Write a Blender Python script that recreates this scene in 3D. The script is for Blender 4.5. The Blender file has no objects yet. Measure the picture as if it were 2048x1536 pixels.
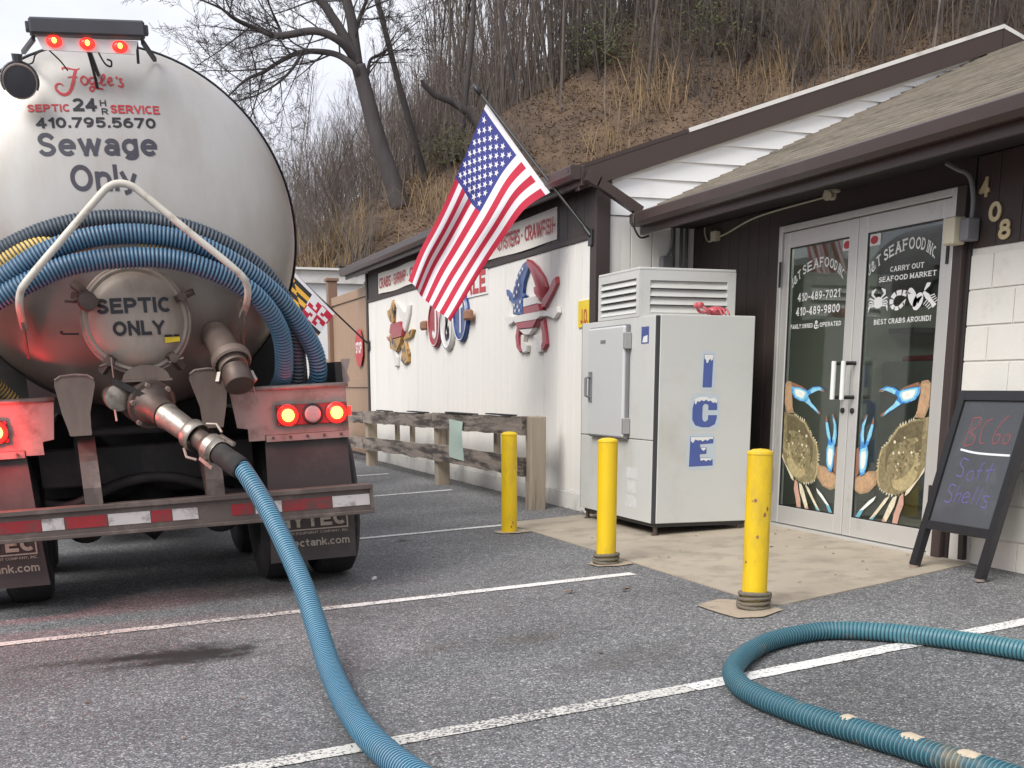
import bpy, bmesh, math, random
from mathutils import Vector, Matrix, Euler, noise
R = math.radians
rnd = random.Random(11)
sc = bpy.context.scene
COL = sc.collection

# ------------------------------------------------------------------ camera
cam_d = bpy.data.cameras.new('camera')
cam = bpy.data.objects.new('camera', cam_d); COL.objects.link(cam)
cam.location = (0, 0, 1.04)
cam.rotation_euler = (R(90 - 12.8), 0, R(-18.7))
cam_d.sensor_width = 36.0
cam_d.lens = 2487 / 2048 * 36
cam_d.shift_y = (1337 - 768) / 2048
cam_d.clip_start = .05; cam_d.clip_end = 2000
sc.camera = cam

# ------------------------------------------------------------------ sky and light
SUN_EL, SUN_AZ = 45, 240          # azimuth clockwise from +Y: behind the camera, to the left
world = bpy.data.worlds.new('World'); sc.world = world; world.use_nodes = True
nt = world.node_tree; nt.nodes.clear()
def N(t, ty, **k):
    n = t.nodes.new(ty)
    for a, b in k.items(): setattr(n, a, b)
    return n
w_out = N(nt, 'ShaderNodeOutputWorld')
sky = N(nt, 'ShaderNodeTexSky', sky_type='NISHITA', sun_disc=False)
sky.sun_elevation = R(SUN_EL); sky.sun_rotation = R(SUN_AZ); sky.dust_density = 3
bg1 = N(nt, 'ShaderNodeBackground'); bg1.inputs[1].default_value = .13
nt.links.new(sky.outputs[0], bg1.inputs[0])
tc = N(nt, 'ShaderNodeTexCoord'); mp = N(nt, 'ShaderNodeMapping'); mp.inputs['Scale'].default_value = (1, 1, 2.2)
nz = N(nt, 'ShaderNodeTexNoise'); nz.inputs['Scale'].default_value = 2.2; nz.inputs['Detail'].default_value = 7; nz.inputs['Roughness'].default_value = .55
cr = N(nt, 'ShaderNodeValToRGB'); cr.color_ramp.elements[0].position = .34; cr.color_ramp.elements[1].position = .66
cr.color_ramp.elements[0].color = (.60, .62, .74, 1); cr.color_ramp.elements[1].color = (.98, .98, 1.0, 1)
bg2 = N(nt, 'ShaderNodeBackground'); bg2.inputs[1].default_value = .58
mx = N(nt, 'ShaderNodeMixShader'); mx.inputs[0].default_value = .93
nt.links.new(tc.outputs['Generated'], mp.inputs[0]); nt.links.new(mp.outputs[0], nz.inputs['Vector'])
nt.links.new(nz.outputs['Fac'], cr.inputs[0]); nt.links.new(cr.outputs[0], bg2.inputs[0])
nt.links.new(bg1.outputs[0], mx.inputs[1]); nt.links.new(bg2.outputs[0], mx.inputs[2]); nt.links.new(mx.outputs[0], w_out.inputs[0])
sun_d = bpy.data.lights.new('sun', 'SUN'); sun_d.energy = 1.5; sun_d.angle = R(34); sun_d.color = (1, .97, .92)
sun = bpy.data.objects.new('sun', sun_d); COL.objects.link(sun)
_d = Vector((math.sin(R(SUN_AZ)) * math.cos(R(SUN_EL)), math.cos(R(SUN_AZ)) * math.cos(R(SUN_EL)), math.sin(R(SUN_EL))))
sun.rotation_euler = _d.to_track_quat('Z', 'Y').to_euler(); sun.location = _d * 40
vs = sc.view_settings
vs.view_transform = 'Standard'; vs.look = 'None'; vs.exposure = 1.05; vs.gamma = 1.0; vs.use_curve_mapping = False
sc.cycles.max_bounces = 8; sc.cycles.transparent_max_bounces = 24; sc.cycles.use_denoising = True
sc.cycles.sample_clamp_indirect = 6

# ------------------------------------------------------------------ materials
def lin(r, g, b):
    f = lambda c: (c / 255 / 12.92) if c / 255 <= .04045 else ((c / 255 + .055) / 1.055) ** 2.4
    return (f(r), f(g), f(b))
def mat(name, col, rough=.6, metal=0., var=.12, scale=6., bump=0., bscale=60., dirt=None, spec=.5,
        stretch=(1, 1, 1), dscale=3., dthr=(.5, .7), emit=None, estr=0., coat=0., alpha=None):
    """principled material: base colour varied by noise, optional second colour in patches (dirt), optional bump"""
    m = bpy.data.materials.new(name); m.use_nodes = True
    t = m.node_tree; b = t.nodes['Principled BSDF']
    b.inputs['Roughness'].default_value = rough; b.inputs['Metallic'].default_value = metal
    b.inputs['Specular IOR Level'].default_value = spec; b.inputs['Coat Weight'].default_value = coat
    tcn = N(t, 'ShaderNodeTexCoord'); info = N(t, 'ShaderNodeObjectInfo')
    off = N(t, 'ShaderNodeVectorMath', operation='ADD')
    mul = N(t, 'ShaderNodeMath', operation='MULTIPLY'); mul.inputs[1].default_value = 37.
    t.links.new(info.outputs['Random'], mul.inputs[0])
    t.links.new(tcn.outputs['Object'], off.inputs[0]); t.links.new(mul.outputs[0], off.inputs[1])
    mpn = N(t, 'ShaderNodeMapping'); mpn.inputs['Scale'].default_value = stretch
    t.links.new(off.outputs[0], mpn.inputs[0])
    n1 = N(t, 'ShaderNodeTexNoise'); n1.inputs['Scale'].default_value = scale; n1.inputs['Detail'].default_value = 5
    t.links.new(mpn.outputs[0], n1.inputs['Vector'])
    mixc = N(t, 'ShaderNodeMix', data_type='RGBA')
    mixc.inputs['A'].default_value = (*[max(0, c * (1 - var)) for c in col], 1)
    mixc.inputs['B'].default_value = (*[min(1, c * (1 + var)) for c in col], 1)
    t.links.new(n1.outputs['Fac'], mixc.inputs['Factor'])
    last = mixc.outputs['Result']
    if dirt:
        n2 = N(t, 'ShaderNodeTexNoise'); n2.inputs['Scale'].default_value = dscale; n2.inputs['Detail'].default_value = 8; n2.inputs['Roughness'].default_value = .65
        t.links.new(mpn.outputs[0], n2.inputs['Vector'])
        rp = N(t, 'ShaderNodeMapRange'); rp.inputs['From Min'].default_value = dthr[0]; rp.inputs['From Max'].default_value = dthr[1]
        t.links.new(n2.outputs['Fac'], rp.inputs['Value'])
        m2 = N(t, 'ShaderNodeMix', data_type='RGBA'); m2.inputs['B'].default_value = (*dirt, 1)
        t.links.new(rp.outputs[0], m2.inputs['Factor']); t.links.new(last, m2.inputs['A']); last = m2.outputs['Result']
    t.links.new(last, b.inputs['Base Color'])
    if bump:
        n3 = N(t, 'ShaderNodeTexNoise'); n3.inputs['Scale'].default_value = bscale; n3.inputs['Detail'].default_value = 4
        t.links.new(mpn.outputs[0], n3.inputs['Vector'])
        bp = N(t, 'ShaderNodeBump'); bp.inputs['Strength'].default_value = bump; bp.inputs['Distance'].default_value = .01
        t.links.new(n3.outputs['Fac'], bp.inputs['Height']); t.links.new(bp.outputs[0], b.inputs['Normal'])
    if emit:
        b.inputs['Emission Color'].default_value = (*emit, 1); b.inputs['Emission Strength'].default_value = estr
    return m

def asphalt_nodes(t, stains):
    """colour socket and height socket of old grey asphalt: fine pale and dark grains, broad patches, stains"""
    tcn = N(t, 'ShaderNodeTexCoord')
    P = tcn.outputs['Object']
    g1 = N(t, 'ShaderNodeTexVoronoi'); g1.inputs['Scale'].default_value = 150; t.links.new(P, g1.inputs['Vector'])
    sep = N(t, 'ShaderNodeSeparateColor'); t.links.new(g1.outputs['Color'], sep.inputs[0])
    rg = N(t, 'ShaderNodeValToRGB'); e = rg.color_ramp.elements
    e[0].position = 0; e[0].color = (.062, .063, .066, 1); e[1].position = 1; e[1].color = (.48, .47, .46, 1)
    x = rg.color_ramp.elements.new(.55); x.color = (.138, .140, .144, 1)
    x = rg.color_ramp.elements.new(.86); x.color = (.205, .207, .211, 1)
    t.links.new(sep.outputs[0], rg.inputs[0])
    big = N(t, 'ShaderNodeTexNoise'); big.inputs['Scale'].default_value = .9; big.inputs['Detail'].default_value = 6; t.links.new(P, big.inputs['Vector'])
    mr = N(t, 'ShaderNodeMapRange'); mr.inputs['From Min'].default_value = .3; mr.inputs['From Max'].default_value = .7; mr.inputs['To Min'].default_value = .72; mr.inputs['To Max'].default_value = 1.22
    t.links.new(big.outputs['Fac'], mr.inputs['Value'])
    fine = N(t, 'ShaderNodeTexNoise'); fine.inputs['Scale'].default_value = 22; fine.inputs['Detail'].default_value = 5; t.links.new(P, fine.inputs['Vector'])
    mr2 = N(t, 'ShaderNodeMapRange'); mr2.inputs['From Min'].default_value = .3; mr2.inputs['From Max'].default_value = .7; mr2.inputs['To Min'].default_value = .8; mr2.inputs['To Max'].default_value = 1.2
    t.links.new(fine.outputs['Fac'], mr2.inputs['Value'])
    mm = N(t, 'ShaderNodeMath', operation='MULTIPLY'); t.links.new(mr.outputs[0], mm.inputs[0]); t.links.new(mr2.outputs[0], mm.inputs[1])
    vm = N(t, 'ShaderNodeVectorMath', operation='SCALE'); t.links.new(rg.outputs[0], vm.inputs[0]); t.links.new(mm.outputs[0], vm.inputs['Scale'])
    last = vm.outputs[0]
    wob = N(t, 'ShaderNodeTexNoise'); wob.inputs['Scale'].default_value = 9; wob.inputs['Detail'].default_value = 9; wob.inputs['Roughness'].default_value = .72; t.links.new(P, wob.inputs['Vector'])
    for (cx, cy, sx, sy, ang, colr, amt) in stains:
        mpn = N(t, 'ShaderNodeMapping', vector_type='TEXTURE'); mpn.inputs['Location'].default_value = (cx, cy, 0); mpn.inputs['Rotation'].default_value = (0, 0, ang); mpn.inputs['Scale'].default_value = (sx, sy, 1e3)
        t.links.new(P, mpn.inputs[0])
        ln = N(t, 'ShaderNodeVectorMath', operation='LENGTH'); t.links.new(mpn.outputs[0], ln.inputs[0])
        ad = N(t, 'ShaderNodeMath', operation='MULTIPLY_ADD'); ad.inputs[1].default_value = 1.9; t.links.new(wob.outputs['Fac'], ad.inputs[0]); t.links.new(ln.outputs['Value'], ad.inputs[2])
        r2 = N(t, 'ShaderNodeMapRange'); r2.inputs['From Min'].default_value = 1.25; r2.inputs['From Max'].default_value = 2.0; r2.inputs['To Min'].default_value = amt; r2.inputs['To Max'].default_value = 0
        t.links.new(ad.outputs[0], r2.inputs['Value'])
        mc = N(t, 'ShaderNodeMix', data_type='RGBA'); mc.inputs['B'].default_value = (*colr, 1)
        t.links.new(r2.outputs[0], mc.inputs['Factor']); t.links.new(last, mc.inputs['A']); last = mc.outputs['Result']
    return P, last, g1.outputs['Distance'], fine.outputs['Fac']
STAINS = [(.48, 5.97, .34, .30, 0, (.014, .014, .014), 1.), (.2, 6.03, .55, .11, -.1, (.012, .012, .012), 1.),
          (.30, 5.86, .40, .09, .05, (.016, .016, .016), .9), (1.95, 5.5, .22, .12, .2, (.07, .055, .035), .35), (1.5, 5.5, .2, .10, .4, (.09, .07, .055), .25),
          (2.2, 4.9, .5, .25, .5, (.07, .065, .06), .45), (.85, 3.6, .12, 1.5, 0, (.08, .08, .08), .35)]
def asphalt_mat(name, paint=None):
    m = bpy.data.materials.new(name); m.use_nodes = True
    t = m.node_tree; b = t.nodes['Principled BSDF']; b.inputs['Roughness'].default_value = .85
    P, colr, dist, fine = asphalt_nodes(t, STAINS)
    if paint:
        w = N(t, 'ShaderNodeTexNoise'); w.inputs['Scale'].default_value = 70; w.inputs['Detail'].default_value = 3; t.links.new(P, w.inputs['Vector'])
        w2 = N(t, 'ShaderNodeTexNoise'); w2.inputs['Scale'].default_value = 1.6; t.links.new(P, w2.inputs['Vector'])
        ad = N(t, 'ShaderNodeMath', operation='MULTIPLY_ADD'); ad.inputs[1].default_value = .45; t.links.new(w2.outputs['Fac'], ad.inputs[0]); t.links.new(w.outputs['Fac'], ad.inputs[2])
        r2 = N(t, 'ShaderNodeMapRange'); r2.inputs['From Min'].default_value = paint[1]; r2.inputs['From Max'].default_value = paint[1] + .1
        t.links.new(ad.outputs[0], r2.inputs['Value'])
        mc = N(t, 'ShaderNodeMix', data_type='RGBA'); mc.inputs['A'].default_value = (*paint[0], 1)
        t.links.new(r2.outputs[0], mc.inputs['Factor']); t.links.new(colr, mc.inputs['B']); colr = mc.outputs['Result']
    t.links.new(colr, b.inputs['Base Color'])
    bp = N(t, 'ShaderNodeBump'); bp.inputs['Strength'].default_value = .5; bp.inputs['Distance'].default_value = .004; bp.invert = True
    t.links.new(dist, bp.inputs['Height']); t.links.new(bp.outputs[0], b.inputs['Normal'])
    return m
def glass_mat(name, tint):
    m = bpy.data.materials.new(name); m.use_nodes = True
    t = m.node_tree; t.nodes.clear()
    o = N(t, 'ShaderNodeOutputMaterial'); tr = N(t, 'ShaderNodeBsdfTransparent'); gl = N(t, 'ShaderNodeBsdfGlossy'); mx_ = N(t, 'ShaderNodeMixShader')
    lw = N(t, 'ShaderNodeLayerWeight'); lw.inputs[0].default_value = .5
    pw = N(t, 'ShaderNodeMath', operation='POWER'); pw.inputs[1].default_value = 5.; t.links.new(lw.outputs['Facing'], pw.inputs[0])
    fr = N(t, 'ShaderNodeMath', operation='MULTIPLY_ADD'); fr.inputs[1].default_value = .92; fr.inputs[2].default_value = .08; t.links.new(pw.outputs[0], fr.inputs[0])
    gl.inputs['Roughness'].default_value = .015; tr.inputs[0].default_value = (*tint, 1)
    t.links.new(fr.outputs[0], mx_.inputs[0]); t.links.new(tr.outputs[0], mx_.inputs[1]); t.links.new(gl.outputs[0], mx_.inputs[2]); t.links.new(mx_.outputs[0], o.inputs[0])
    return m

M = {}
M['asphalt'] = asphalt_mat('asphalt')
M['line'] = asphalt_mat('line_paint', ((.74, .73, .70), .765))
M['line_worn'] = asphalt_mat('line_paint_worn', ((.60, .585, .54), .69))
M['concrete'] = mat('concrete', (.40, .345, .27), .9, var=.16, scale=2.2, bump=.25, bscale=120, dirt=(.27, .23, .18), dscale=4, dthr=(.48, .7))
M['footing'] = mat('footing_concrete', (.40, .33, .25), .9, var=.2, scale=9, bump=.3, bscale=90, dirt=(.2, .17, .14), dscale=9)
M['earth'] = mat('earth', (.12, .10, .07), .95, var=.3, scale=.6, bump=.4, bscale=8)
M['hill'] = mat('hill_leaf_mould', (.090, .061, .042), .95, var=.6, scale=9, bump=1., bscale=14, dirt=(.15, .100, .062), dscale=1.1, dthr=(.45, .66))
M['white_board'] = mat('white_board', (.84, .815, .765), .55, var=.05, scale=2.5, stretch=(1, 1, .12), dirt=(.60, .58, .53), dscale=7, dthr=(.6, .82), bump=.05, bscale=30)
M['white_trim'] = mat('white_trim', (.76, .74, .70), .5, var=.06, scale=4, dirt=(.45, .42, .37), dscale=4, dthr=(.52, .8))
M['siding'] = mat('white_siding', (.88, .88, .87), .42, var=.03, scale=2, dirt=(.74, .73, .70), dscale=4, dthr=(.62, .85))
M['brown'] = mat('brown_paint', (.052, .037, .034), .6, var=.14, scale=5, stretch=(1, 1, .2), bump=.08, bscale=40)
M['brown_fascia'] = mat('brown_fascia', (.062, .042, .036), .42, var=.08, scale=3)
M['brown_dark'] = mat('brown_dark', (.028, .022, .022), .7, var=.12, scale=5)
M['gutter'] = mat('gutter_brown', (.055, .036, .031), .38, var=.1, scale=3, dirt=(.085, .065, .056), dscale=2.5, dthr=(.55, .8))
M['shingle'] = mat('shingle', (.225, .195, .155), .95, var=.28, scale=9, bump=.5, bscale=140, dirt=(.115, .10, .08), dscale=1.6, dthr=(.48, .72))
M['block'] = mat('painted_block', (.77, .75, .69), .7, var=.05, scale=5, bump=.25, bscale=70, dirt=(.56, .53, .45), dscale=2.6, dthr=(.58, .8))
M['mortar'] = mat('painted_mortar', (.74, .72, .66), .8, bump=.2)
M['alu'] = mat('aluminium_frame', (.62, .61, .585), .36, metal=.35, var=.06, scale=3, dirt=(.40, .39, .36), dscale=4, dthr=(.6, .85))
M['glass'] = glass_mat('glass', (.86, .90, .87))
M['black'] = mat('black_plastic', (.018, .018, .02), .4, var=.2)
M['rubber'] = mat('rubber', (.022, .021, .022), .8, var=.3, scale=12, dirt=(.06, .052, .045), dscale=6)
M['print_white'] = mat('print_white', (.82, .82, .80), .5, var=.02)
M['print_black'] = mat('print_black', (.020, .019, .024), .5, var=.1)
M['print_navy'] = mat('print_grey_navy', (.052, .049, .066), .5, var=.15, scale=20)
M['print_red'] = mat('print_red', (.50, .045, .052), .5, var=.12, scale=20)
M['gold_num'] = mat('number_gold', (.62, .52, .30), .4, metal=.25, var=.15, scale=12)
M['tank'] = mat('tank_paint', (.50, .488, .465), .36, metal=.35, var=.10, scale=1.6, dirt=(.36, .31, .265), dscale=1.3, dthr=(.44, .74), stretch=(1, 1, .35), bump=.02, bscale=6)
M['hatch_paint'] = mat('hatch_paint', (.36, .30, .255), .5, metal=.1, var=.18, scale=5, dirt=(.22, .165, .135), dscale=3.5, dthr=(.48, .74), stretch=(1, 1, .35))
M['tank_low'] = mat('tank_grimy', (.33, .275, .235), .5, metal=.15, var=.22, scale=2.5, dirt=(.20, .155, .13), dscale=2.2, dthr=(.45, .72), stretch=(1, 1, .4))
M['tank_dirty'] = mat('tank_dirty', (.215, .162, .135), .55, metal=.15, var=.22, scale=5, dirt=(.14, .10, .085), dscale=4.5, dthr=(.46, .72), stretch=(1, 1, .3), bump=.06, bscale=30)
M['steel_dirty'] = mat('steel_dirty', (.125, .092, .078), .5, metal=.45, var=.25, scale=9, dirt=(.10, .08, .07), dscale=7, bump=.1, bscale=40)
M['steel_pale'] = mat('steel_pale', (.34, .27, .24), .5, metal=.3, var=.18, scale=6, dirt=(.17, .12, .10), dscale=5, dthr=(.48, .68))
M['cast'] = mat('cast_aluminium', (.42, .37, .32), .38, metal=.75, var=.2, scale=12, dirt=(.16, .13, .11), dscale=12, dthr=(.5, .7))
M['chassis'] = mat('chassis_black', (.018, .016, .016), .7, var=.4, scale=6, dirt=(.045, .035, .032), dscale=5, dthr=(.5, .75))
M['cab'] = mat('cab_paint', (.05, .03, .03), .3, coat=.5)
M['guard'] = mat('guard_pipe', (.60, .56, .49), .45, var=.12, scale=14, dirt=(.28, .22, .18), dscale=10, dthr=(.55, .75))
M['flap'] = mat('mud_flap', (.055, .045, .044), .75, var=.2, scale=4, dirt=(.10, .082, .076), dscale=3, dthr=(.45, .75))
M['flap_print'] = mat('flap_print', (.36, .33, .27), .7, var=.25, scale=20, dirt=(.16, .14, .13), dscale=14, dthr=(.55, .7))
M['tape_red'] = mat('tape_red', (.28, .018, .024), .4, var=.25, scale=14, dirt=(.10, .045, .042), dscale=7, dthr=(.47, .66))
M['tape_white'] = mat('tape_white', (.52, .48, .47), .4, var=.1, scale=14, dirt=(.15, .115, .105), dscale=8, dthr=(.50, .66))
M['lamp_red'] = mat('lamp_lens_red', (.55, .02, .02), .25, emit=(1, .03, .02), estr=1.0)
M['lamp_hot'] = mat('lamp_hot', (.9, .5, .1), .3, emit=(1, .62, .06), estr=2.4)
M['lamp_ring'] = mat('lamp_ring_red', (.45, .015, .015), .3, emit=(1, .03, .02), estr=.55)
M['lens_clear'] = mat('lens_clear', (.40, .30, .29), .25, var=.25, scale=60)
M['hose_blue'] = mat('hose_blue', (.19, .44, .55), .36, var=.15, scale=5, dirt=(.26, .34, .36), dscale=3, dthr=(.52, .8))
M['hose_groove'] = mat('hose_groove', (.012, .075, .145), .5, var=.15, scale=6)
M['stow_blue'] = mat('stow_blue', (.095, .205, .315), .45, var=.18, scale=5, dirt=(.16, .17, .18), dscale=3, dthr=(.5, .8))
M['stow_groove'] = mat('stow_groove', (.016, .042, .085), .55, var=.2, scale=5)
M['stow_grey'] = mat('stow_grey', (.070, .095, .125), .5, var=.2, scale=5, dirt=(.20, .15, .13), dscale=3, dthr=(.5, .75))
M['stow_grey_g'] = mat('stow_grey_groove', (.022, .030, .042), .6, var=.2)
M['hose_yellow'] = mat('hose_yellow', (.62, .43, .12), .5, var=.15)
M['hose_yellow_g'] = mat('hose_yellow_groove', (.10, .08, .05), .6)
M['hose_teal'] = mat('hose_teal', (.075, .215, .255), .42, var=.15, scale=6, dirt=(.28, .245, .175), dscale=4.5, dthr=(.54, .68))
M['hose_teal_g'] = mat('hose_teal_groove', (.018, .075, .105), .55, var=.2, dirt=(.15, .13, .09), dscale=4.5, dthr=(.54, .68))
M['mud'] = mat('dried_mud', (.50, .42, .31), .9, var=.2, scale=40, bump=.3, bscale=80)
M['yellow'] = mat('bollard_yellow', (.80, .54, .012), .42, var=.08, scale=9, dirt=(.52, .35, .04), dscale=7, dthr=(.50, .75), stretch=(1, 1, .4), bump=.05, bscale=25)
M['rope'] = mat('rope', (.17, .15, .115), .95, var=.35, scale=60, bump=.6, bscale=150)
M['ice_white'] = mat('ice_box_white', (.62, .625, .60), .38, var=.05, scale=1.3, dirt=(.50, .485, .43), dscale=1.8, dthr=(.5, .85), bump=.03, bscale=3)
M['ice_door'] = mat('ice_box_door', (.58, .585, .58), .4, var=.04, scale=3)
M['ice_dark'] = mat('ice_box_dark', (.05, .052, .055), .6)
M['ice_blue'] = mat('ice_blue', (.085, .125, .36), .45, var=.05)
M['ice_halo'] = mat('ice_halo', (.55, .62, .67), .5, var=.04)
M['sticker_blue'] = mat('sticker_blue', (.07, .10, .30), .5)
M['flag_red'] = mat('flag_red', (.46, .012, .042), .75, var=.08, scale=8)
M['flag_white'] = mat('flag_white', (.70, .68, .71), .75, var=.04, scale=8)
M['flag_blue'] = mat('flag_blue', (.028, .035, .20), .75, var=.08, scale=8)
M['md_gold'] = mat('md_gold', (.72, .40, .05), .75)
M['wood_grey'] = mat('weathered_wood', (.27, .225, .19), .9, var=.5, scale=6, stretch=(5, .5, 5), dirt=(.06, .048, .042), dscale=2.4, dthr=(.46, .60), bump=.6, bscale=26)
M['wood_post'] = mat('weathered_post', (.36, .30, .23), .9, var=.3, scale=3.5, stretch=(5, 5, .35), dirt=(.12, .10, .08), dscale=2.5, dthr=(.52, .7), bump=.4, bscale=26)
M['bitumen'] = mat('bitumen', (.03, .03, .03), .8)
M['paper_green'] = mat('paper_green', (.42, .52, .46), .8, var=.12, scale=20)
M['vinyl_tan'] = mat('vinyl_tan', (.36, .235, .155), .55, var=.06, scale=3)
M['vinyl_brown'] = mat('vinyl_brown', (.24, .145, .10), .55, var=.08)
M['ornament_red'] = mat('ornament_red', (.36, .055, .07), .3, var=.08)
M['ornament_blue'] = mat('ornament_blue', (.03, .075, .24), .28, var=.08)
M['ornament_white'] = mat('ornament_white', (.74, .72, .68), .35, var=.05)
M['ornament_gold'] = mat('ornament_gold', (.45, .25, .06), .35, var=.45, scale=14, dirt=(.04, .03, .03), dscale=9, dthr=(.52, .58))
M['sign_yellow'] = mat('sign_yellow', (.82, .60, .03), .5)
M['banner'] = mat('banner_vinyl', (.90, .86, .77), .5, var=.06, scale=4)
M['chalkboard'] = mat('chalkboard', (.070, .075, .085), .6, var=.22, scale=3, dirt=(.14, .145, .155), dscale=2.2, dthr=(.5, .85))
M['chalk_red'] = mat('chalk_red', (.28, .085, .09), .9, var=.35, scale=60)
M['chalk_purple'] = mat('chalk_purple', (.15, .12, .34), .9, var=.35, scale=60)
M['chalk_white'] = mat('chalk_white', (.75, .76, .78), .9)
M['crab_shell'] = mat('crab_shell', (.25, .21, .11), .5, var=.7, scale=45, dirt=(.52, .44, .26), dscale=18, dthr=(.54, .72))
M['crab_tan'] = mat('crab_tan', (.40, .26, .15), .5, var=.5, scale=40, dirt=(.22, .28, .15), dscale=14, dthr=(.52, .66))
M['crab_blue'] = mat('crab_blue', (.05, .26, .66), .45, var=.5, scale=30, dirt=(.22, .58, .88), dscale=14, dthr=(.45, .6))
M['crab_white'] = mat('crab_white', (.88, .90, .84), .45, var=.1)
M['crab_pale'] = mat('crab_pale', (.82, .68, .50), .5, var=.4, scale=35)
M['crab_teal'] = mat('crab_teal', (.16, .42, .52), .5, var=.3, scale=12)
M['crab_pink'] = mat('crab_pink', (.60, .36, .28), .5, var=.3, scale=14)
M['crab_brown'] = mat('crab_brown', (.30, .14, .08), .5, var=.25, scale=14)
M['toy_red'] = mat('toy_red', (.50, .10, .12), .35, var=.2, scale=30)
M['bark'] = mat('bark_dark', (.075, .066, .066), .95, var=.35, scale=8, stretch=(1, 1, .3), bump=.4, bscale=30)
M['bark_brown'] = mat('bark_brown', (.115, .095, .082), .95, var=.3, scale=6)
M['bark_grey'] = mat('bark_grey', (.17, .15, .135), .95, var=.3, scale=6)
M['twig'] = mat('twig', (.14, .112, .098), .95, var=.25, scale=4)
M['grass_dry'] = mat('dry_grass', (.27, .19, .105), .9, var=.35, scale=3)
M['leaf_a'] = mat('dead_leaf', (.135, .08, .047), .9, var=.5, scale=3)
M['leaf_b'] = mat('dead_leaf_pale', (.20, .135, .09), .9, var=.4, scale=3)
M['leaf_green'] = mat('evergreen_leaf', (.075, .085, .028), .8, var=.5, scale=3)
M['interior_wall'] = mat('interior_wall', (.50, .52, .45), .8, var=.08)
M['interior_floor'] = mat('interior_floor', (.20, .19, .17), .5, var=.1)
M['interior_dark'] = mat('interior_dark', (.06, .06, .06), .6)
M['counter'] = mat('counter_steel', (.45, .46, .46), .35, metal=.3)
M['pvc_grey'] = mat('conduit_grey', (.20, .20, .21), .5)
M['lamp_housing'] = mat('lamp_housing', (.055, .055, .065), .5, var=.2, scale=8)
M['cream_box'] = mat('cream_box', (.58, .53, .40), .5, var=.08)
M['soap'] = mat('cigarette_white', (.75, .73, .70), .8)
M['rust_red'] = mat('sign_red', (.50, .035, .04), .45, var=.08)

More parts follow.
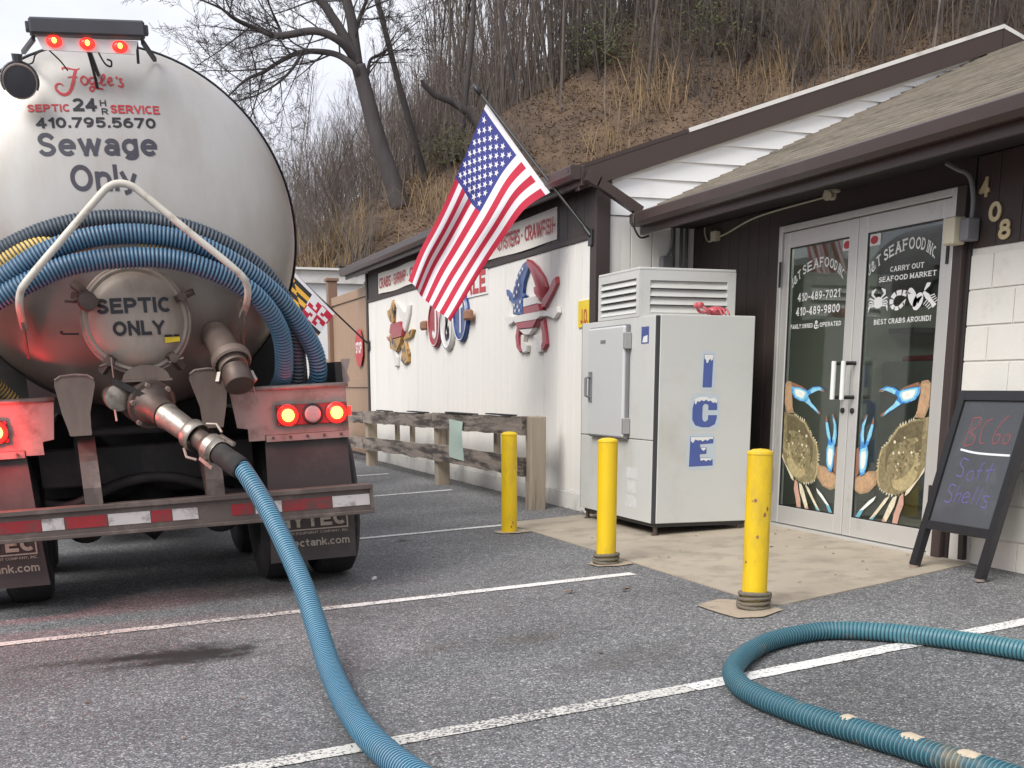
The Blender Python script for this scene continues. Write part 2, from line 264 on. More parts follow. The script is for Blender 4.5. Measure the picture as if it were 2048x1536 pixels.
# ------------------------------------------------------------------ mesh builder
ORG = {}
class MB:
    def __init__(s): s.v = []; s.f = []; s.m = []
    def add(s, vs_, fs, mi=0):
        o = len(s.v); s.v += [tuple(p) for p in vs_]
        for f in fs: s.f.append(tuple(i + o for i in f)); s.m.append(mi)
    def quad(s, a, b, c, d, mi=0): s.add([a, b, c, d], [(0, 1, 2, 3)], mi)
    def box(s, x0, x1, y0, y1, z0, z1, mi=0, c=0.):
        """axis box; c chamfers its edges"""
        if c <= 0:
            v = [(x, y, z) for z in (z0, z1) for y in (y0, y1) for x in (x0, x1)]
            s.add(v, [(0, 2, 3, 1), (4, 5, 7, 6), (0, 1, 5, 4), (1, 3, 7, 5), (3, 2, 6, 7), (2, 0, 4, 6)], mi); return
        c = min(c, (x1 - x0) * .45, (y1 - y0) * .45, (z1 - z0) * .45)
        X = (x0, x1); Y = (y0, y1); Z = (z0, z1); v = []; ix = {}
        for i in (0, 1):
            for j in (0, 1):
                for k in (0, 1):
                    sx, sy, sz = (1 - 2 * i) * c, (1 - 2 * j) * c, (1 - 2 * k) * c
                    ix[i, j, k] = len(v)
                    v += [(X[i], Y[j] + sy, Z[k] + sz), (X[i] + sx, Y[j], Z[k] + sz), (X[i] + sx, Y[j] + sy, Z[k])]
        f = []
        for i in (0, 1):
            q = [ix[i, 0, 0], ix[i, 1, 0], ix[i, 1, 1], ix[i, 0, 1]]; f.append(q if i else q[::-1])
            q = [ix[0, i, 0] + 1, ix[1, i, 0] + 1, ix[1, i, 1] + 1, ix[0, i, 1] + 1]; f.append(q[::-1] if i else q)
            q = [ix[0, 0, i] + 2, ix[1, 0, i] + 2, ix[1, 1, i] + 2, ix[0, 1, i] + 2]; f.append(q if i else q[::-1])
        for a in (0, 1):
            for b in (0, 1):
                f.append((ix[a, b, 0], ix[a, b, 1], ix[a, b, 1] + 1, ix[a, b, 0] + 1))
                f.append((ix[a, 0, b], ix[a, 1, b], ix[a, 1, b] + 2, ix[a, 0, b] + 2))
                f.append((ix[0, a, b] + 1, ix[1, a, b] + 1, ix[1, a, b] + 2, ix[0, a, b] + 2))
        for k in ix.values(): f.append((k, k + 1, k + 2))
        s.add(v, f, mi)
    def beam(s, a, b, w, h, mi=0, up=(0, 0, 1)):
        """square bar from a to b, w wide and h along up"""
        a = Vector(a); b = Vector(b); d = (b - a).normalized(); sd = d.cross(Vector(up))
        if sd.length < 1e-4: sd = d.cross(Vector((1, 0, 0)))
        sd.normalize(); u = sd.cross(d)
        v = [p + sd * i * w / 2 + u * j * h / 2 for p in (a, b) for i, j in ((-1, -1), (1, -1), (1, 1), (-1, 1))]
        s.add(v, [(0, 3, 2, 1), (4, 5, 6, 7), (0, 1, 5, 4), (1, 2, 6, 5), (2, 3, 7, 6), (3, 0, 4, 7)], mi)
    def tube(s, path, rad, n=8, mi=0, cap=True, ring_mats=None):
        P = [Vector(p) for p in path]; k = len(P)
        rs = rad if isinstance(rad, (list, tuple)) else [rad] * k
        t0 = (P[1] - P[0]).normalized()
        nrm = t0.cross(Vector((0, 0, 1)))
        if nrm.length < .05: nrm = t0.cross(Vector((1, 0, 0)))
        nrm.normalize(); o = len(s.v); cs = [(math.cos(2 * math.pi * j / n), math.sin(2 * math.pi * j / n)) for j in range(n)]
        for i in range(k):
            t = (P[min(i + 1, k - 1)] - P[max(i - 1, 0)])
            t = t.normalized() if t.length > 1e-9 else t0
            nrm = (nrm - t * nrm.dot(t)); nrm.normalize(); bn = t.cross(nrm)
            for c_, s_ in cs: s.v.append(tuple(P[i] + (nrm * c_ + bn * s_) * rs[i]))
        for i in range(k - 1):
            mm_ = ring_mats[i] if ring_mats else mi
            for j in range(n):
                s.f.append((o + i * n + j, o + i * n + (j + 1) % n, o + (i + 1) * n + (j + 1) % n, o + (i + 1) * n + j)); s.m.append(mm_)
        if cap:
            s.f.append(tuple(o + j for j in range(n - 1, -1, -1))); s.m.append(mi)
            s.f.append(tuple(o + (k - 1) * n + j for j in range(n))); s.m.append(mi)
    def disc(s, c, axis, r, n=24, mi=0):
        axis = Vector(axis).normalized(); a = axis.orthogonal().normalized(); b = axis.cross(a); c = Vector(c)
        s.add([c + (a * math.cos(2 * math.pi * i / n) + b * math.sin(2 * math.pi * i / n)) * r for i in range(n)], [tuple(range(n))], mi)
    def lathe(s, c, axis, prof, n=24, mi=0, mats=None):
        """prof: (radius, distance along axis)"""
        axis = Vector(axis).normalized(); a = axis.orthogonal().normalized(); b = axis.cross(a); c = Vector(c); o = len(s.v)
        for r, t in prof:
            for i in range(n):
                s.v.append(tuple(c + axis * t + (a * math.cos(2 * math.pi * i / n) + b * math.sin(2 * math.pi * i / n)) * max(r, 1e-5)))
        for k in range(len(prof) - 1):
            for i in range(n):
                s.f.append((o + k * n + i, o + k * n + (i + 1) % n, o + (k + 1) * n + (i + 1) % n, o + (k + 1) * n + i)); s.m.append(mats[k] if mats else mi)
    def prism(s, poly, fn, w0, w1, mi=0, inset=0., back=True):
        """poly (u,v) pushed from w0 to w1 by fn(u,v,w); inset shrinks the front a little for a rounded edge"""
        n = len(poly); cu = sum(p[0] for p in poly) / n; cv = sum(p[1] for p in poly) / n
        rings = [(w0, 0.), (w1, 0.)] if inset == 0 else [(w0, 0.), (w0 + (w1 - w0) * .6, 0.), (w1, inset)]
        o = len(s.v)
        for w, k in rings:
            for u, v in poly: s.v.append(tuple(fn(u + (cu - u) * k, v + (cv - v) * k, w)))
        for q in range(len(rings) - 1):
            for i in range(n):
                s.f.append((o + q * n + i, o + q * n + (i + 1) % n, o + (q + 1) * n + (i + 1) % n, o + (q + 1) * n + i)); s.m.append(mi)
        s.f.append(tuple(o + (len(rings) - 1) * n + i for i in range(n))); s.m.append(mi)
        if back: s.f.append(tuple(o + i for i in range(n - 1, -1, -1))); s.m.append(mi)
    def build(s, name, mats, parent=None, smooth=False, local=False, origin=None):
        me = bpy.data.meshes.new(name)
        if parent is not None:
            org = Vector((0, 0, 0)) if local else ORG[parent.name_full]
        elif origin is not None: org = Vector(origin)
        else:
            xs = [p[0] for p in s.v]; ys = [p[1] for p in s.v]; zs = [p[2] for p in s.v]
            org = Vector(((min(xs) + max(xs)) / 2, (min(ys) + max(ys)) / 2, min(zs)))
        me.from_pydata([(p[0] - org.x, p[1] - org.y, p[2] - org.z) for p in s.v], [], s.f)
        if not isinstance(mats, (list, tuple)): mats = [mats]
        for m_ in mats: me.materials.append(M[m_] if isinstance(m_, str) else m_)
        me.polygons.foreach_set('material_index', s.m)
        if smooth:
            me.polygons.foreach_set('use_smooth', [True] * len(me.polygons))
            if smooth is not True: me.set_sharp_from_angle(angle=R(smooth))
        me.update()
        ob = bpy.data.objects.new(name, me); COL.objects.link(ob)
        if parent is not None: ob.parent = parent
        else: ob.location = org
        ORG[ob.name_full] = org if not local else Vector((0, 0, 0))
        return ob
def tag(o, label=None, cat=None, group=None, kind=None):
    if label: o['label'] = label
    if cat: o['category'] = cat
    if group: o['group'] = group
    if kind: o['kind'] = kind
    return o
def thing(name, label, cat, loc=(0, 0, 0), rot=(0, 0, 0), group=None):
    o = bpy.data.objects.new(name, None); COL.objects.link(o); o.location = loc; o.rotation_euler = rot; o.empty_display_size = .2
    ORG[o.name_full] = Vector(loc)
    return tag(o, label, cat, group)
def boxpart(name, m, parent, *a, c=0., local=False, smooth=False):
    b = MB(); b.box(*a, c=c); return b.build(name, m, parent, local=local)
def dup(o, parent, dloc=(0, 0, 0)):
    c = o.copy(); COL.objects.link(c); c.parent = parent; c.location = o.location + Vector(dloc); ORG[c.name_full] = ORG.get(o.name_full, Vector((0, 0, 0))); return c
def copy_tree(o, parent=None):
    c = o.copy(); COL.objects.link(c); c.parent = parent
    for ch in list(o.children): copy_tree(ch, c)
    return c

def spline(pts, n=8):
    """Catmull-Rom through points of any dimension"""
    out = []
    for i in range(len(pts) - 1):
        p0 = pts[max(i - 1, 0)]; p1 = pts[i]; p2 = pts[i + 1]; p3 = pts[min(i + 2, len(pts) - 1)]
        for k in range(n):
            t = k / n
            out.append(tuple(.5 * (2 * b + (c - a) * t + (2 * a - 5 * b + 4 * c - d) * t * t + (3 * b - a - 3 * c + d) * t ** 3) for a, b, c, d in zip(p0, p1, p2, p3)))
    out.append(tuple(pts[-1])); return out
# ------------------------------------------------------------------ lettering: every glyph is a few brush strokes on a unit-high grid
def _a(cx, cy, rx, ry, a0, a1, n=12): return [(cx + rx * math.cos(R(a0 + (a1 - a0) * i / n)), cy + ry * math.sin(R(a0 + (a1 - a0) * i / n))) for i in range(n + 1)]
_st = lambda x, y1=1.: [(x, 0), (x, y1)]
_S = lambda k=1., x=.52: spline([(x, .80 * k), (x * .78, .95 * k), (x * .5, k), (x * .2, .95 * k), (.02, .76 * k), (x * .2, .58 * k), (x * .5, .5 * k), (x * .8, .42 * k), (x, .24 * k), (x * .8, .06 * k), (x * .5, 0), (x * .2, .05 * k), (0, .2 * k)], 3)
_P = [_st(0), [(0, 1), (.28, 1)] + _a(.28, .73, .27, .27, 90, -90) + [(0, .46)]]
GL = {'A': [[(0, 0), (.31, 1)], [(.31, 1), (.62, 0)], [(.12, .32), (.5, .32)]], 'B': [_st(0), [(0, 1), (.28, 1)] + _a(.28, .76, .24, .24, 90, -90) + [(0, .52)], [(0, .52), (.3, .52)] + _a(.3, .26, .28, .26, 90, -90) + [(0, 0)]],
 'C': [_a(.32, .5, .32, .5, 48, 312, 20)], 'D': [_st(0), [(0, 1), (.24, 1)] + _a(.24, .5, .36, .5, 90, -90) + [(0, 0)]], 'E': [_st(0), [(0, 1), (.5, 1)], [(0, .52), (.44, .52)], [(0, 0), (.52, 0)]], 'F': [_st(0), [(0, 1), (.5, 1)], [(0, .50), (.42, .50)]],
 'G': [_a(.33, .5, .33, .5, 48, 330, 20), [(.36, .44), (.66, .44)], [(.66, .44), (.66, .06)]], 'H': [_st(0), _st(.56), [(0, .52), (.56, .52)]], 'I': [_st(0)], 'J': [[(.40, 1), (.40, .25)] + _a(.2, .25, .2, .25, 0, -170)],
 'K': [_st(0), [(0, .36), (.54, 1)], [(.2, .56), (.58, 0)]], 'L': [_st(0), [(0, 0), (.48, 0)]], 'M': [_st(0), [(0, 1), (.34, .15)], [(.34, .15), (.68, 1)], _st(.68)], 'N': [_st(0), [(0, 1), (.56, 0)], _st(.56)], 'O': [_a(.35, .5, .35, .5, 0, 360, 24)],
 'P': _P, 'Q': [_a(.35, .5, .35, .5, 0, 360, 24), [(.42, .25), (.68, 0)]], 'R': _P + [[(.26, .46), (.56, 0)]], 'S': [_S()], 'T': [[(0, 1), (.58, 1)], [(.29, 1), (.29, 0)]], 'U': [[(0, 1), (0, .28)] + _a(.28, .28, .28, .28, 180, 360) + [(.56, 1)]],
 'V': [[(0, 1), (.3, 0)], [(.3, 0), (.6, 1)]], 'W': [[(0, 1), (.2, 0)], [(.2, 0), (.42, .95)], [(.42, .95), (.64, 0)], [(.64, 0), (.84, 1)]], 'X': [[(0, 0), (.58, 1)], [(0, 1), (.58, 0)]], 'Y': [[(0, 1), (.3, .44)], [(.6, 1), (.3, .44)], [(.3, .44), (.3, 0)]], 'Z': [[(0, 1), (.55, 1)], [(.55, 1), (0, 0)], [(0, 0), (.55, 0)]],
 '0': [_a(.26, .5, .26, .5, 0, 360, 24)], '1': [[(.06, .78), (.26, 1)], [(.26, 1), (.26, 0)]], '2': [_a(.25, .73, .25, .27, 165, -35, 14) + [(0, 0)], [(0, 0), (.52, 0)]], '3': [_a(.24, .75, .24, .25, 150, -90), _a(.24, .26, .27, .26, 90, -150)], '4': [[(.38, 0), (.38, 1)], [(.38, 1), (0, .28)], [(0, .28), (.52, .28)]],
 '5': [[(.48, 1), (.08, 1)], [(.08, 1), (.04, .52)], [(.04, .52)] + _a(.25, .32, .27, .32, 110, -150, 16)], '6': [_a(.26, .30, .26, .30, 0, 360, 20), spline([(.01, .32), (.05, .68), (.2, .92), (.44, .97)], 5)], '7': [[(0, 1), (.5, 1)], [(.5, 1), (.16, 0)]], '8': [_a(.26, .76, .21, .24, 0, 360, 18), _a(.26, .27, .26, .27, 0, 360, 20)], '9': [_a(.26, .70, .26, .30, 0, 360, 20), spline([(.51, .68), (.47, .32), (.32, .08), (.08, .03)], 5)],
 'a': [[(.44, 0), (.44, .46)] + _a(.23, .47, .21, .21, 0, 160, 10), _a(.2, .19, .2, .19, 25, 335, 16), [(.38, .28), (.44, .30)]], 'c': [_a(.26, .34, .26, .34, 48, 312, 16)], 'e': [[(.02, .36), (.5, .36)], _a(.26, .34, .26, .34, 4, 318, 18)], 'g': [_a(.24, .35, .24, .33, 0, 360, 18), [(.48, .68), (.48, -.02)] + _a(.25, -.03, .23, .20, 0, -150, 10)], 'h': [_st(0), _a(.23, .42, .23, .26, 180, 0) + [(.46, 0)]], 'k': [_st(0), [(0, .22), (.4, .68)], [(.16, .4), (.44, 0)]],
 'l': [_st(0)], 'm': [_st(0, .68), _a(.19, .44, .19, .24, 180, 0) + [(.38, 0)], _a(.57, .44, .19, .24, 180, 0) + [(.76, 0)]], 'n': [_st(0, .68), _a(.23, .42, .23, .26, 180, 0) + [(.46, 0)]], 'o': [_a(.27, .34, .27, .34, 0, 360, 18)], 't': [[(.14, .9), (.14, .15), (.2, .02), (.34, .01)], [(0, .66), (.32, .66)]], 'w': [[(0, .68), (.18, 0)], [(.18, 0), (.36, .66)], [(.36, .66), (.54, 0)], [(.54, 0), (.72, .68)]], 'y': [[(0, .68), (.25, .02)], [(.5, .68), (.2, -.14), (.02, -.2)]],
 '.': [[(.03, .0), (.03, .04)]], ',': [[(.05, .05), (0, -.12)]], '-': [[(0, .4), (.26, .4)]], '\u00b7': [[(.02, .46), (.1, .46)]], '!': [[(.03, 1), (.03, .3)], [(.03, 0), (.03, .04)]], '&': [spline([(.66, 0), (.3, .45), (.14, .75), (.26, .98), (.42, .85), (.36, .66), (.1, .42), (.02, .2), (.2, .0), (.42, .06), (.62, .42)], 4)]}
_tcache = {}
def text2d(s, bold=0., slab=False):
    """strokes of a line of text in its own unit box: verts (a, b, layer) and faces"""
    if (s, bold, slab) in _tcache: return _tcache[s, bold, slab]
    t = .105 + bold * 2.3; V = []; Fc = []; x = 0.; lay = 0
    def put(pts, w, closed=False):
        k = len(pts); o = len(V)
        for i, p in enumerate(pts):
            if closed: a, b = pts[(i - 1) % (k - 1)], pts[(i + 1) % (k - 1)]
            else: a, b = pts[max(i - 1, 0)], pts[min(i + 1, k - 1)]
            dx, dy = b[0] - a[0], b[1] - a[1]; l = math.hypot(dx, dy) or 1; nx, ny = -dy / l * w / 2, dx / l * w / 2
            for sg in (1, -1): V.append((p[0] + nx * sg, min(1., p[1] + ny * sg), lay))
        for i in range(k - 1): Fc.append((o + 2 * i, o + 2 * i + 1, o + 2 * i + 3, o + 2 * i + 2))
    for ch_ in s:
        if ch_ == ' ': x += .34; continue
        g = GL[ch_]; mxx = max(p[0] for st in g for p in st); ks = 1. + (t - .105) * .9; lay = 0
        for st in g:
            pts = [(x + t / 2 + p[0] * ks, t / 2 + p[1] * (1 - t)) for p in st]; closed = st[0] == st[-1] or math.dist(st[0], st[-1]) < 1e-6
            if not closed:
                for e, q in ((0, 1), (-1, -2)):
                    dx, dy = pts[e][0] - pts[q][0], pts[e][1] - pts[q][1]; l = math.hypot(dx, dy) or 1
                    straight = len(pts) == 2 or abs(dx) < 1e-6 or abs(dy) < 1e-6
                    ex = t / 2 if straight else 0
                    if slab and abs(dy) > abs(dx) * 1.2 and (st[e][1] < .02 or st[e][1] > .98) and ch_ not in 'CGSO0368259&': 
                        lay += 1; yy = t * .28 if st[e][1] < .5 else 1 - t * .28; put([(pts[e][0] - t * 1.05, yy), (pts[e][0] + t * 1.05, yy)], t * .5)
                    pts[e] = (pts[e][0] + dx / l * ex, pts[e][1] + dy / l * ex)
            lay += 1; put(pts, t, closed)
        x += t + mxx * ks + (.10 if not slab else .17)
    x0 = min(v[0] for v in V); x1 = max(v[0] for v in V); y0 = min(v[1] for v in V); y1 = max(v[1] for v in V)
    V = [((a - x0) / (x1 - x0), (b - y0) / (y1 - y0), l) for a, b, l in V]
    _tcache[s, bold, slab] = (V, Fc); return V, Fc
def put_text(mb, s, fn, u0, u1, v0, v1, bold=.02, mi=0, warp=None, slab=False):
    vs_, fs = text2d(s, bold, slab); out = []
    wp = warp or (lambda a, b: (u0 + a * (u1 - u0), v0 + b * (v1 - v0)))
    for a, b, l in vs_:
        p = Vector(fn(*wp(a, b))); r_ = Vector(fn(*wp(a + .004, b))) - p; u_ = Vector(fn(*wp(a, b + .02))) - p
        n_ = r_.cross(u_); n_ = n_.normalized() if n_.length > 1e-12 else Vector((0, 0, 0)); out.append(p + n_ * l * .00022)
    mb.add(out, fs, mi)
def stroke(mb, pts, w, fn, mi=0):
    """flat brush stroke through 2-D points; w one width or a list"""
    k = len(pts); ws = w if isinstance(w, (list, tuple)) else [w] * k; L = []; Rr = []
    for i, p in enumerate(pts):
        a = pts[max(i - 1, 0)]; b = pts[min(i + 1, k - 1)]; dx, dy = b[0] - a[0], b[1] - a[1]; l = math.hypot(dx, dy) or 1
        nx, ny = -dy / l * ws[i] / 2, dx / l * ws[i] / 2
        L.append(fn(p[0] + nx, p[1] + ny)); Rr.append(fn(p[0] - nx, p[1] - ny))
    mb.add(L + Rr, [(i, i + 1, k + i + 1, k + i) for i in range(k - 1)], mi)
def resample(pts, step):
    P = [Vector(p) for p in pts]; out = [P[0]]; acc = 0.
    for a, b in zip(P, P[1:]):
        L = (b - a).length; t = step - acc
        while t <= L:
            out.append(a.lerp(b, t / L)); t += step
        acc = L - (t - step)
    return out
def hose_mesh(path, r, pitch=.022, n=16, mats=('hose_blue', 'hose_groove')):
    """corrugated hose: every pitch has a raised rib and a groove"""
    pts = resample(spline(path, 24), pitch / 4); k = len(pts); mb = MB()
    prof = [1.0, 1.0, .90, .90]; rs = [r * prof[i % 4] for i in range(k)]
    mb.tube(pts, rs, n, ring_mats=[0 if i % 4 in (0,) else (0 if i % 4 == 3 else 1) for i in range(k - 1)]); return mb
SL = .045
def gz(x): return -SL * (5 - x) if x < 5 else 0.
# ------------------------------------------------------------------ ground
def sheet(name, poly, dz, m, parent=None):
    mb = MB(); mb.add([(x, y, gz(x) + dz) for x, y in poly], [tuple(range(len(poly)))]); o = mb.build(name, m, parent, origin=None if parent else (0, 0, 0))
    return o
mb = MB()
xs = [-400, -60, 5, 60, 500]; ys = [-300, 0, 300, 900]
for j in ys:
    for i in xs: mb.v.append((i, j, (gz(i) if i > -61 else gz(-60)) - .03))
for j in range(len(ys) - 1):
    for i in range(len(xs) - 1): mb.f.append((j * 5 + i, j * 5 + i + 1, j * 5 + i + 6, j * 5 + i + 5)); mb.m.append(0)
tag(mb.build('ground', 'earth', origin=(0, 0, 0)), kind='structure')
asphalt = tag(sheet('parking_lot', [(-22, -14), (5.0, -14), (5.0, 24.0), (-22, 27)], 0, 'asphalt'), kind='structure')
mb = MB(); pad = [(3.27, 9.86), (3.30, 8.0), (3.315, 5.64), (3.40, 5.60), (4.2, 5.86), (4.985, 6.14), (4.985, 9.98), (4.12, 9.98)]
mb.add([(x, y, gz(x) + .006) for x, y in pad] + [(x, y, gz(x) - .1) for x, y in pad], [tuple(range(8))] + [(i, i + 8, (i + 1) % 8 + 8, (i + 1) % 8) for i in range(8)])
tag(mb.build('entrance_slab', 'concrete', origin=(0, 0, 0)), kind='structure')
def line(a, b, w, m, wob=.004):
    """a painted stripe with slightly ragged edges"""
    a = Vector((*a, 0)); b = Vector((*b, 0)); d = (b - a); L = d.length; d.normalize(); nn = Vector((-d.y, d.x, 0)); k = int(L / .05); mb = MB(); vs_ = []
    for sgn in (1, -1):
        for i in range(k + 1):
            p = a + d * (L * i / k) + nn * sgn * (w / 2 + rnd.uniform(-wob, wob)); vs_.append((p.x, p.y, gz(p.x) + .004))
    mb.add(vs_, [(i, i + 1, k + 2 + i, k + 1 + i) for i in range(k)])
    o = mb.build('parking_line', m, asphalt); return o
line((-2.5, 6.62), (1.3, 6.80), .10, 'line_worn'); line((1.3, 6.80), (3.13, 6.93), .095, 'line')
line((-.9, 3.86), (2.2, 4.30), .105, 'line_worn'); line((2.2, 4.30), (4.75, 4.78), .105, 'line')
line((1.6, 9.62), (3.30, 9.74), .085, 'line'); line((3.30, 9.74), (3.66, 9.80), .085, 'line')
line((2.3, 12.95), (3.73, 13.04), .09, 'line'); line((2.6, 15.82), (3.66, 15.76), .09, 'line')
for i, (poly) in enumerate(([(2.99, 5.80), (3.01, 5.40), (3.14, 5.36), (3.31, 5.47), (3.32, 5.72), (3.16, 5.90)], [(3.03, 7.42), (3.05, 7.28), (3.16, 7.23), (3.28, 7.26), (3.285, 7.48), (3.1, 7.50)], [(3.01, 9.32), (3.03, 9.2), (3.14, 9.16), (3.262, 9.18), (3.265, 9.38), (3.08, 9.40)])):
    p2 = []
    for a, b in zip(poly, poly[1:] + poly[:1]):
        for t in (0, .33, .66): p2.append((a[0] + (b[0] - a[0]) * t + rnd.uniform(-.01, .01), a[1] + (b[1] - a[1]) * t + rnd.uniform(-.01, .01)))
    sheet('bollard_footing', p2, .0068 + .0002 * i, 'footing', asphalt)

# ------------------------------------------------------------------ hillside behind the building
def hill_z(X, Y, nz_=True):
    d = max(X - 12.4, .461 * (X - 9.5) + .887 * (Y - 21.5))
    z = min(.85 * d, .68 * (X + .5))
    z = z if z < 40 else 40 + (z - 40) * .2
    if nz_ and z > 0: z += (noise.noise((X * .35, Y * .35, 0)) * .45 + noise.noise((X * 1.3, Y * 1.3, 3)) * .14) * min(1, z * .7)
    return z
mb = MB(); gx = []; x = -2.
while x < 90: gx.append(x); x += .55 if x < 32 else 2.5
gy = []; y = -12.
while y < 220: gy.append(y); y += 1.2 if y < 18 else (.5 if y < 42 else 3.)
for y in gy:
    for x in gx: mb.v.append((x, y, max(hill_z(x, y), -.6) if hill_z(x, y, False) > -.5 else -.6))
W = len(gx)
for j in range(len(gy) - 1):
    for i in range(W - 1):
        q = (j * W + i, j * W + i + 1, j * W + W + i + 1, j * W + W + i)
        if max(mb.v[k][2] for k in q) > -.5: mb.f.append(q); mb.m.append(0)
tag(mb.build('hillside', 'hill', smooth=True, origin=(0, 0, 0)), kind='structure')

# ------------------------------------------------------------------ the shop building
shop = thing('seafood_shop', 'low white and brown seafood shop with shingled porch roof and glass double door', 'shop', (4.12, 10, 0))
XA, XB, YC, YE = 4.12, 5.0, 10.0, 18.8
def wx(X): return lambda u, v, w=0.: (X - w, u, v)            # a drawing on a wall that faces -X: u is Y, w stands proud
boxpart('wall', 'white_trim', shop, XA + .0085, XA + .16, YC + .03, YE, -.1, 2.255); boxpart('upper_wall', 'brown_dark', shop, XA + .012, XA + .16, YC + .03, YE, 2.257, 2.72)
boxpart('end_wall', 'white_board', shop, XA + .16, 11.8, YE - .12, YE - .001, -.1, 2.72)
boxpart('back_wall', 'white_board', shop, 11.7, 11.8, -2, YE - .13, -.1, 2.7)
n = 44; w = (YE - YC - .08) / n; first = None
for i in range(n):                                              # grooved white boards below, brown boards above
    y0 = YC + .07 + i * w
    if first is None:
        mb = MB(); mb.box(XA, XA + .008, y0 + .003, y0 + w - .003, .115, 2.235, c=.0025); first = mb.build('wall_board', 'white_board', shop)
        mb = MB(); mb.box(XA, XA + .0115, y0 + .003, y0 + w - .003, 2.285, 2.70, c=.003); first2 = mb.build('upper_board', 'brown', shop)
    else: dup(first, shop, (0, i * w, 0)); dup(first2, shop, (0, i * w, 0))
boxpart('band_trim', 'brown', shop, XA - .012, XA + .0075, YC + .07, YE, 2.237, 2.283)
for i in range(4):
    L = (YE - YC) / 4; boxpart('base_board', 'white_trim', shop, XA - .014, XA + .0075, YC + .03 + i * L, YC + .03 + (i + 1) * L - .006 - (.03 if i == 3 else 0), -.06, .112, c=.003)
boxpart('corner_post', 'brown', shop, XA - .03, XA + .10, YC - .06, YC + .068, -.04, 2.70, c=.005)
boxpart('corner_post', 'brown', shop, XA - .02, XA + .10, YE + .001, YE + .09, -.04, 2.66, c=.005)
# eave of the long wing
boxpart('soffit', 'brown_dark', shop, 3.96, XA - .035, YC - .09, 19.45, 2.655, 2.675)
boxpart('fascia', 'brown_fascia', shop, 3.925, 3.955, YC - .14, 19.5, 2.61, 2.765, c=.004)
mb = MB(); prof = [(3.92, 2.66), (3.86, 2.655), (3.835, 2.69), (3.83, 2.755), (3.845, 2.765), (3.92, 2.76)]
mb.prism([(a, b) for a, b in prof], lambda u, v, w_: (u, w_, v), YC - .14, 19.52); mb.build('gutter', 'gutter', shop)
# roof of the long wing
sl = .342
def rk(x): return 2.79 + sl * (x - 4.0)
mb = MB(); mb.prism([(3.84, rk(3.84)), (7.93, rk(7.93)), (7.93, rk(7.93) - .05), (3.84, rk(3.84) - .05)], lambda u, v, w_: (u, w_, v), YC - .05, 19.6); mb.build('roof_slope', 'shingle', shop)
mb = MB(); mb.prism([(7.93, rk(7.93)), (12.1, rk(3.76)), (12.1, rk(3.76) - .05), (7.93, rk(7.93) - .05)], lambda u, v, w_: (u, w_, v), YC - .05, 19.6); mb.build('roof_slope', 'shingle', shop)
# gable end: lapped white siding between the rake and the porch roof
def jn(x): return 2.415 + .44 * (x - 4.45)                       # top of the porch roof on the gable
mb = MB(); mb.add([(4.14, YC, 2.2), (4.14, YC, 2.75), (7.93, YC, rk(7.93) - .06), (11.8, YC, 2.75), (11.8, YC, 2.2)], [(0, 1, 2, 3, 4)]); mb.build('gable_backing', 'white_trim', shop)
z = 2.415; hgt = .147; k = 0
while z < 3.9:
    z1 = z + hgt
    xl0 = max(4.222, 4.233 + (z - 2.70) / sl) if z > 2.7 else 4.222; xl1 = max(4.222, 4.233 + (z1 - 2.70) / sl)
    xr0 = 4.45 + (z - 2.415) / .44; xr1 = 4.45 + (z1 - 2.415) / .44
    if z < 2.56: xr0 = max(xr0, 4.44); 
    if xr0 - xl0 > .06:
        yl, yt = YC - .030, YC - .012
        if xr1 > xl1: poly = [(xl0, z), (xr0, z), (xr1, z1), (xl1, z1)]
        else: poly = [(xl0, z), (xr0, z), (xr0 + .05, z + .03)]
        mb = MB(); nn = len(poly)
        fy = lambda v: yl + (yt - yl) * (v - z) / hgt
        mb.add([(u, fy(v), v) for u, v in poly] + [(u, YC - .004, v) for u, v in poly], [tuple(range(nn))] + [(i, (i + 1) % nn, nn + (i + 1) % nn, nn + i) for i in range(nn)])
        mb.build('siding_board', 'siding', shop)
    z = z1; k += 1
# rake boards
def rake(name, m, x0, x1, t0, t1, y0, y1):
    mb = MB(); f = (lambda x: rk(x)) if x1 <= 7.94 else (lambda x: rk(2 * 7.93 - x))
    mb.prism([(x0, f(x0) - t0), (x1, f(x1) - t0), (x1, f(x1) - t1), (x0, f(x0) - t1)], lambda u, v, w_: (u, w_, v), y0, y1); return mb.build(name, m, shop)
rake('rake_board', 'brown_fascia', 3.93, 7.93, .022, .185, YC - .085, YC - .052); rake('rake_board', 'brown_fascia', 7.935, 9.0, .022, .185, YC - .085, YC - .052)
rake('drip_edge', 'white_trim', 4.9, 7.935, -.014, .02, YC - .09, YC - .045); rake('drip_edge', 'gutter', 3.83, 4.89, -.012, .02, YC - .088, YC - .045); rake('drip_edge', 'white_trim', 7.94, 9.0, -.014, .02, YC - .09, YC - .045)
rake('rake_trim', 'white_trim', 4.23, 7.62, .187, .205, YC - .048, YC - .032)
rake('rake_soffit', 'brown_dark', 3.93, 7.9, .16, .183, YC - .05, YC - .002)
# return wall beside the ice box
for i in range(4):
    x0 = 4.225 + i * .196; boxpart('return_board', 'white_board', shop, x0 + .003, x0 + .193, YC - .022, YC, .0, 2.405, c=.003)
boxpart('return_wall', 'white_trim', shop, 4.225, 5.02, YC + .001, YC + .09, 0, 2.4)
boxpart('corner_trim', 'brown_dark', shop, 5.0, 5.02, YC - .03, YC - .001, 0, 2.33)
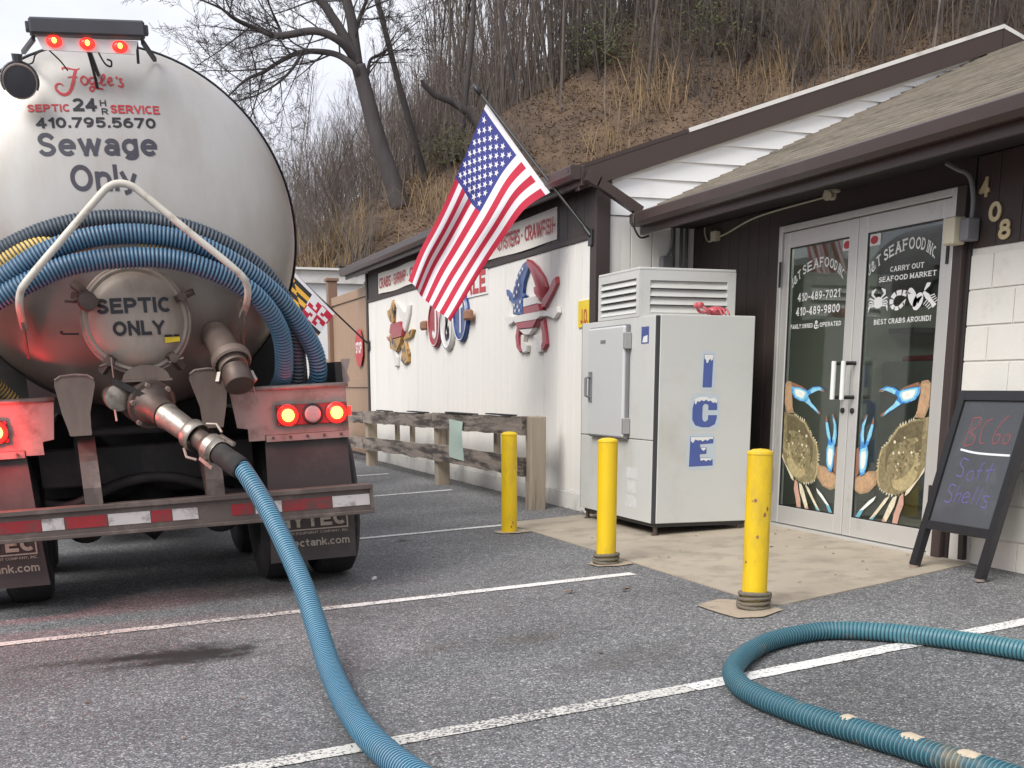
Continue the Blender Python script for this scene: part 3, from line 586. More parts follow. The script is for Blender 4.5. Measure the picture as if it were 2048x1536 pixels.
# door wall: brown boards, door, blocks
yb = 8.566; nb = 9; wv = (YC - .035 - yb) / nb; first = None
for i in range(nb):
    if first is None: mb = MB(); mb.box(XB, XB + .02, yb + .003, yb + wv - .003, 0, 2.33, c=.003); first = mb.build('door_wall_board', 'brown', shop)
    else: dup(first, shop, (0, i * wv, 0))
boxpart('door_wall', 'brown_dark', shop, XB + .021, XB + .12, yb, YC - .001, 0, 2.6)
boxpart('door_header', 'brown', shop, XB - .005, XB + .12, 6.385, yb - .002, 2.185, 2.6)
boxpart('door_post', 'brown', shop, XB - .05, XB + .05, 6.405, 6.488, 0, 2.183, c=.006)
boxpart('door_post', 'brown_dark', shop, XB - .012, XB + .1, 6.375, 6.403, 0, 2.183, c=.004)
boxpart('door_post', 'brown_dark', shop, XB - .012, XB + .1, 8.502, 8.563, 0, 2.183, c=.004)
boxpart('block_backing', 'mortar', shop, XB + .006, XB + .19, 1.5, 6.373, -.05, 1.84)
zrow = [(-.03, .16)] + [(.168 + .203 * i, .168 + .203 * i + .195) for i in range(8)]
for r_, (z0, z1) in enumerate(zrow):
    y1 = 6.372; ln = .395 if r_ % 2 else .195; first = None
    while y1 > 2.6:
        y0 = y1 - ln
        boxpart('block', 'block', shop, XB - .002, XB + .005, y0 + .003, y1 - .001, z0 + .002, z1 - .001, c=.0025)
        y1 = y0 - .004; ln = .395
for i in range(18):
    y1 = 6.372 - i * .2; boxpart('upper_wall_board', 'brown', shop, XB - .004, XB + .02, y1 - .194, y1, 1.822, 2.33, c=.003)
boxpart('upper_wall', 'brown_dark', shop, XB + .021, XB + .12, 1.5, 6.373, 1.842, 2.6)
# porch roof: courses of shingles, gutter, soffit
sb = .44; L = math.hypot(1, sb); cx_, sx_ = 1 / L, sb / L
mb = MB(); mb.prism([(4.46, jn(4.46) - .012), (7.9, jn(7.9) - .012), (7.9, jn(7.9) - .09), (4.46, jn(4.46) - .09)], lambda u, v, w_: (u, w_, v), 1.2, YC - .17); mb.build('roof_deck', 'brown_dark', shop)
nc = 30; run = (7.9 - 4.43) / nc; rr = random.Random(5)
for i in range(nc):                                              # each course lies over the one below, its lower edge ragged
    x0 = 4.43 + i * run; mb = MB(); yy = YC - .002 if i > 1 else YC - .12; segs = []
    y = yy
    while y > 1.2: segs.append((y, rr.uniform(-.008, .010), rr.uniform(-.002, .003))); y -= .17 * rr.uniform(.8, 1.2)
    segs.append((1.2, 0, 0)); vs_ = []
    for (y, dx, dz) in segs:
        a = x0 - .012 + dx; b = x0 + run + .004
        vs_ += [(a, y, jn(a) + .014 + dz), (a, y, jn(a) - .004), (b, y, jn(b) + .002)]
    k = len(segs)
    mb.add(vs_, [(3 * q, 3 * q + 3, 3 * q + 5, 3 * q + 2) for q in range(k - 1)] + [(3 * q + 1, 3 * q + 4, 3 * q + 3, 3 * q) for q in range(k - 1)])
    mb.build('shingle_course', 'shingle', shop)
mb = MB(); prof = [(4.44, 2.31), (4.37, 2.305), (4.345, 2.335), (4.34, 2.40), (4.355, 2.412), (4.44, 2.405)]
mb.prism(prof, lambda u, v, w_: (u, w_, v), 1.2, YC - .16); mb.build('gutter', 'gutter', shop)
boxpart('fascia', 'brown_fascia', shop, 4.442, 4.47, 1.2, YC - .155, 2.25, 2.40)
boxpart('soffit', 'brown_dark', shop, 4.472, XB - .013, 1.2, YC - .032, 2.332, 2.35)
# elbow that carries the upper gutter down to the porch gutter
mb = MB(); mb.beam((3.95, 9.80, 2.68), (4.05, 9.80, 2.63), .07, .085); mb.beam((4.04, 9.80, 2.635), (4.42, 9.80, 2.425), .07, .075); mb.build('downspout', 'gutter', shop)
mb = MB(); mb.tube(spline([(4.34, 9.75, 2.40), (4.33, 9.72, 2.30), (4.40, 9.75, 2.22), (4.5, 9.8, 2.24)]), .008, 6); mb.build('cable', 'black', shop)
# ---- double door
boxpart('door_frame', 'alu', shop, XB - .045, XB + .05, 8.457, 8.501, 0, 2.18, c=.003); boxpart('door_frame', 'alu', shop, XB - .045, XB + .05, 6.49, 6.533, 0, 2.18, c=.003)
boxpart('door_frame', 'alu', shop, XB - .045, XB + .05, 6.535, 8.455, 2.135, 2.18, c=.003); boxpart('threshold', 'alu', shop, XB - .07, XB + .05, 6.535, 8.455, .0, .018, c=.003)
DW = [('door', 7.508, 8.452), ('door', 6.538, 7.498)]
doors = []
for k, (nm, y0, y1) in enumerate(DW):
    mb = MB(); x0, x1 = XB - .03, XB + .015; st = .105 if k == 0 else .1
    s0, s1 = (.115, .085) if k == 0 else (.085, .115)
    s0 = .10; s1 = .085
    if k == 1: s0, s1 = .085, .10
    mb.box(x0, x1, y0, y0 + s0, .025, 2.128, c=.004); mb.box(x0, x1, y1 - s1, y1, .025, 2.128, c=.004)
    mb.box(x0 + .001, x1 - .001, y0 + s0, y1 - s1, .025, .155, c=.003); mb.box(x0 + .001, x1 - .001, y0 + s0, y1 - s1, 2.02, 2.128, c=.003)
    dr = mb.build(nm, 'alu', shop); doors.append(dr)
    boxpart('glass', 'glass', dr, XB - .012, XB - .006, y0 + s0 - .004, y1 - s1 + .004, .151, 2.024)
    g = MB()
    for (a, b, c_, d_) in ((y0 + s0, y0 + s0 + .008, .155, 2.02), (y1 - s1 - .008, y1 - s1, .155, 2.02), (y0 + s0, y1 - s1, .155, .163), (y0 + s0, y1 - s1, 2.012, 2.02)): g.box(XB - .022, XB - .0125, a, b, c_, d_)
    g.build('gasket', 'black', dr)
    yh = y0 + .055 if k == 0 else y1 - .05
    h = MB()
    for zz in (1.19, .965): h.tube([(XB - .03, yh, zz), (XB - .125, yh, zz)], .014, 10)
    h.build('handle_mount', 'black', dr, smooth=40)
    h = MB(); h.tube([(XB - .122, yh, .95), (XB - .122, yh, 1.205)], .0165, 12); h.build('handle', 'print_white', dr, smooth=40)
    h = MB(); h.lathe((XB - .03, yh, .875), (-1, 0, 0), [(0, .014), (.018, .012), (.02, 0)], 14); h.build('lock', 'black', dr)
    yy = y1 + .005 if k == 0 else y0 - .005
    for zz in (1.84, .35): boxpart('hinge', 'brown_dark', dr, XB - .052, XB - .046, yy - .012, yy + .012, zz - .09, zz + .09)
XG = XB - .0126
gl = lambda o: (lambda u, v, w=0.: (XG - o - w, u, v))
def arc_text(mb, s, pts, hgt, fn, bold=.02):
    """text bent along a curve given by (Y,z) points left to right"""
    cur = spline(pts, 12)
    def at(a):
        q = a * (len(cur) - 1); i = max(0, min(int(q), len(cur) - 2)); t = q - i
        return (cur[i][0] + (cur[i + 1][0] - cur[i][0]) * t, cur[i][1] + (cur[i + 1][1] - cur[i][1]) * t, cur[i + 1][0] - cur[i][0], cur[i + 1][1] - cur[i][1])
    def warp(a, b):
        y, z, dy, dz = at(a); l = math.hypot(dy, dz); nx, nz_ = dz / l, -dy / l
        return (y + nx * b * hgt * .55, z + nz_ * b * hgt)
    put_text(mb, s, fn, 0, 0, 0, 0, bold, warp=warp, slab=True)
f0 = gl(.0012)
def line_part(fn_, k): mb = MB(); fn_(mb); mb.build('lettering', 'print_white', doors[k])
line_part(lambda mb: arc_text(mb, 'J&T SEAFOOD INC.', [(8.33, 1.735), (8.25, 1.785), (8.16, 1.825), (8.01, 1.853), (7.89, 1.848), (7.79, 1.82), (7.73, 1.79), (7.68, 1.75)], .068, f0, .03), 0)
for k, (txt, a, b, c_, d_) in ((0, ('410-489-7021', 8.25, 7.70, 1.637, 1.694)), (0, ('410-489-9800', 8.265, 7.70, 1.538, 1.595)), (0, ('FAMILY OWNED', 8.33, 8.03, 1.447, 1.478)), (0, ('&', 8.015, 7.95, 1.436, 1.494)), (0, ('OPERATED', 7.94, 7.67, 1.447, 1.478)),
                               (1, ('CARRY OUT', 7.145, 6.796, 1.754, 1.787)), (1, ('SEAFOOD MARKET', 7.26, 6.67, 1.697, 1.73)), (1, ('BEST CRABS AROUND!', 7.29, 6.69, 1.432, 1.465))):
    line_part(lambda mb: put_text(mb, txt, f0, a, b, c_, d_, .03, slab=True), k)
line_part(lambda mb: arc_text(mb, 'J&T SEAFOOD INC.', [(7.375, 1.745), (7.27, 1.80), (7.145, 1.845), (6.99, 1.872), (6.86, 1.865), (6.77, 1.838), (6.70, 1.795)], .075, f0, .03), 1)
# four small white sea animals
def circ(cx, cy, rx, ry, n_=18, a0=0., a1=6.2832, rot=0.):
    c_, s_ = math.cos(rot), math.sin(rot); o = []
    for i in range(n_):
        t = a0 + (a1 - a0) * i / (n_ if a1 - a0 > 6.28 else n_ - 1); x_, y_ = rx * math.cos(t), ry * math.sin(t); o.append((cx + x_ * c_ - y_ * s_, cy + x_ * s_ + y_ * c_))
    return o
mb = MB(); kx = -1.0                                             # drawn with u to the right, so Y = y0 - u
def ic(y0, z0): return lambda u, v, w=0.: (XG - .0012, y0 - u * 1.38, z0 + v * .95)
f = ic(7.255, 1.572); mb.add([f(*p) for p in circ(0, 0, .042, .038)], [tuple(range(18))])
for s_ in (-1, 1):
    for q, (dy, ey) in enumerate(((.015, .03), (.0, .0), (-.012, -.03), (-.022, -.052))):
        stroke(mb, [(s_ * .035, dy), (s_ * .066, dy + .016 - q * .006), (s_ * .078, ey - .008)], [.011, .010, .004], f)
    stroke(mb, [(s_ * .022, .03), (s_ * .05, .055), (s_ * .045, .075), (s_ * .022, .092)], [.010, .016, .024, .005], f)
f = ic(7.035, 1.572); pts = spline([(.06, .038), (.02, .05), (-.025, .045), (-.052, .012), (-.05, -.025), (-.025, -.048), (.01, -.045), (.035, -.022)], 5)
for q in range(0, len(pts) - 2, 5): stroke(mb, pts[q:q + 5], [.036 - .0004 * q] * 5, f)
stroke(mb, [(.05, .048), (.09, .036)], [.02, .003], f); stroke(mb, [(.03, -.02), (.05, .0), (.045, -.03)], [.01, .02, .004], f)
f = ic(6.865, 1.572); mb.add([f(*p) for p in circ(-.02, .012, .03, .066, 18, rot=.35)], [tuple(range(18))]); 
mb.add([f(*p) for p in circ(.022, -.018, .034, .058, 18, rot=-.35)], [tuple(range(18))])
f = ic(6.735, 1.575); stroke(mb, [(-.035, .035), (-.005, .005), (.03, -.035), (.05, -.06)], [.018, .034, .022, .034], f)
stroke(mb, [(-.03, .045), (-.005, .08), (.01, .088)], [.008, .03, .006], f); stroke(mb, [(-.045, .01), (-.072, -.01), (-.07, -.035)], [.008, .03, .006], f)
for q in range(4): stroke(mb, [(.01 + q * .012, .005 - q * .014), (.045 + q * .008, .015 - q * .012)], .006, f); stroke(mb, [(-.005 + q * .012, -.015 - q * .014), (-.03 + q * .012, -.045 - q * .010)], .006, f)
mb.build('sea_animals', 'print_white', doors[1])
for k, (ya, yb_) in enumerate(((7.70, 7.60), (7.405, 7.27))):
    mb = MB(); z0, z1 = (1.935, 2.008) if k == 0 else (1.935, 2.008)
    mb.quad(f0(ya, z0), f0(yb_, z0), f0(yb_, z1), f0(ya, z1), 0); mb.add([gl(.0022)(*p) for p in circ((ya + yb_) / 2, (z0 + z1) / 2, .042, .026)], [tuple(range(18))], 1); mb.build('sticker', ['print_white', 'rust_red'], doors[k])
PCRAB={'claw_blue':[(11.661,2.196),(11.753,2.186),(11.903,2.106),(12.018,1.996),(12.077,1.905),(11.999,1.828),(11.789,1.839),(11.659,1.878),(11.752,1.907),(11.715,2.009),(11.606,2.116),(11.534,2.173)],'claw_red':[(11.661,2.213),(11.534,2.190),(11.357,2.118),(11.183,2.014),(11.097,1.919),(11.147,1.845),(11.283,1.808),(11.424,1.874),(11.443,1.932),(11.390,1.940),(11.461,2.025),(11.570,2.125),(11.661,2.173)],'body_blue':[(11.999,1.852),(11.696,1.880),(11.695,1.705),(11.999,1.720)],'body_white':[(11.696,1.857),(11.389,1.860),(11.301,1.798),(11.283,1.786),(11.696,1.775)],'body_red':[(11.696,1.775),(11.266,1.785),(11.213,1.731),(11.179,1.718),(11.695,1.707)],'band_white':[(11.999,1.708),(11.179,1.718),(11.178,1.667),(11.281,1.644),(11.960,1.640)],'tail_red':[(11.922,1.639),(11.264,1.646),(11.386,1.574),(11.864,1.580)],'tail_white':[(11.834,1.575),(11.393,1.572),(11.529,1.516),(11.676,1.522)],'leg_red':[(10.852,1.994),(10.834,1.933),(10.947,1.854),(11.145,1.744),(11.265,1.728),(11.214,1.815),(11.046,1.883),(10.916,1.983)],'leg_blue':[(12.255,1.977),(12.156,1.934),(11.999,1.852),(11.980,1.815),(12.136,1.860),(12.235,1.927)],'leg_white':[(11.179,1.712),(10.977,1.701),(10.798,1.735),(10.781,1.680),(10.877,1.630),(11.043,1.660),(11.178,1.667)],'leg_white2':[(12.297,1.699),(12.136,1.715),(11.941,1.699),(11.999,1.660),(12.157,1.631),(12.257,1.660)],'leg_red2':[(11.902,1.620),(11.826,1.593),(11.864,1.511),(11.845,1.426),(11.750,1.364),(11.825,1.354),(11.921,1.404),(11.960,1.514)],'leg_white3':[(11.788,1.526),(11.676,1.516),(11.712,1.458),(11.601,1.419),(11.619,1.361),(11.731,1.351),(11.787,1.413)],'leg_red3':[(11.264,1.626),(11.178,1.645),(11.125,1.529),(11.089,1.415),(11.173,1.361),(11.260,1.375),(11.192,1.441),(11.210,1.533)],'leg_white4':[(11.456,1.508),(11.350,1.515),(11.279,1.455),(11.208,1.385),(11.242,1.346),(11.348,1.348),(11.384,1.378),(11.296,1.399)]}
MCRAB={'claw_gold':[(17.118,2.179),(17.012,2.123),(17.064,1.961),(17.110,1.864),(17.296,1.889),(17.441,1.980),(17.473,2.049),(17.279,2.072),(17.197,2.134)],'claw_white':[(17.045,2.166),(16.760,2.092),(16.487,1.980),(16.348,1.989),(16.274,2.064),(16.174,2.058),(16.215,1.950),(16.326,1.845),(16.438,1.738),(16.612,1.744),(16.567,1.856),(16.773,1.947)],'body_red':[(17.222,1.869),(16.707,1.878),(16.504,1.772),(16.582,1.678),(17.092,1.663),(17.309,1.755)],'body_gold':[(17.312,1.730),(17.092,1.660),(16.583,1.675),(16.660,1.600),(16.886,1.491),(17.254,1.533)],'leg_gold':[(16.406,1.704),(16.096,1.756),(15.997,1.744),(16.103,1.661),(16.308,1.637),(16.586,1.630)],'leg_gold2':[(16.662,1.567),(16.448,1.609),(16.287,1.460),(16.296,1.347),(16.542,1.311),(16.715,1.371),(16.635,1.468)],'leg_white':[(17.218,1.516),(17.028,1.544),(16.891,1.424),(16.902,1.308),(17.051,1.293),(17.079,1.395)],'leg_red':[(17.546,1.713),(17.317,1.671),(17.283,1.636),(17.435,1.649)]}
DCRAB={'shell':[(6.781,0.835),(6.854,0.810),(6.942,0.784),(7.002,0.727),(7.038,0.685),(7.114,0.634),(7.135,0.576),(7.141,0.511),(7.139,0.422),(7.113,0.383),(7.042,0.355),(6.946,0.347),(6.843,0.371),(6.770,0.408),(6.700,0.468),(6.645,0.533),(6.626,0.580),(6.623,0.657),(6.632,0.732),(6.620,0.839),(6.634,0.853),(6.694,0.844)],'arm':[(6.761,0.881),(6.788,0.846),(6.682,0.845),(6.642,0.921),(6.628,1.011),(6.634,1.056),(6.673,1.078),(6.733,1.071),(6.749,1.048),(6.738,1.003),(6.755,0.934)],'palm':[(6.742,1.037),(6.829,1.033),(6.904,1.021),(6.961,1.006),(6.977,0.978),(6.933,0.932),(6.868,0.933),(6.782,0.957),(6.743,0.995)],'palm_top':[(6.962,1.014),(6.856,1.045),(6.757,1.065),(6.740,1.042),(6.829,1.033),(6.904,1.022)],'finger':[(6.961,1.010),(7.023,1.033),(7.104,1.037),(7.170,1.017),(7.181,0.997),(7.115,1.013),(7.046,0.998),(6.977,0.978)],'finger2':[(6.963,0.971),(7.011,0.923),(7.074,0.891),(7.151,0.850),(7.123,0.842),(7.045,0.876),(6.932,0.924),(6.894,0.937)],'arm2':[(7.139,0.487),(7.237,0.481),(7.319,0.451),(7.390,0.429),(7.408,0.386),(7.380,0.337),(7.320,0.321),(7.221,0.341),(7.143,0.397)],'forearm2':[(7.396,0.621),(7.365,0.631),(7.346,0.540),(7.349,0.457),(7.389,0.421),(7.404,0.495)],'palm2':[(7.347,0.640),(7.270,0.660),(7.250,0.603),(7.255,0.521),(7.277,0.462),(7.326,0.442),(7.344,0.491),(7.354,0.582)],'finger3':[(7.347,0.640),(7.361,0.705),(7.348,0.788),(7.305,0.854),(7.290,0.847),(7.319,0.781),(7.318,0.707),(7.305,0.650)],'finger4':[(7.298,0.650),(7.276,0.717),(7.242,0.791),(7.219,0.840),(7.207,0.792),(7.233,0.710),(7.263,0.656)],'leg':[(6.635,0.549),(6.644,0.518),(6.791,0.367),(6.827,0.348),(6.818,0.381),(6.700,0.468)],'leg_teal':[(7.135,0.323),(7.159,0.289),(7.266,0.221),(7.343,0.129),(7.371,0.109),(7.388,0.133),(7.322,0.207),(7.215,0.284)],'leg_b':[(6.985,0.336),(7.021,0.292),(7.121,0.201),(7.197,0.119),(7.253,0.105),(7.202,0.160),(7.112,0.243),(7.037,0.315)],'leg_c':[(6.905,0.342),(6.925,0.276),(7.006,0.163),(7.043,0.118),(7.083,0.110),(7.037,0.193),(6.980,0.288),(6.944,0.331)],'leg_d':[(6.842,0.363),(6.834,0.292),(6.866,0.225),(6.890,0.151),(6.943,0.145),(6.932,0.219),(6.899,0.287),(6.879,0.344)]}
# ---- blue crabs printed on the two panes
COLS = {'shell': ('crab_shell', 0), 'arm': ('crab_tan', 1), 'palm': ('crab_blue', 2), 'palm_top': ('crab_brown', 3), 'finger': ('crab_blue', 1), 'finger2': ('crab_blue', 1), 'arm2': ('crab_tan', 1), 'forearm2': ('crab_brown', 2),
        'palm2': ('crab_blue', 3), 'finger3': ('crab_blue', 1), 'finger4': ('crab_blue', 1), 'leg': ('crab_pale', 1), 'leg_teal': ('crab_teal', 1), 'leg_b': ('crab_pale', 1), 'leg_c': ('crab_pale', 2), 'leg_d': ('crab_pink', 1)}
cm = ['crab_shell', 'crab_tan', 'crab_blue', 'crab_brown', 'crab_pale', 'crab_teal', 'crab_pink', 'crab_white', 'crab_dark', 'crab_gold', 'crab_cyan', 'crab_glow', 'crab_orange', 'crab_green']
for k_, c_, v_ in (('crab_dark', (.15, .125, .065), .5), ('crab_gold', (.46, .38, .20), .4), ('crab_cyan', (.30, .66, .92), .15), ('crab_glow', (.95, .93, .80), .05), ('crab_orange', (.52, .33, .19), .3), ('crab_green', (.22, .38, .22), .35)): M[k_] = mat(k_, c_, .5, var=v_ + .2, scale=40)
def shrink(p, k):
    cu = sum(a for a, b in p) / len(p); cv = sum(b for a, b in p) / len(p); return [(cu + (a - cu) * k, cv + (b - cv) * k) for a, b in p]
for side in (0, 1):
    mb = MB(); mir = (lambda y: y) if side == 1 else (lambda y: 15.005 - y)
    lo, hi = (6.642, 7.409) if side == 1 else (7.612, 8.364)
    def cl(y): return min(max(mir(y), lo), hi)
    def lay_(poly, m_, h): f = gl(.0013 + .0005 * h); mb.add([f(cl(u), v) for u, v in poly], [tuple(range(len(poly)))], cm.index(m_))
    rr = random.Random(3)
    for k, poly in DCRAB.items():
        m_, lay = COLS[k]; lay_(poly, m_, lay * 5)
        if k == 'shell':
            lay_([(u + .0, v + .045) for u, v in shrink(poly, .72)], 'crab_dark', 1); lay_([(u - .03, v - .10) for u, v in shrink(poly, .5)], 'crab_gold', 2); lay_([(u + .02, v - .02) for u, v in shrink(poly, .55)], 'crab_shell', 3)
            for a, b in zip(poly[1:9], poly[2:10]): lay_([a, b, (b[0] * .94 + 6.86 * .06, b[1] * .94 + .6 * .06), (a[0] * .94 + 6.86 * .06, a[1] * .94 + .6 * .06)], 'crab_gold', 3.5)
            for q in range(70):                                  # mottling of the shell
                a, r_ = rr.uniform(0, 6.28), rr.random() ** .5 * .8; u, v = 6.86 + math.cos(a) * .21 * r_, .60 + math.sin(a) * .20 * r_; s_ = rr.uniform(.006, .02)
                lay_([(u + s_ * math.cos(t_) * rr.uniform(.5, 1.3), v + s_ * math.sin(t_) * rr.uniform(.4, 1.)) for t_ in (0, .9, 1.8, 2.7, 3.6, 4.5, 5.4)], rr.choice(('crab_dark', 'crab_gold', 'crab_dark', 'crab_shell')) if q % 9 else 'crab_pale', 4.2 + q * .015)
        if k in ('palm', 'palm2'):
            lay_(shrink(poly, .8), 'crab_cyan', lay * 5 + 1); lay_(shrink(poly, .58), 'crab_white', lay * 5 + 2); lay_(shrink(poly, .25), 'crab_glow', lay * 5 + 3)
        if k.startswith('finger'):
            lay_(shrink(poly, .7), 'crab_cyan', lay * 5 + 1)
            far = sorted(poly, key=lambda p: -math.hypot(p[0] - (6.95 if k in ('finger', 'finger2') else 7.30), p[1] - (.98 if k in ('finger', 'finger2') else .66)))[:3]; lay_(far, 'crab_brown', lay * 5 + 2)
        if k in ('arm', 'arm2'):
            lay_(shrink(poly, .8), 'crab_orange', lay * 5 + .5)
            pass
        if k in ('leg_teal', 'leg_b', 'leg_c'):
            lo_ = [p for p in poly if p[1] < .22]
            if len(lo_) > 2: lay_(lo_, 'crab_teal' if k != 'leg_c' else 'crab_pink', lay * 5 + 1)
            if k == 'leg_teal': lay_([p for p in poly if p[1] > .2], 'crab_white', lay * 5 + 1)
    sh = DCRAB['shell']; f = gl(.0011)
    for q in range(0, 12):                                       # spines along the shell margin
        a, b = sh[q], sh[q + 1]
        for t in (.1, .4, .7):
            p = (a[0] + (b[0] - a[0]) * t, a[1] + (b[1] - a[1]) * t); p2 = (a[0] + (b[0] - a[0]) * (t + .22), a[1] + (b[1] - a[1]) * (t + .22))
            mx_, mz_ = (p[0] + p2[0]) / 2, (p[1] + p2[1]) / 2; ox, oz = mx_ - 6.86, mz_ - .60; l = math.hypot(ox, oz)
            mb.add([f(cl(p[0]), p[1]), f(cl(p2[0]), p2[1]), f(cl(mx_ + ox / l * .022), mz_ + oz / l * .022)], [(0, 1, 2)], 4 if (q + int(t * 10)) % 3 else 0)
    mb.build('crab_decal', cm, doors[side])
# ---- fittings on the door wall
for s_, u0, u1, v0, v1 in (('4', 6.335, 6.245, 2.095, 2.205), ('0', 6.235, 6.13, 1.95, 2.06), ('8', 6.14, 6.04, 1.845, 1.955)):
    mb = MB()
    for q in range(5): put_text(mb, s_, lambda u, v: (XB - .0065 - q * .0022, u, v), u0, u1, v0, v1, .05)
    mb.build('house_number', 'gold_num', shop)
boxpart('switch_box', 'cream_box', shop, XB - .14, XB - .051, 6.375, 6.47, 1.845, 2.0, c=.008)
boxpart('switch_box_side', 'pvc_grey', shop, XB - .10, XB - .014, 6.30, 6.373, 1.86, 1.985, c=.006)
mb = MB(); mb.tube(spline([(XB - .05, 6.335, 1.98), (XB - .05, 6.335, 2.10), (XB - .06, 6.37, 2.22), (XB - .09, 6.45, 2.27), (XB - .11, 6.52, 2.31)]), .014, 8); mb.build('conduit', 'pvc_grey', shop, smooth=True)
mb = MB(); mb.lathe((XB - .09, 7.75, 2.331), (0, 0, -1), [(.055, 0), (.055, .012), (.03, .02), (.03, .05), (.022, .062), (0, .064)], 16); mb.tube([(XB - .09, 7.75, 2.30), (XB - .16, 7.70, 2.285)], [.02, .032], 10); mb.build('porch_sensor', 'cream_box', shop, smooth=40)
boxpart('junction_box', 'cream_box', shop, XB - .05, XB, 9.50, 9.585, 2.19, 2.265, c=.004)
mb = MB(); mb.tube(spline([(XB - .012, 9.5, 2.22), (XB - .012, 9.35, 2.235), (XB - .012, 9.0, 2.29), (XB - .012, 8.6, 2.31), (XB - .012, 7.9, 2.318)]), .007, 6); mb.tube(spline([(XB - .012, 9.58, 2.21), (XB - .012, 9.68, 2.20), (XB - .012, 9.75, 2.26), (XB - .012, 9.76, 2.32)]), .007, 6); mb.build('cable', 'cream_box', shop, smooth=True)
mb = MB()
for dx in (0, .07, .12): mb.tube([(4.80 + dx, YC - .05, 1.5), (4.80 + dx, YC - .05, 2.33)], .014, 8)
mb.tube(spline([(4.70, YC - .05, 2.08), (4.74, YC - .06, 2.10), (4.78, YC - .06, 2.2), (4.78, YC - .06, 2.33)]), .012, 8); mb.build('conduit', 'pvc_grey', shop, smooth=True)
boxpart('meter_box', 'pvc_grey', shop, 4.68, 4.78, YC - .1, YC - .023, 1.98, 2.1, c=.006)
mb = MB(); mb.box(XB - .03, XB - .0045, 5.2, 5.86, 1.98, 2.42, c=.003); mb.build('notice_board', 'print_white', shop)
mb = MB(); mb.tube([(XB - .003, 5.80, 1.285), (XB - .04, 5.80, 1.285), (XB - .05, 5.70, 1.29)], .016, 8); mb.build('hook', 'vinyl_brown', shop)
# ---- room behind the glass
boxpart('interior_floor', 'interior_floor', shop, XB + .051, 10.5, 3.0, 9.85, -.02, .0)
boxpart('interior_back', 'interior_wall', shop, 10.5, 10.6, 3.0, 9.85, 0, 2.6); boxpart('interior_side', 'interior_wall', shop, XB + .13, 10.5, 9.86, 9.95, 0, 2.6); boxpart('interior_side', 'interior_wall', shop, XB + .2, 10.5, 2.9, 2.99, 0, 2.6)
boxpart('interior_ceiling', 'interior_dark', shop, XB + .13, 10.5, 3.0, 9.85, 2.5, 2.55)
boxpart('counter', 'counter', shop, 7.0, 7.7, 4.6, 9.2, 0, .95, c=.01); boxpart('counter_top', 'interior_dark', shop, 6.95, 7.75, 4.55, 9.25, .952, .99, c=.005)
M['tube'] = mat('interior_fill_glow', (.9, .95, .9), .5, emit=(.95, 1., .9), estr=8.)  # glowing strips added to brighten the room seen through the door glass
for x in (5.75, 8.2): boxpart('interior_fill_strip', 'tube', shop, x, x + .12, 6.6, 7.9, 2.44, 2.498)
for q in range(4): boxpart('shelf', 'counter', shop, 9.9, 10.45, 4.2, 9.4, .7 + q * .42, .73 + q * .42)
boxpart('display_case', 'counter', shop, 6.85, 9.3, 9.1, 9.85, 0, 1.25, c=.02); boxpart('wall_shelf', 'interior_dark', shop, 6.9, 9.2, 9.55, 9.85, 1.5, 1.54); boxpart('menu_board', 'interior_dark', shop, 6.75, 8.6, 9.82, 9.858, 1.75, 2.45)
for q in range(9): boxpart('display_tray', ('print_red', 'print_white', 'toy_red')[q % 3], shop, 6.95 + q * .22, 7.11 + q * .22, 9.2, 9.7, 1.252, 1.30, c=.01)

# ------------------------------------------------------------------ things on the long wall
fa = wx(XA)
# banner with nailed corners, sagging between
mb = MB(); k = 60; vs_ = []
for i in range(k + 1):
    y = 18.05 - (18.05 - 10.90) * i / k; sg = -.015 * math.sin(i / k * math.pi * 4) ** 2; w_ = .010 + .006 * math.sin(i * .5)
    vs_ += [fa(y, 2.315 + sg, w_ + .003), fa(y, 2.59 + sg * .6, w_ + .003)]
mb.add(vs_, [(2 * i, 2 * i + 2, 2 * i + 3, 2 * i + 1) for i in range(k)]); 
for (word, a, b) in (('CRABS \u00b7', 17.95, 17.15), ('SHRIMP \u00b7', 17.1, 16.3), ('CLAMS \u00b7', 16.2, 15.3), ('SNOW CRAB \u00b7', 15.2, 12.65), ('OYSTERS \u00b7', 12.58, 11.8), ('CRAWFISH', 11.73, 10.95)):
    put_text(mb, word, lambda u, v: fa(u, v, .024), a, b, 2.372, 2.515, .03, 1)
tag(mb.build('banner', ['banner', 'print_red']), 'long off white banner with red seafood names along brown wall band', 'banner')
mb = MB(); mb.box(XA - .012, XA - .001, 12.94, 14.1, 1.985, 2.25); put_text(mb, 'SALE', lambda u, v: fa(u, v, .0145), 13.98, 12.99, 2.0, 2.235, .06, 1)
tag(mb.build('sale_sign', ['print_white', 'rust_red']), 'white sale sign with bold red letters under the banner', 'sign')
mb = MB(); mb.box(XA - .012, XA - .001, 10.085, 10.36, 1.53, 1.75); put_text(mb, 'J.O.', lambda u, v: fa(u, v, .0145), 10.30, 10.13, 1.56, 1.68, .03, 1)
tag(mb.build('spice_sign', ['sign_yellow', 'rust_red']), 'small yellow sign with red initials beside the corner post', 'sign')
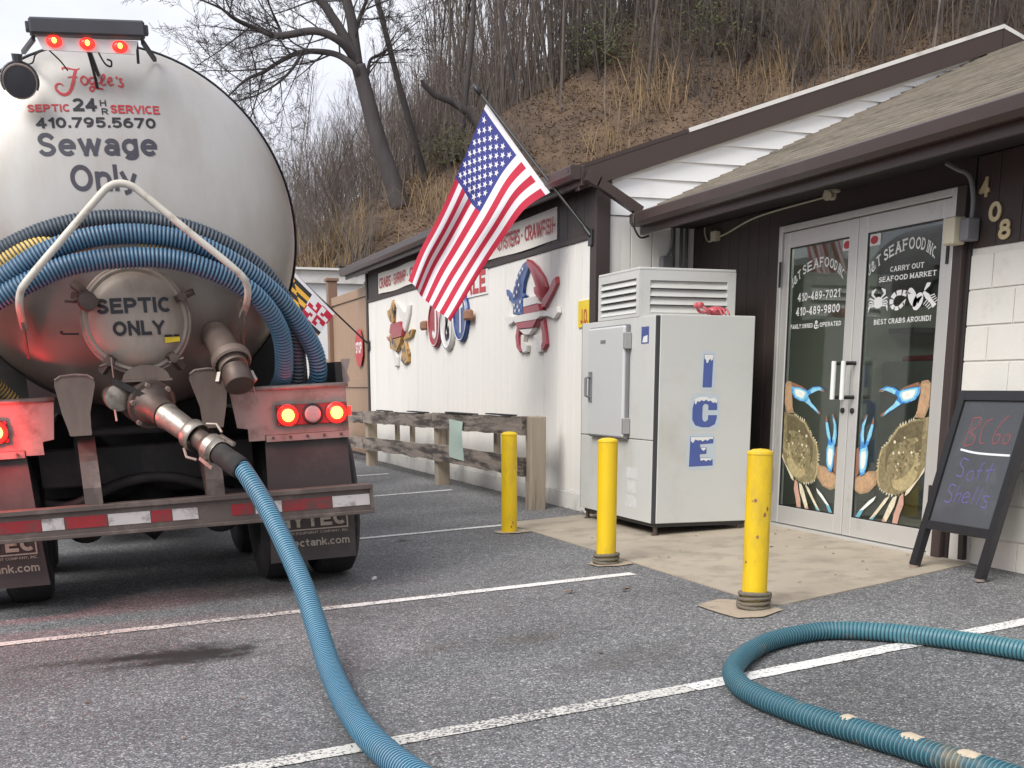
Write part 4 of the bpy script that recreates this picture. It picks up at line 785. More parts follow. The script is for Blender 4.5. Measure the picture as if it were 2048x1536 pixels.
# three round plaques
for nm, y, z_, m_, ch, lab in (('round_plaque', 14.98, 1.765, 'ornament_red', 'J', 'red round plaque with white letter J, left of the three'), ('round_plaque', 14.42, 1.72, 'ornament_white', '&', 'white round plaque with an ampersand between red and blue plaques'), ('round_plaque', 13.87, 1.795, 'ornament_blue', 'T', 'blue round plaque with white letter T, right of the three')):
    t = thing(nm, lab, 'plaque', (XA, y, z_ - .26), group='round letter plaques on white wall')
    mb = MB(); mb.lathe((XA, y, z_), (-1, 0, 0), [(.27, 0), (.275, .03), (.262, .05), (.245, .05), (.24, .036), (0, .036)], 40); mb.build('disc', m_, t, smooth=40)
    mb = MB(); mb.lathe((XA, y, z_), (-1, 0, 0), [(.245, .0505), (.251, .054), (.257, .0505)], 40); mb.build('rim_line', 'print_white' if m_ != 'ornament_white' else 'ornament_blue', t)
    mb = MB(); put_text(mb, ch, lambda u, v: fa(u, v, .039), y + .10, y - .10, z_ - .17, z_ + .17, .05); mb.build('letter', 'print_white' if m_ != 'ornament_white' else 'print_black', t)
    if ch != '&':
        s_ = 1 if ch == 'J' else -1; mb = MB(); mb.box(XA - .09, XA - .03, min(y + s_ * .27, y + s_ * .5), max(y + s_ * .27, y + s_ * .5), z_ - .055, z_ + .055, c=.02); mb.build('claw_knob', 'crab_brown', t)
# crab sculptures
def crab_sculpture(name, label, data, cmap, y, zb):
    t = thing(name, label, 'wall crab', (XA, y, zb))
    for q, (k, poly) in enumerate(data.items()):
        key = k.split('_')[1].rstrip('0123456789') ; nm = k.split('_')[0]
        mb = MB(); th = .05 if nm in ('body', 'band', 'tail') else .034
        mb.prism(poly, fa, .004, th + .0013 * (q % 7), 0, inset=.08)
        mb.build({'claw': 'claw', 'body': 'body', 'band': 'body', 'tail': 'body', 'leg': 'leg'}[nm], cmap[key], t, smooth=30)
    return t
pc = crab_sculpture('crab_sculpture', 'carved crab painted red white and blue with stars on white wall', PCRAB, {'blue': 'ornament_blue', 'red': 'ornament_red', 'white': 'ornament_white'}, 11.6, 1.35)
mb = MB()
for (y, z_) in ((11.95, 2.0), (11.88, 2.06), (11.80, 2.1), (11.90, 1.93), (11.98, 1.9), (11.84, 1.99), (11.93, 1.81), (11.83, 1.79), (11.75, 1.83), (11.9, 1.755), (11.78, 1.75), (12.15, 1.89), (11.73, 2.13)):
    mb.add([fa(y + math.sin(a * math.pi / 5) * (.028 if a % 2 == 0 else .011), z_ + math.cos(a * math.pi / 5) * (.024 if a % 2 == 0 else .010), .0615 if z_ < 1.86 else .0455) for a in range(10)], [tuple(range(10))])
mb.build('star', 'print_white', pc)
mcs = crab_sculpture('crab_sculpture', 'smaller carved crab in gold black red and white near the tan fence', MCRAB, {'gold': 'ornament_gold', 'white': 'ornament_white', 'red': 'ornament_red'}, 16.8, 1.29)

# ------------------------------------------------------------------ flags
def flag_grid(top, bot, ns, nt_, wave):
    """ruled cloth between two edge curves; s down the hoist, t along the fly"""
    T = resample_n(spline(top, 12), nt_ + 1); B = resample_n(spline(bot, 12), nt_ + 1)
    return lambda s, t: _fl(T, B, s, t, wave, nt_)
def resample_n(pts, n_):
    P = [Vector(p) for p in pts]; d = [0.]
    for a, b in zip(P, P[1:]): d.append(d[-1] + (b - a).length)
    out = []; j = 0
    for i in range(n_):
        q = d[-1] * i / (n_ - 1)
        while j < len(d) - 2 and d[j + 1] < q: j += 1
        out.append(P[j].lerp(P[j + 1], (q - d[j]) / max(1e-9, d[j + 1] - d[j])))
    return out
def _fl(T, B, s, t, wave, nt_):
    q = t * nt_; i = min(int(q), nt_ - 1); k = q - i
    p = T[i].lerp(T[i + 1], k).lerp(B[i].lerp(B[i + 1], k), s)
    p.y += wave(s, t); return p
fw = lambda s, t: (.052 * math.sin(s * 7.5 - t * 2.2) + .018 * math.sin(s * 15 + t * 3)) * min(1, t * 2.2) + .03 * math.sin(t * 9 + s * 2)
F = flag_grid([(3.477, 10.96, 3.409), (3.34, 10.93, 3.10), (3.192, 10.93, 2.811), (3.0, 10.92, 2.436), (2.865, 10.94, 2.188), (2.746, 10.93, 1.925)],
              [(3.869, 10.40, 2.632), (3.65, 10.47, 2.488), (3.47, 10.62, 2.214), (3.27, 10.66, 1.915), (3.03, 10.68, 1.575)], 39, 60, fw)
us = thing('american_flag', 'stars and stripes flag hanging from angled pole on the corner post', 'flag', (4.09, 10.03, 2.2))
mb = MB(); NS, NT = 52, 64
for j in range(NS + 1):
    for i in range(NT + 1): mb.v.append(tuple(F(j / NS, i / NT)))
for j in range(NS):
    for i in range(NT):
        stripe = j * 13 // NS; t = (i + .5) / NT
        m_ = 1 if stripe % 2 else 0
        if stripe < 7 and t < .42: m_ = 2
        if t < .03: m_ = 1
        mb.f.append((j * (NT + 1) + i, j * (NT + 1) + i + 1, (j + 1) * (NT + 1) + i + 1, (j + 1) * (NT + 1) + i)); mb.m.append(m_)
cloth = mb.build('cloth', ['flag_red', 'flag_white', 'flag_blue'], us, smooth=True)
mb = MB()
for r_ in range(9):
    for c_ in range(6 if r_ % 2 == 0 else 5):
        s0 = (r_ + 1) * (7 / 13) / 10; t0 = .035 + (.385) * ((c_ * 2 + 1 + (r_ % 2)) / 12)
        ctr = F(s0, t0); e1 = (F(s0, t0 + .012) - ctr).normalized(); e2 = (F(s0 + .018, t0) - ctr).normalized(); nr = e1.cross(e2).normalized()
        for sg in (1, -1):
            mb.add([ctr + nr * sg * .005 + (e1 * math.sin(a * math.pi / 5) + e2 * -math.cos(a * math.pi / 5)) * (.030 if a % 2 == 0 else .012) for a in range(10)], [tuple(range(10))])
mb.build('star', 'flag_white', us)
mb = MB(); mb.tube([(4.085, 10.03, 2.255), (3.405, 11.0, 3.524)], [.0135, .0115], 10); mb.build('pole', 'black', us, smooth=40)
mb = MB(); mb.tube([(3.43, 10.965, 3.475), (3.395, 11.015, 3.543), (3.385, 11.03, 3.562)], [.018, .028, .012], 12); mb.build('finial', 'black', us, smooth=True)
mb = MB(); mb.box(4.072, 4.089, 9.99, 10.07, 2.17, 2.30, c=.004); mb.tube([(4.085, 10.03, 2.25), (4.05, 10.08, 2.316)], .022, 10); mb.build('bracket', 'black', us)
# second flag: quarters of gold-black and red-white crosses
mdw = lambda s, t: .03 * math.sin(s * 6 + t * 3) * t
MF = flag_grid([(3.00, 18.7, 2.66), (2.80, 18.68, 2.30), (2.64, 18.66, 1.95)], [(3.595, 18.7, 2.075), (3.38, 18.69, 1.80), (3.2, 18.68, 1.55)], 24, 32, mdw)
md = thing('state_flag', 'red white gold and black quartered flag on slanted pole at far wall corner', 'flag', (4.09, 18.75, 1.6))
mb = MB(); NS, NT = 40, 48
for j in range(NS + 1):
    for i in range(NT + 1): mb.v.append(tuple(MF(j / NS, i / NT)))
for j in range(NS):
    for i in range(NT):
        s_, t = (j + .5) / NS, (i + .5) / NT
        if t < .07: m_ = 1
        elif (s_ < .5) == (t < .53):
            q = int(((t - .07) / .46 if t < .53 else (t - .53) / .47) * 6); m_ = (q + (1 if (s_ % .5) > (t % .47) else 0)) % 2 + 2
        else:
            a, b = (s_ % .5) * 2, ((t - .07) / .46 if t < .53 else (t - .53) / .47)
            crs = (abs(a - .5) < .1 and .1 < b < .9) or (abs(b - .5) < .1 and .1 < a < .9) or (min(abs(a - .15), abs(a - .85)) < .1 and abs(b - .5) < .2) or (min(abs(b - .15), abs(b - .85)) < .1 and abs(a - .5) < .2)
            m_ = (1 if crs else 0) if (a < .5) != (b < .5) else (0 if crs else 1)
            if s_ > .5 and t < .53: m_ = {0: 0, 1: 1}[m_]
        mb.f.append((j * (NT + 1) + i, j * (NT + 1) + i + 1, (j + 1) * (NT + 1) + i + 1, (j + 1) * (NT + 1) + i)); mb.m.append(m_)
mb.build('cloth', ['flag_red', 'flag_white', 'md_gold', 'print_black'], md, smooth=True)
mb = MB(); mb.tube([(4.09, 18.75, 1.65), (2.85, 18.75, 2.79)], .0125, 8); mb.build('pole', 'black', md)
mb = MB(); mb.box(4.075, 4.10, 18.70, 18.80, 1.57, 1.71); mb.build('bracket', 'black', md)

# ------------------------------------------------------------------ ice box
ice = thing('ice_merchandiser', 'white ice freezer with louvred top unit and vertical blue ICE letters', 'ice freezer', (4.3, 9.05, -.03))
IX0, IX1, IY0, IY1 = 3.91, 4.70, 8.34, 9.765
boxpart('cabinet', 'ice_white', ice, IX0 + .016, IX1, IY0 + .016, IY1, .05, 1.535, c=.006)
boxpart('front_panel', 'ice_white', ice, IX0 + .03, IX1 - .003, IY0, IY0 + .015, .05, 1.537, c=.004)
boxpart('side_panel', 'ice_white', ice, IX0, IX0 + .015, IY0 + .03, IY1 - .003, .655, 1.533, c=.003); boxpart('side_panel', 'ice_white', ice, IX0, IX0 + .015, IY0 + .03, IY1 - .003, .05, .648, c=.003)
boxpart('edge_trim', 'ice_dark', ice, IX0 + .004, IX0 + .028, IY0 + .004, IY0 + .028, .05, 1.53); boxpart('edge_trim', 'ice_dark', ice, IX0 + .004, IX0 + .03, IY1 - .002, IY1 + .012, .05, 1.53)
boxpart('base', 'ice_dark', ice, IX0 + .03, IX1 - .03, IY0 + .03, IY1 - .03, .02, .049)
for (x, y) in ((IX0 + .05, IY0 + .05), (IX1 - .05, IY0 + .05), (IX0 + .05, IY1 - .05), (IX1 - .05, IY1 - .05)):
    mb = MB(); mb.lathe((x, y, gz(x)), (0, 0, 1), [(.0, 0), (.03, 0), (.03, .012), (.016, .014), (.016, .07)], 12); mb.build('foot', 'steel_dirty', ice)
M['pvc_pale'] = mat('hinge_zinc', (.42, .42, .41), .4, metal=.5)
mb = MB(); mb.box(IX0 - .055, IX0 - .003, 8.80, 9.50, .655, 1.48, c=.012); dr = mb.build('door', 'ice_door', ice)
mb = MB(); mb.box(IX0 - .035, IX0 - .002, 8.79, 9.51, .645, 1.49, c=.006); mb.build('door_gasket', 'pvc_grey', dr)
for zz in (1.37, .745):
    mb = MB(); mb.box(IX0 - .060, IX0 - .002, 8.765, 8.80, zz - .06, zz + .06, c=.006); mb.build('hinge', 'pvc_pale', dr)
mb = MB(); mb.tube([(IX0 - .055, 9.43, .95), (IX0 - .10, 9.43, .965), (IX0 - .10, 9.43, 1.10), (IX0 - .055, 9.43, 1.115)], .012, 8); mb.box(IX0 - .064, IX0 - .056, 9.40, 9.46, .92, 1.15); mb.build('handle', 'pvc_grey', dr)
boxpart('label', 'pvc_grey', dr, IX0 - .057, IX0 - .0555, 9.14, 9.24, 1.36, 1.385)
mb = MB(); mb.quad((IX0 - .0012, 8.60, 1.34), (IX0 - .0012, 8.47, 1.34), (IX0 - .0012, 8.47, 1.46), (IX0 - .0012, 8.60, 1.46), 0); mb.quad((IX0 - .002, 8.58, 1.35), (IX0 - .002, 8.49, 1.35), (IX0 - .002, 8.49, 1.40), (IX0 - .002, 8.56, 1.39), 1); mb.build('sticker', ['sticker_blue', 'print_white'], ice)
# compressor housing with louvre slats
CY0, CY1, CZ0, CZ1 = 8.66, 9.43, 1.536, 1.885
boxpart('housing', 'ice_dark', ice, IX0 + .03, IX1 - .03, CY0 + .03, CY1 - .03, CZ0, CZ1 - .02)
boxpart('housing_top', 'ice_white', ice, IX0, IX1, CY0, CY1, CZ1 - .019, CZ1, c=.004)
mb = MB(); x = IX0
for (a, b, c_, d_) in ((CY0, CY0 + .05, CZ0, CZ1 - .02), (CY1 - .05, CY1, CZ0, CZ1 - .02), (CY0 + .05, CY1 - .05, CZ0, CZ0 + .025), (CY0 + .05, CY1 - .05, CZ1 - .075, CZ1 - .02)): mb.box(IX0, IX0 + .028, a, b, c_, d_)
for (a, b, c_, d_) in ((IX0 + .029, IX0 + .09, CZ0, CZ1 - .02), (IX1 - .07, IX1, CZ0, CZ1 - .02), (IX0 + .09, IX1 - .07, CZ0, CZ0 + .03), (IX0 + .09, IX1 - .07, CZ1 - .09, CZ1 - .02)): mb.box(a, b, CY0, CY0 + .028, c_, d_)
mb.build('housing_frame', 'ice_white', ice)
for q in range(5):
    z0 = CZ0 + .028 + q * .05
    mb = MB(); y0, y1 = CY0 + .05, CY1 - .05
    mb.add([(IX0 - .004, y0, z0), (IX0 - .004, y1, z0), (IX0 + .026, y1, z0 + .046), (IX0 + .026, y0, z0 + .046), (IX0 + .002, y0, z0 - .002), (IX0 + .002, y1, z0 - .002), (IX0 + .029, y1, z0 + .044), (IX0 + .029, y0, z0 + .044)], [(0, 1, 2, 3), (4, 7, 6, 5), (0, 4, 5, 1), (2, 6, 7, 3)]); mb.build('louvre', 'ice_white', ice)
for q in range(4):
    z0 = CZ0 + .032 + q * .058; mb = MB(); a, b = IX0 + .09, IX1 - .07
    mb.add([(a, CY0 - .004, z0), (b, CY0 - .004, z0), (b, CY0 + .026, z0 + .052), (a, CY0 + .026, z0 + .052), (a, CY0 + .002, z0 - .002), (b, CY0 + .002, z0 - .002), (b, CY0 + .029, z0 + .05), (a, CY0 + .029, z0 + .05)], [(0, 1, 2, 3), (4, 7, 6, 5), (0, 4, 5, 1), (2, 6, 7, 3)]); mb.build('louvre', 'ice_white', ice)
# ICE, each letter blue with snow on it over a pale halo
fi = lambda o: (lambda u, v, w=0.: (u, IY0 - o - w, v))
def letter(poly, caps, cuts):
    n_ = len(poly); cu = (min(p[0] for p in poly) + max(p[0] for p in poly)) / 2; cv = (min(p[1] for p in poly) + max(p[1] for p in poly)) / 2
    hw = (max(p[0] for p in poly) - min(p[0] for p in poly)) / 2 + .022; hh = (max(p[1] for p in poly) - min(p[1] for p in poly)) / 2 + .022
    mb = MB(); mb.add([fi(.0008)(cu + hw * math.copysign(abs(math.cos(a)) ** .35, math.cos(a)), cv + hh * math.copysign(abs(math.sin(a)) ** .35, math.sin(a))) for a in [i * math.pi / 20 for i in range(40)]], [tuple(range(40))], 0)
    mb.add([fi(.0016)(*p) for p in poly], [tuple(range(n_))], 1)
    for c_ in caps:
        tv = max(p[1] for p in c_); mb.add([fi(.0026)(p[0], tv - (tv - p[1]) * .72) for p in c_], [tuple(range(len(c_)))], 2)
    mb.build('ice_letter', ['ice_halo', 'ice_blue', 'print_white'], ice)
letter([(4.285, 1.03), (4.360, 1.03), (4.366, 1.265), (4.290, 1.265)], [[(4.292, 1.262), (4.364, 1.262), (4.362, 1.215), (4.350, 1.20), (4.340, 1.222), (4.328, 1.205), (4.322, 1.18), (4.310, 1.182), (4.306, 1.21), (4.294, 1.222)]], [])
C = [(4.41, .885), (4.41, .93), (4.385, .955), (4.35, .945), (4.31, .968), (4.27, .968), (4.225, .94), (4.21, .88), (4.21, .80), (4.235, .76), (4.29, .745), (4.35, .745), (4.395, .765), (4.41, .81), (4.41, .832), (4.338, .832), (4.338, .80), (4.318, .785), (4.30, .79), (4.292, .81), (4.292, .895), (4.305, .912), (4.325, .912), (4.338, .90), (4.338, .868), (4.41, .868)]
letter(C, [[(4.225, .938), (4.27, .966), (4.31, .966), (4.35, .943), (4.385, .953), (4.408, .928), (4.404, .895), (4.39, .91), (4.375, .90), (4.355, .925), (4.335, .917), (4.318, .935), (4.30, .918), (4.28, .93), (4.262, .91), (4.25, .925), (4.235, .885), (4.225, .90)]], [])
E_ = [(4.195, .46), (4.39, .467), (4.388, .51), (4.36, .525), (4.282, .525), (4.282, .55), (4.335, .552), (4.335, .60), (4.282, .60), (4.282, .622), (4.388, .628), (4.39, .675), (4.20, .68)]
letter(E_, [[(4.203, .677), (4.387, .673), (4.384, .652), (4.36, .655), (4.34, .635), (4.32, .648), (4.30, .628), (4.285, .645), (4.262, .64), (4.24, .65), (4.222, .615), (4.205, .635)], [(4.285, .522), (4.36, .522), (4.38, .51), (4.37, .495), (4.35, .505), (4.335, .488), (4.315, .505), (4.29, .495)], [(4.287, .597), (4.332, .597), (4.325, .58), (4.31, .565), (4.295, .58)]], [])
# faint worn decals low on the door side
mb = MB(); DEC = []
for (y0, y1, z0, z1) in ((8.62, 8.82, .36, .44), (8.63, 8.8, .25, .34), (8.62, 8.83, .14, .23), (9.05, 9.2, .2, .42)):
    mb.quad((IX0 - .001, y1, z0), (IX0 - .001, y0, z0), (IX0 - .001, y0, z1), (IX0 - .001, y1, z1)); DEC.append(mb); mb = MB()
M['worn_decal'] = mat('worn_decal', (.64, .65, .645), .5, var=.12, scale=25, dirt=(.70, .71, .70), dscale=20, dthr=(.45, .55))
for mb in DEC: mb.build('worn_decal', 'worn_decal', ice)
# red crab ornament on the ice box
rc = thing('crab_ornament', 'small red plastic crab lying on top of the ice freezer', 'ornament', (4.42, 8.50, 1.537))
def blob(mb, c_, r_, n1=10, n2=14, mi=0):
    o = len(mb.v)
    for i in range(n1 + 1):
        for j in range(n2): th = math.pi * i / n1; ph = 2 * math.pi * j / n2; mb.v.append((c_[0] + r_[0] * math.sin(th) * math.cos(ph), c_[1] + r_[1] * math.sin(th) * math.sin(ph), c_[2] + r_[2] * math.cos(th)))
    for i in range(n1):
        for j in range(n2): mb.f.append((o + i * n2 + j, o + (i + 1) * n2 + j, o + (i + 1) * n2 + (j + 1) % n2, o + i * n2 + (j + 1) % n2)); mb.m.append(mi)
mb = MB(); blob(mb, (4.46, 8.50, 1.577), (.075, .055, .035)); mb.build('shell', 'toy_red', rc, smooth=True)
for s_ in (-1, 1):
    mb = MB(); mb.tube(spline([(4.40, 8.50 + s_ * .03, 1.57), (4.36, 8.50 + s_ * .07, 1.575), (4.325, 8.50 + s_ * .05, 1.60)]), .011, 7); blob(mb, (4.315, 8.50 + s_ * .03, 1.615), (.03, .018, .022), 6, 8); mb.build('claw', 'toy_red', rc, smooth=True)
    for q in range(3):
        x = 4.43 + q * .03; mb = MB(); mb.tube(spline([(x, 8.50 + s_ * .04, 1.57), (x + .01, 8.50 + s_ * .08, 1.585), (x + .02, 8.50 + s_ * .115, 1.541)]), [.007] * 16 + [.004], 6); mb.build('leg', 'toy_red', rc, smooth=True)
# ------------------------------------------------------------------ the tanker truck (local axes: x right, y forward, z up from the ground)
TA = R(2.9)
truck = thing('septic_truck', 'dirty cream septic pump tanker truck seen from behind with lit tail lamps', 'truck', (.39, 7.2, gz(.39) + .001), (0, -TA, 0))
TM = Matrix.Translation(truck.location) @ Euler((0, -TA, 0)).to_matrix().to_4x4()
def TW(p): return TM @ Vector(p)
TC, TR = 2.10, .98
HP = [(0, 0), (.2, .010), (.4, .040), (.6, .090), (.75, .142), (.85, .19), (.92, .245), (.96, .31), (.98, .40)]
def head_y(x, z):
    r = math.hypot(x, z - TC)
    for (a, ya), (b, yb_) in zip(HP, HP[1:]):
        if r <= b: t = (r - a) / (b - a); return .15 + ya + (yb_ - ya) * t
    return .55
sp_ = spline(HP, 5)
def tp(name, m, smooth=False, parent=None, mbx=None): return mbx.build(name, m, parent or truck, smooth=smooth, local=True)
def tbox(name, m, *a, c=0., parent=None): b = MB(); b.box(*a, c=c); return b.build(name, m, parent or truck, local=True)
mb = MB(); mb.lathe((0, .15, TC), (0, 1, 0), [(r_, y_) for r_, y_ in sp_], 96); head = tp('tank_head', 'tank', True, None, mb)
_t = M['tank'].copy(); _t.name = 'tank_head_paint'; head.data.materials[0] = _t              # road film and hose shade painted on the lower head, ragged upper edge
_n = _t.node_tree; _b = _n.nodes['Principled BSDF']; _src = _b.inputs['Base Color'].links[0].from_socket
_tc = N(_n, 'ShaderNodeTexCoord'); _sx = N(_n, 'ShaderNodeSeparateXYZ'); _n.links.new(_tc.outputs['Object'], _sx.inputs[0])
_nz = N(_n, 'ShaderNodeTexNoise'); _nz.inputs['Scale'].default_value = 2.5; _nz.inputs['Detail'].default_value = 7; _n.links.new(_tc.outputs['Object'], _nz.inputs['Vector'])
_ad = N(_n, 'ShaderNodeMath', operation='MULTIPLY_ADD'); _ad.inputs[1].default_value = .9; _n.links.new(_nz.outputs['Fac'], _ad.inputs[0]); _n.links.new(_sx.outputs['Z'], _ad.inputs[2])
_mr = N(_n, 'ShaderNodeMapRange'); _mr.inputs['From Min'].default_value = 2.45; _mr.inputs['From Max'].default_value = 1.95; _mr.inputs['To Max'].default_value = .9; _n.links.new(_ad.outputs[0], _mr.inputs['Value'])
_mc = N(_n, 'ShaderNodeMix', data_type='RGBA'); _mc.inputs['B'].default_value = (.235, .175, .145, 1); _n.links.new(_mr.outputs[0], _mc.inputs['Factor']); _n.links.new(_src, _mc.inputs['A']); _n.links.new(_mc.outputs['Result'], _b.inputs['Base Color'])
mb = MB(); mb.lathe((0, .55, TC), (0, 1, 0), [(TR + .004, -.02), (TR + .012, -.015), (TR + .012, .03), (TR + .002, .035)], 96); tp('tank_seam', 'chassis', 40, None, mb)
mb = MB(); mb.lathe((0, .55, TC), (0, 1, 0), [(TR, .03), (TR, 1.8), (TR + .01, 1.8), (TR + .01, 1.86), (TR, 1.86), (TR, 3.6), (TR + .01, 3.6), (TR + .01, 3.66), (TR, 3.66), (TR, 5.4), (.9, 5.6), (.6, 5.7), (0, 5.75)], 96); tp('tank_shell', 'tank', 40, None, mb)
# lettering on the head follows its curve
hf = lambda u, v: (u, head_y(u, v) - .004, v)

for txt, a, b, c_, d_, bo, m_ in (('SEPTIC', -.415, -.205, 2.676, 2.715, .045, 'print_red'), ('SERVICE', .003, .258, 2.666, 2.712, .045, 'print_red'), ('24', -.187, -.065, 2.678, 2.745, .05, 'print_black'), ('H', -.048, -.016, 2.705, 2.737, .02, 'print_black'), ('R', -.044, -.010, 2.660, 2.693, .02, 'print_black'),
                                  ('410.795.5670', -.385, .228, 2.590, 2.646, .045, 'print_black'), ('Sewage', -.385, .222, 2.425, 2.568, .035, 'print_navy'), ('Only', -.245, .097, 2.245, 2.403, .035, 'print_navy')):
    mb = MB(); put_text(mb, txt, hf, a, b, c_, d_, bo); tp('lettering', m_, False, head, mb)
for txt, z_, h_, y0_, y1_ in (('SEPTIC SERVICE', 2.42, .22, 4.6, 1.2), ('410.795.5670', 2.06, .26, 4.6, 1.2), ('24 HR', 1.75, .20, 3.8, 2.0)):   # the same name along the right flank
    mb = MB(); vs_, fs = text2d(txt, .04); out = []
    for a, b, l_ in vs_: z1_ = z_ + b * h_; out.append((math.sqrt(max(0, (TR + .013 + l_ * .0003) ** 2 - (z1_ - TC) ** 2)), y1_ + a * (y0_ - y1_), z1_))
    mb.add(out, fs); mb.build('side_lettering', 'print_black', truck, local=True)
# red script name
mb = MB(); sx, sz = .00054 * 1.0, .00058
def FS(pts): return spline([(-.265 + (x - 690) * .000445, 2.762 + (1020 - y) * .000405) for x, y in pts], 6)
def brush(pts, w0, w1=None, wm=None):
    p = FS(pts); k = len(p); w1 = w1 or w0; wm = wm or (w0 + w1) / 2
    stroke(mb, p, [(w0 + (wm - w0) * 2 * i / k) if i < k / 2 else (wm + (w1 - wm) * (2 * i / k - 1)) for i in range(k)], hf)
brush([(810, 690), (800, 665), (830, 660), (890, 672), (950, 685), (1000, 668)], .005, .004, .010)
brush([(955, 685), (935, 740), (905, 850), (870, 950), (830, 1000), (780, 1015), (730, 985), (700, 930), (715, 880), (760, 870), (790, 900)], .016, .004, .016)
brush([(850, 790), (900, 780), (960, 785)], .006)
brush([(1030, 770), (1000, 800), (1000, 850), (1030, 885), (1065, 860), (1070, 810), (1040, 775), (1030, 770)], .009)
brush([(1150, 790), (1110, 790), (1090, 830), (1110, 875), (1150, 850), (1165, 800)], .009)
brush([(1170, 790), (1160, 860), (1140, 930), (1110, 970), (1085, 945), (1110, 910), (1180, 930), (1240, 940)], .009)
brush([(1190, 870), (1240, 830), (1275, 770), (1260, 745), (1235, 790), (1225, 850), (1245, 890), (1280, 870)], .008)
brush([(1290, 850), (1340, 830), (1350, 790), (1320, 790), (1305, 840), (1325, 885), (1370, 870)], .008)
brush([(1405, 770), (1415, 795)], .011)
brush([(1475, 800), (1445, 800), (1450, 840), (1475, 870), (1455, 905), (1415, 890)], .009)
tp('script_lettering', 'print_red', False, head, mb)
# round manway hatch
HC = (.005, 1.60); HR = .272
hatch = MB(); hatch.lathe((HC[0], .215, HC[1]), (0, -1, 0), [(HR + .01, -.05), (HR + .01, .09), (HR - .004, .105), (HR - .02, .10), (HR - .03, .115), (HR * .75, .15), (HR * .5, .168), (HR * .25, .178), (0, .181)], 64)
hatch = tp('manway_hatch', 'hatch_paint', 50, None, hatch)
def hat_y(u, v):
    r = math.hypot(u - HC[0], v - HC[1]); pr = [(0, .181), (HR * .25, .178), (HR * .5, .168), (HR * .75, .15), (HR - .03, .115)]
    for (a, da), (b, db) in zip(pr, pr[1:]):
        if r <= b: return .215 - (da + (db - da) * (r - a) / (b - a)) - .005
    return .09
hh_ = lambda u, v: (u, hat_y(u, v), v)
mb = MB(); put_text(mb, 'SEPTIC', hh_, -.195, .185, 1.632, 1.712, .055); tp('lettering', 'print_black', False, hatch, mb); mb = MB(); put_text(mb, 'ONLY', hh_, -.125, .15, 1.512, 1.592, .055); tp('lettering', 'print_black', False, hatch, mb)
hs_ = lambda u, v: (u, hat_y(u, v) - .006, v)
mb = MB(); mb.add([hs_(u, v) for u, v in ((.140, 1.470), (.222, 1.478), (.222, 1.502), (.140, 1.500))], [(0, 1, 2, 3)], 0); mb.add([hs_(u, v) for u, v in ((.14, 1.501), (.222, 1.503), (.222, 1.515), (.14, 1.514))], [(0, 1, 2, 3)], 1); tp('warning_sticker', ['sign_yellow', 'print_black'], False, hatch, mb)
mb = MB(); mb.lathe((HC[0], .135, HC[1]), (0, -1, 0), [(HR + .012 + .011 * math.cos(a), .011 * math.sin(a)) for a in [i * math.pi / 4 for i in range(9)]], 64); tp('clamp_ring', 'steel_pale', True, hatch, mb)
for ang, big in ((156, 1), (24, 0), (-128, 0), (-51, 0)):
    c_, s_ = math.cos(R(ang)), math.sin(R(ang)); x, z_ = HC[0] + (HR + .02) * c_, HC[1] + (HR + .02) * s_
    mb = MB(); mb.tube([(x - c_ * .02, .16, z_ - s_ * .02), (x - c_ * .02, .03, z_ - s_ * .02)], .016, 8); mb.beam((x - c_ * .05, .08, z_ - s_ * .05), (x + c_ * .05, .12, z_ + s_ * .05), .045, .035); mb.tube([(x - .04, .045, z_ - .01), (x + .04, .035, z_ + .012)], .009, 6)
    mb.lathe((x - c_ * .02, .04, z_ - s_ * .02), (0, -1, 0), [(.026, 0), (.026, .018), (0, .02)], 6)
    if big:
        mb.tube(spline([(x - .03, .10, z_ + .07), (x + .0, .05, z_ + .04), (x + .03, .03, z_), (x + .07, .05, z_ - .03)]), .026, 8); mb.lathe((x + .02, .02, z_ - .02), (.3, -1, 0), [(.05, 0), (.055, .01), (.05, .03), (.02, .04), (0, .04)], 14); mb.tube([(x - .03, .06, z_ - .02), (x - .09, .05, z_ - .015)], .008, 6)
    tp('hatch_clamp', 'steel_dirty', 40, hatch, mb)
mb = MB(); mb.tube([(-.30, .12, 1.537), (-.385, .12, 1.54)], .006, 6); mb.tube([(-.38, .12, 1.545), (-.395, .12, 1.55)], .01, 6); tp('hatch_pin', 'chassis', False, hatch, mb)
# bent guard pipe that keeps the hoses on
mb = MB(); gp = spline([(-.575, .20, 1.58), (-.572, -.14, 1.66), (-.556, -.22, 1.735), (-.507, -.24, 1.80), (-.30, -.24, 2.01), (-.115, -.22, 2.198), (-.062, -.22, 2.24), (-.012, -.22, 2.252), (.04, -.22, 2.24), (.10, -.22, 2.195), (.31, -.24, 2.005), (.525, -.24, 1.815), (.575, -.21, 1.745), (.582, -.12, 1.67), (.585, .20, 1.60)], 6)
mb.tube(gp, .019, 12); tp('guard_pipe', 'guard', True, None, mb)
for s_ in (-1, 1):
    mb = MB(); mb.prism([(.0, 1.63), (.03, 1.55), (.16, 1.45), (.25, 1.42), (.25, 1.66), (.1, 1.69)], lambda u, v, w_: (s_ * .575 + w_, u, v), -.006, .006); tp('guard_gusset', 'tank_dirty', False, None, mb)
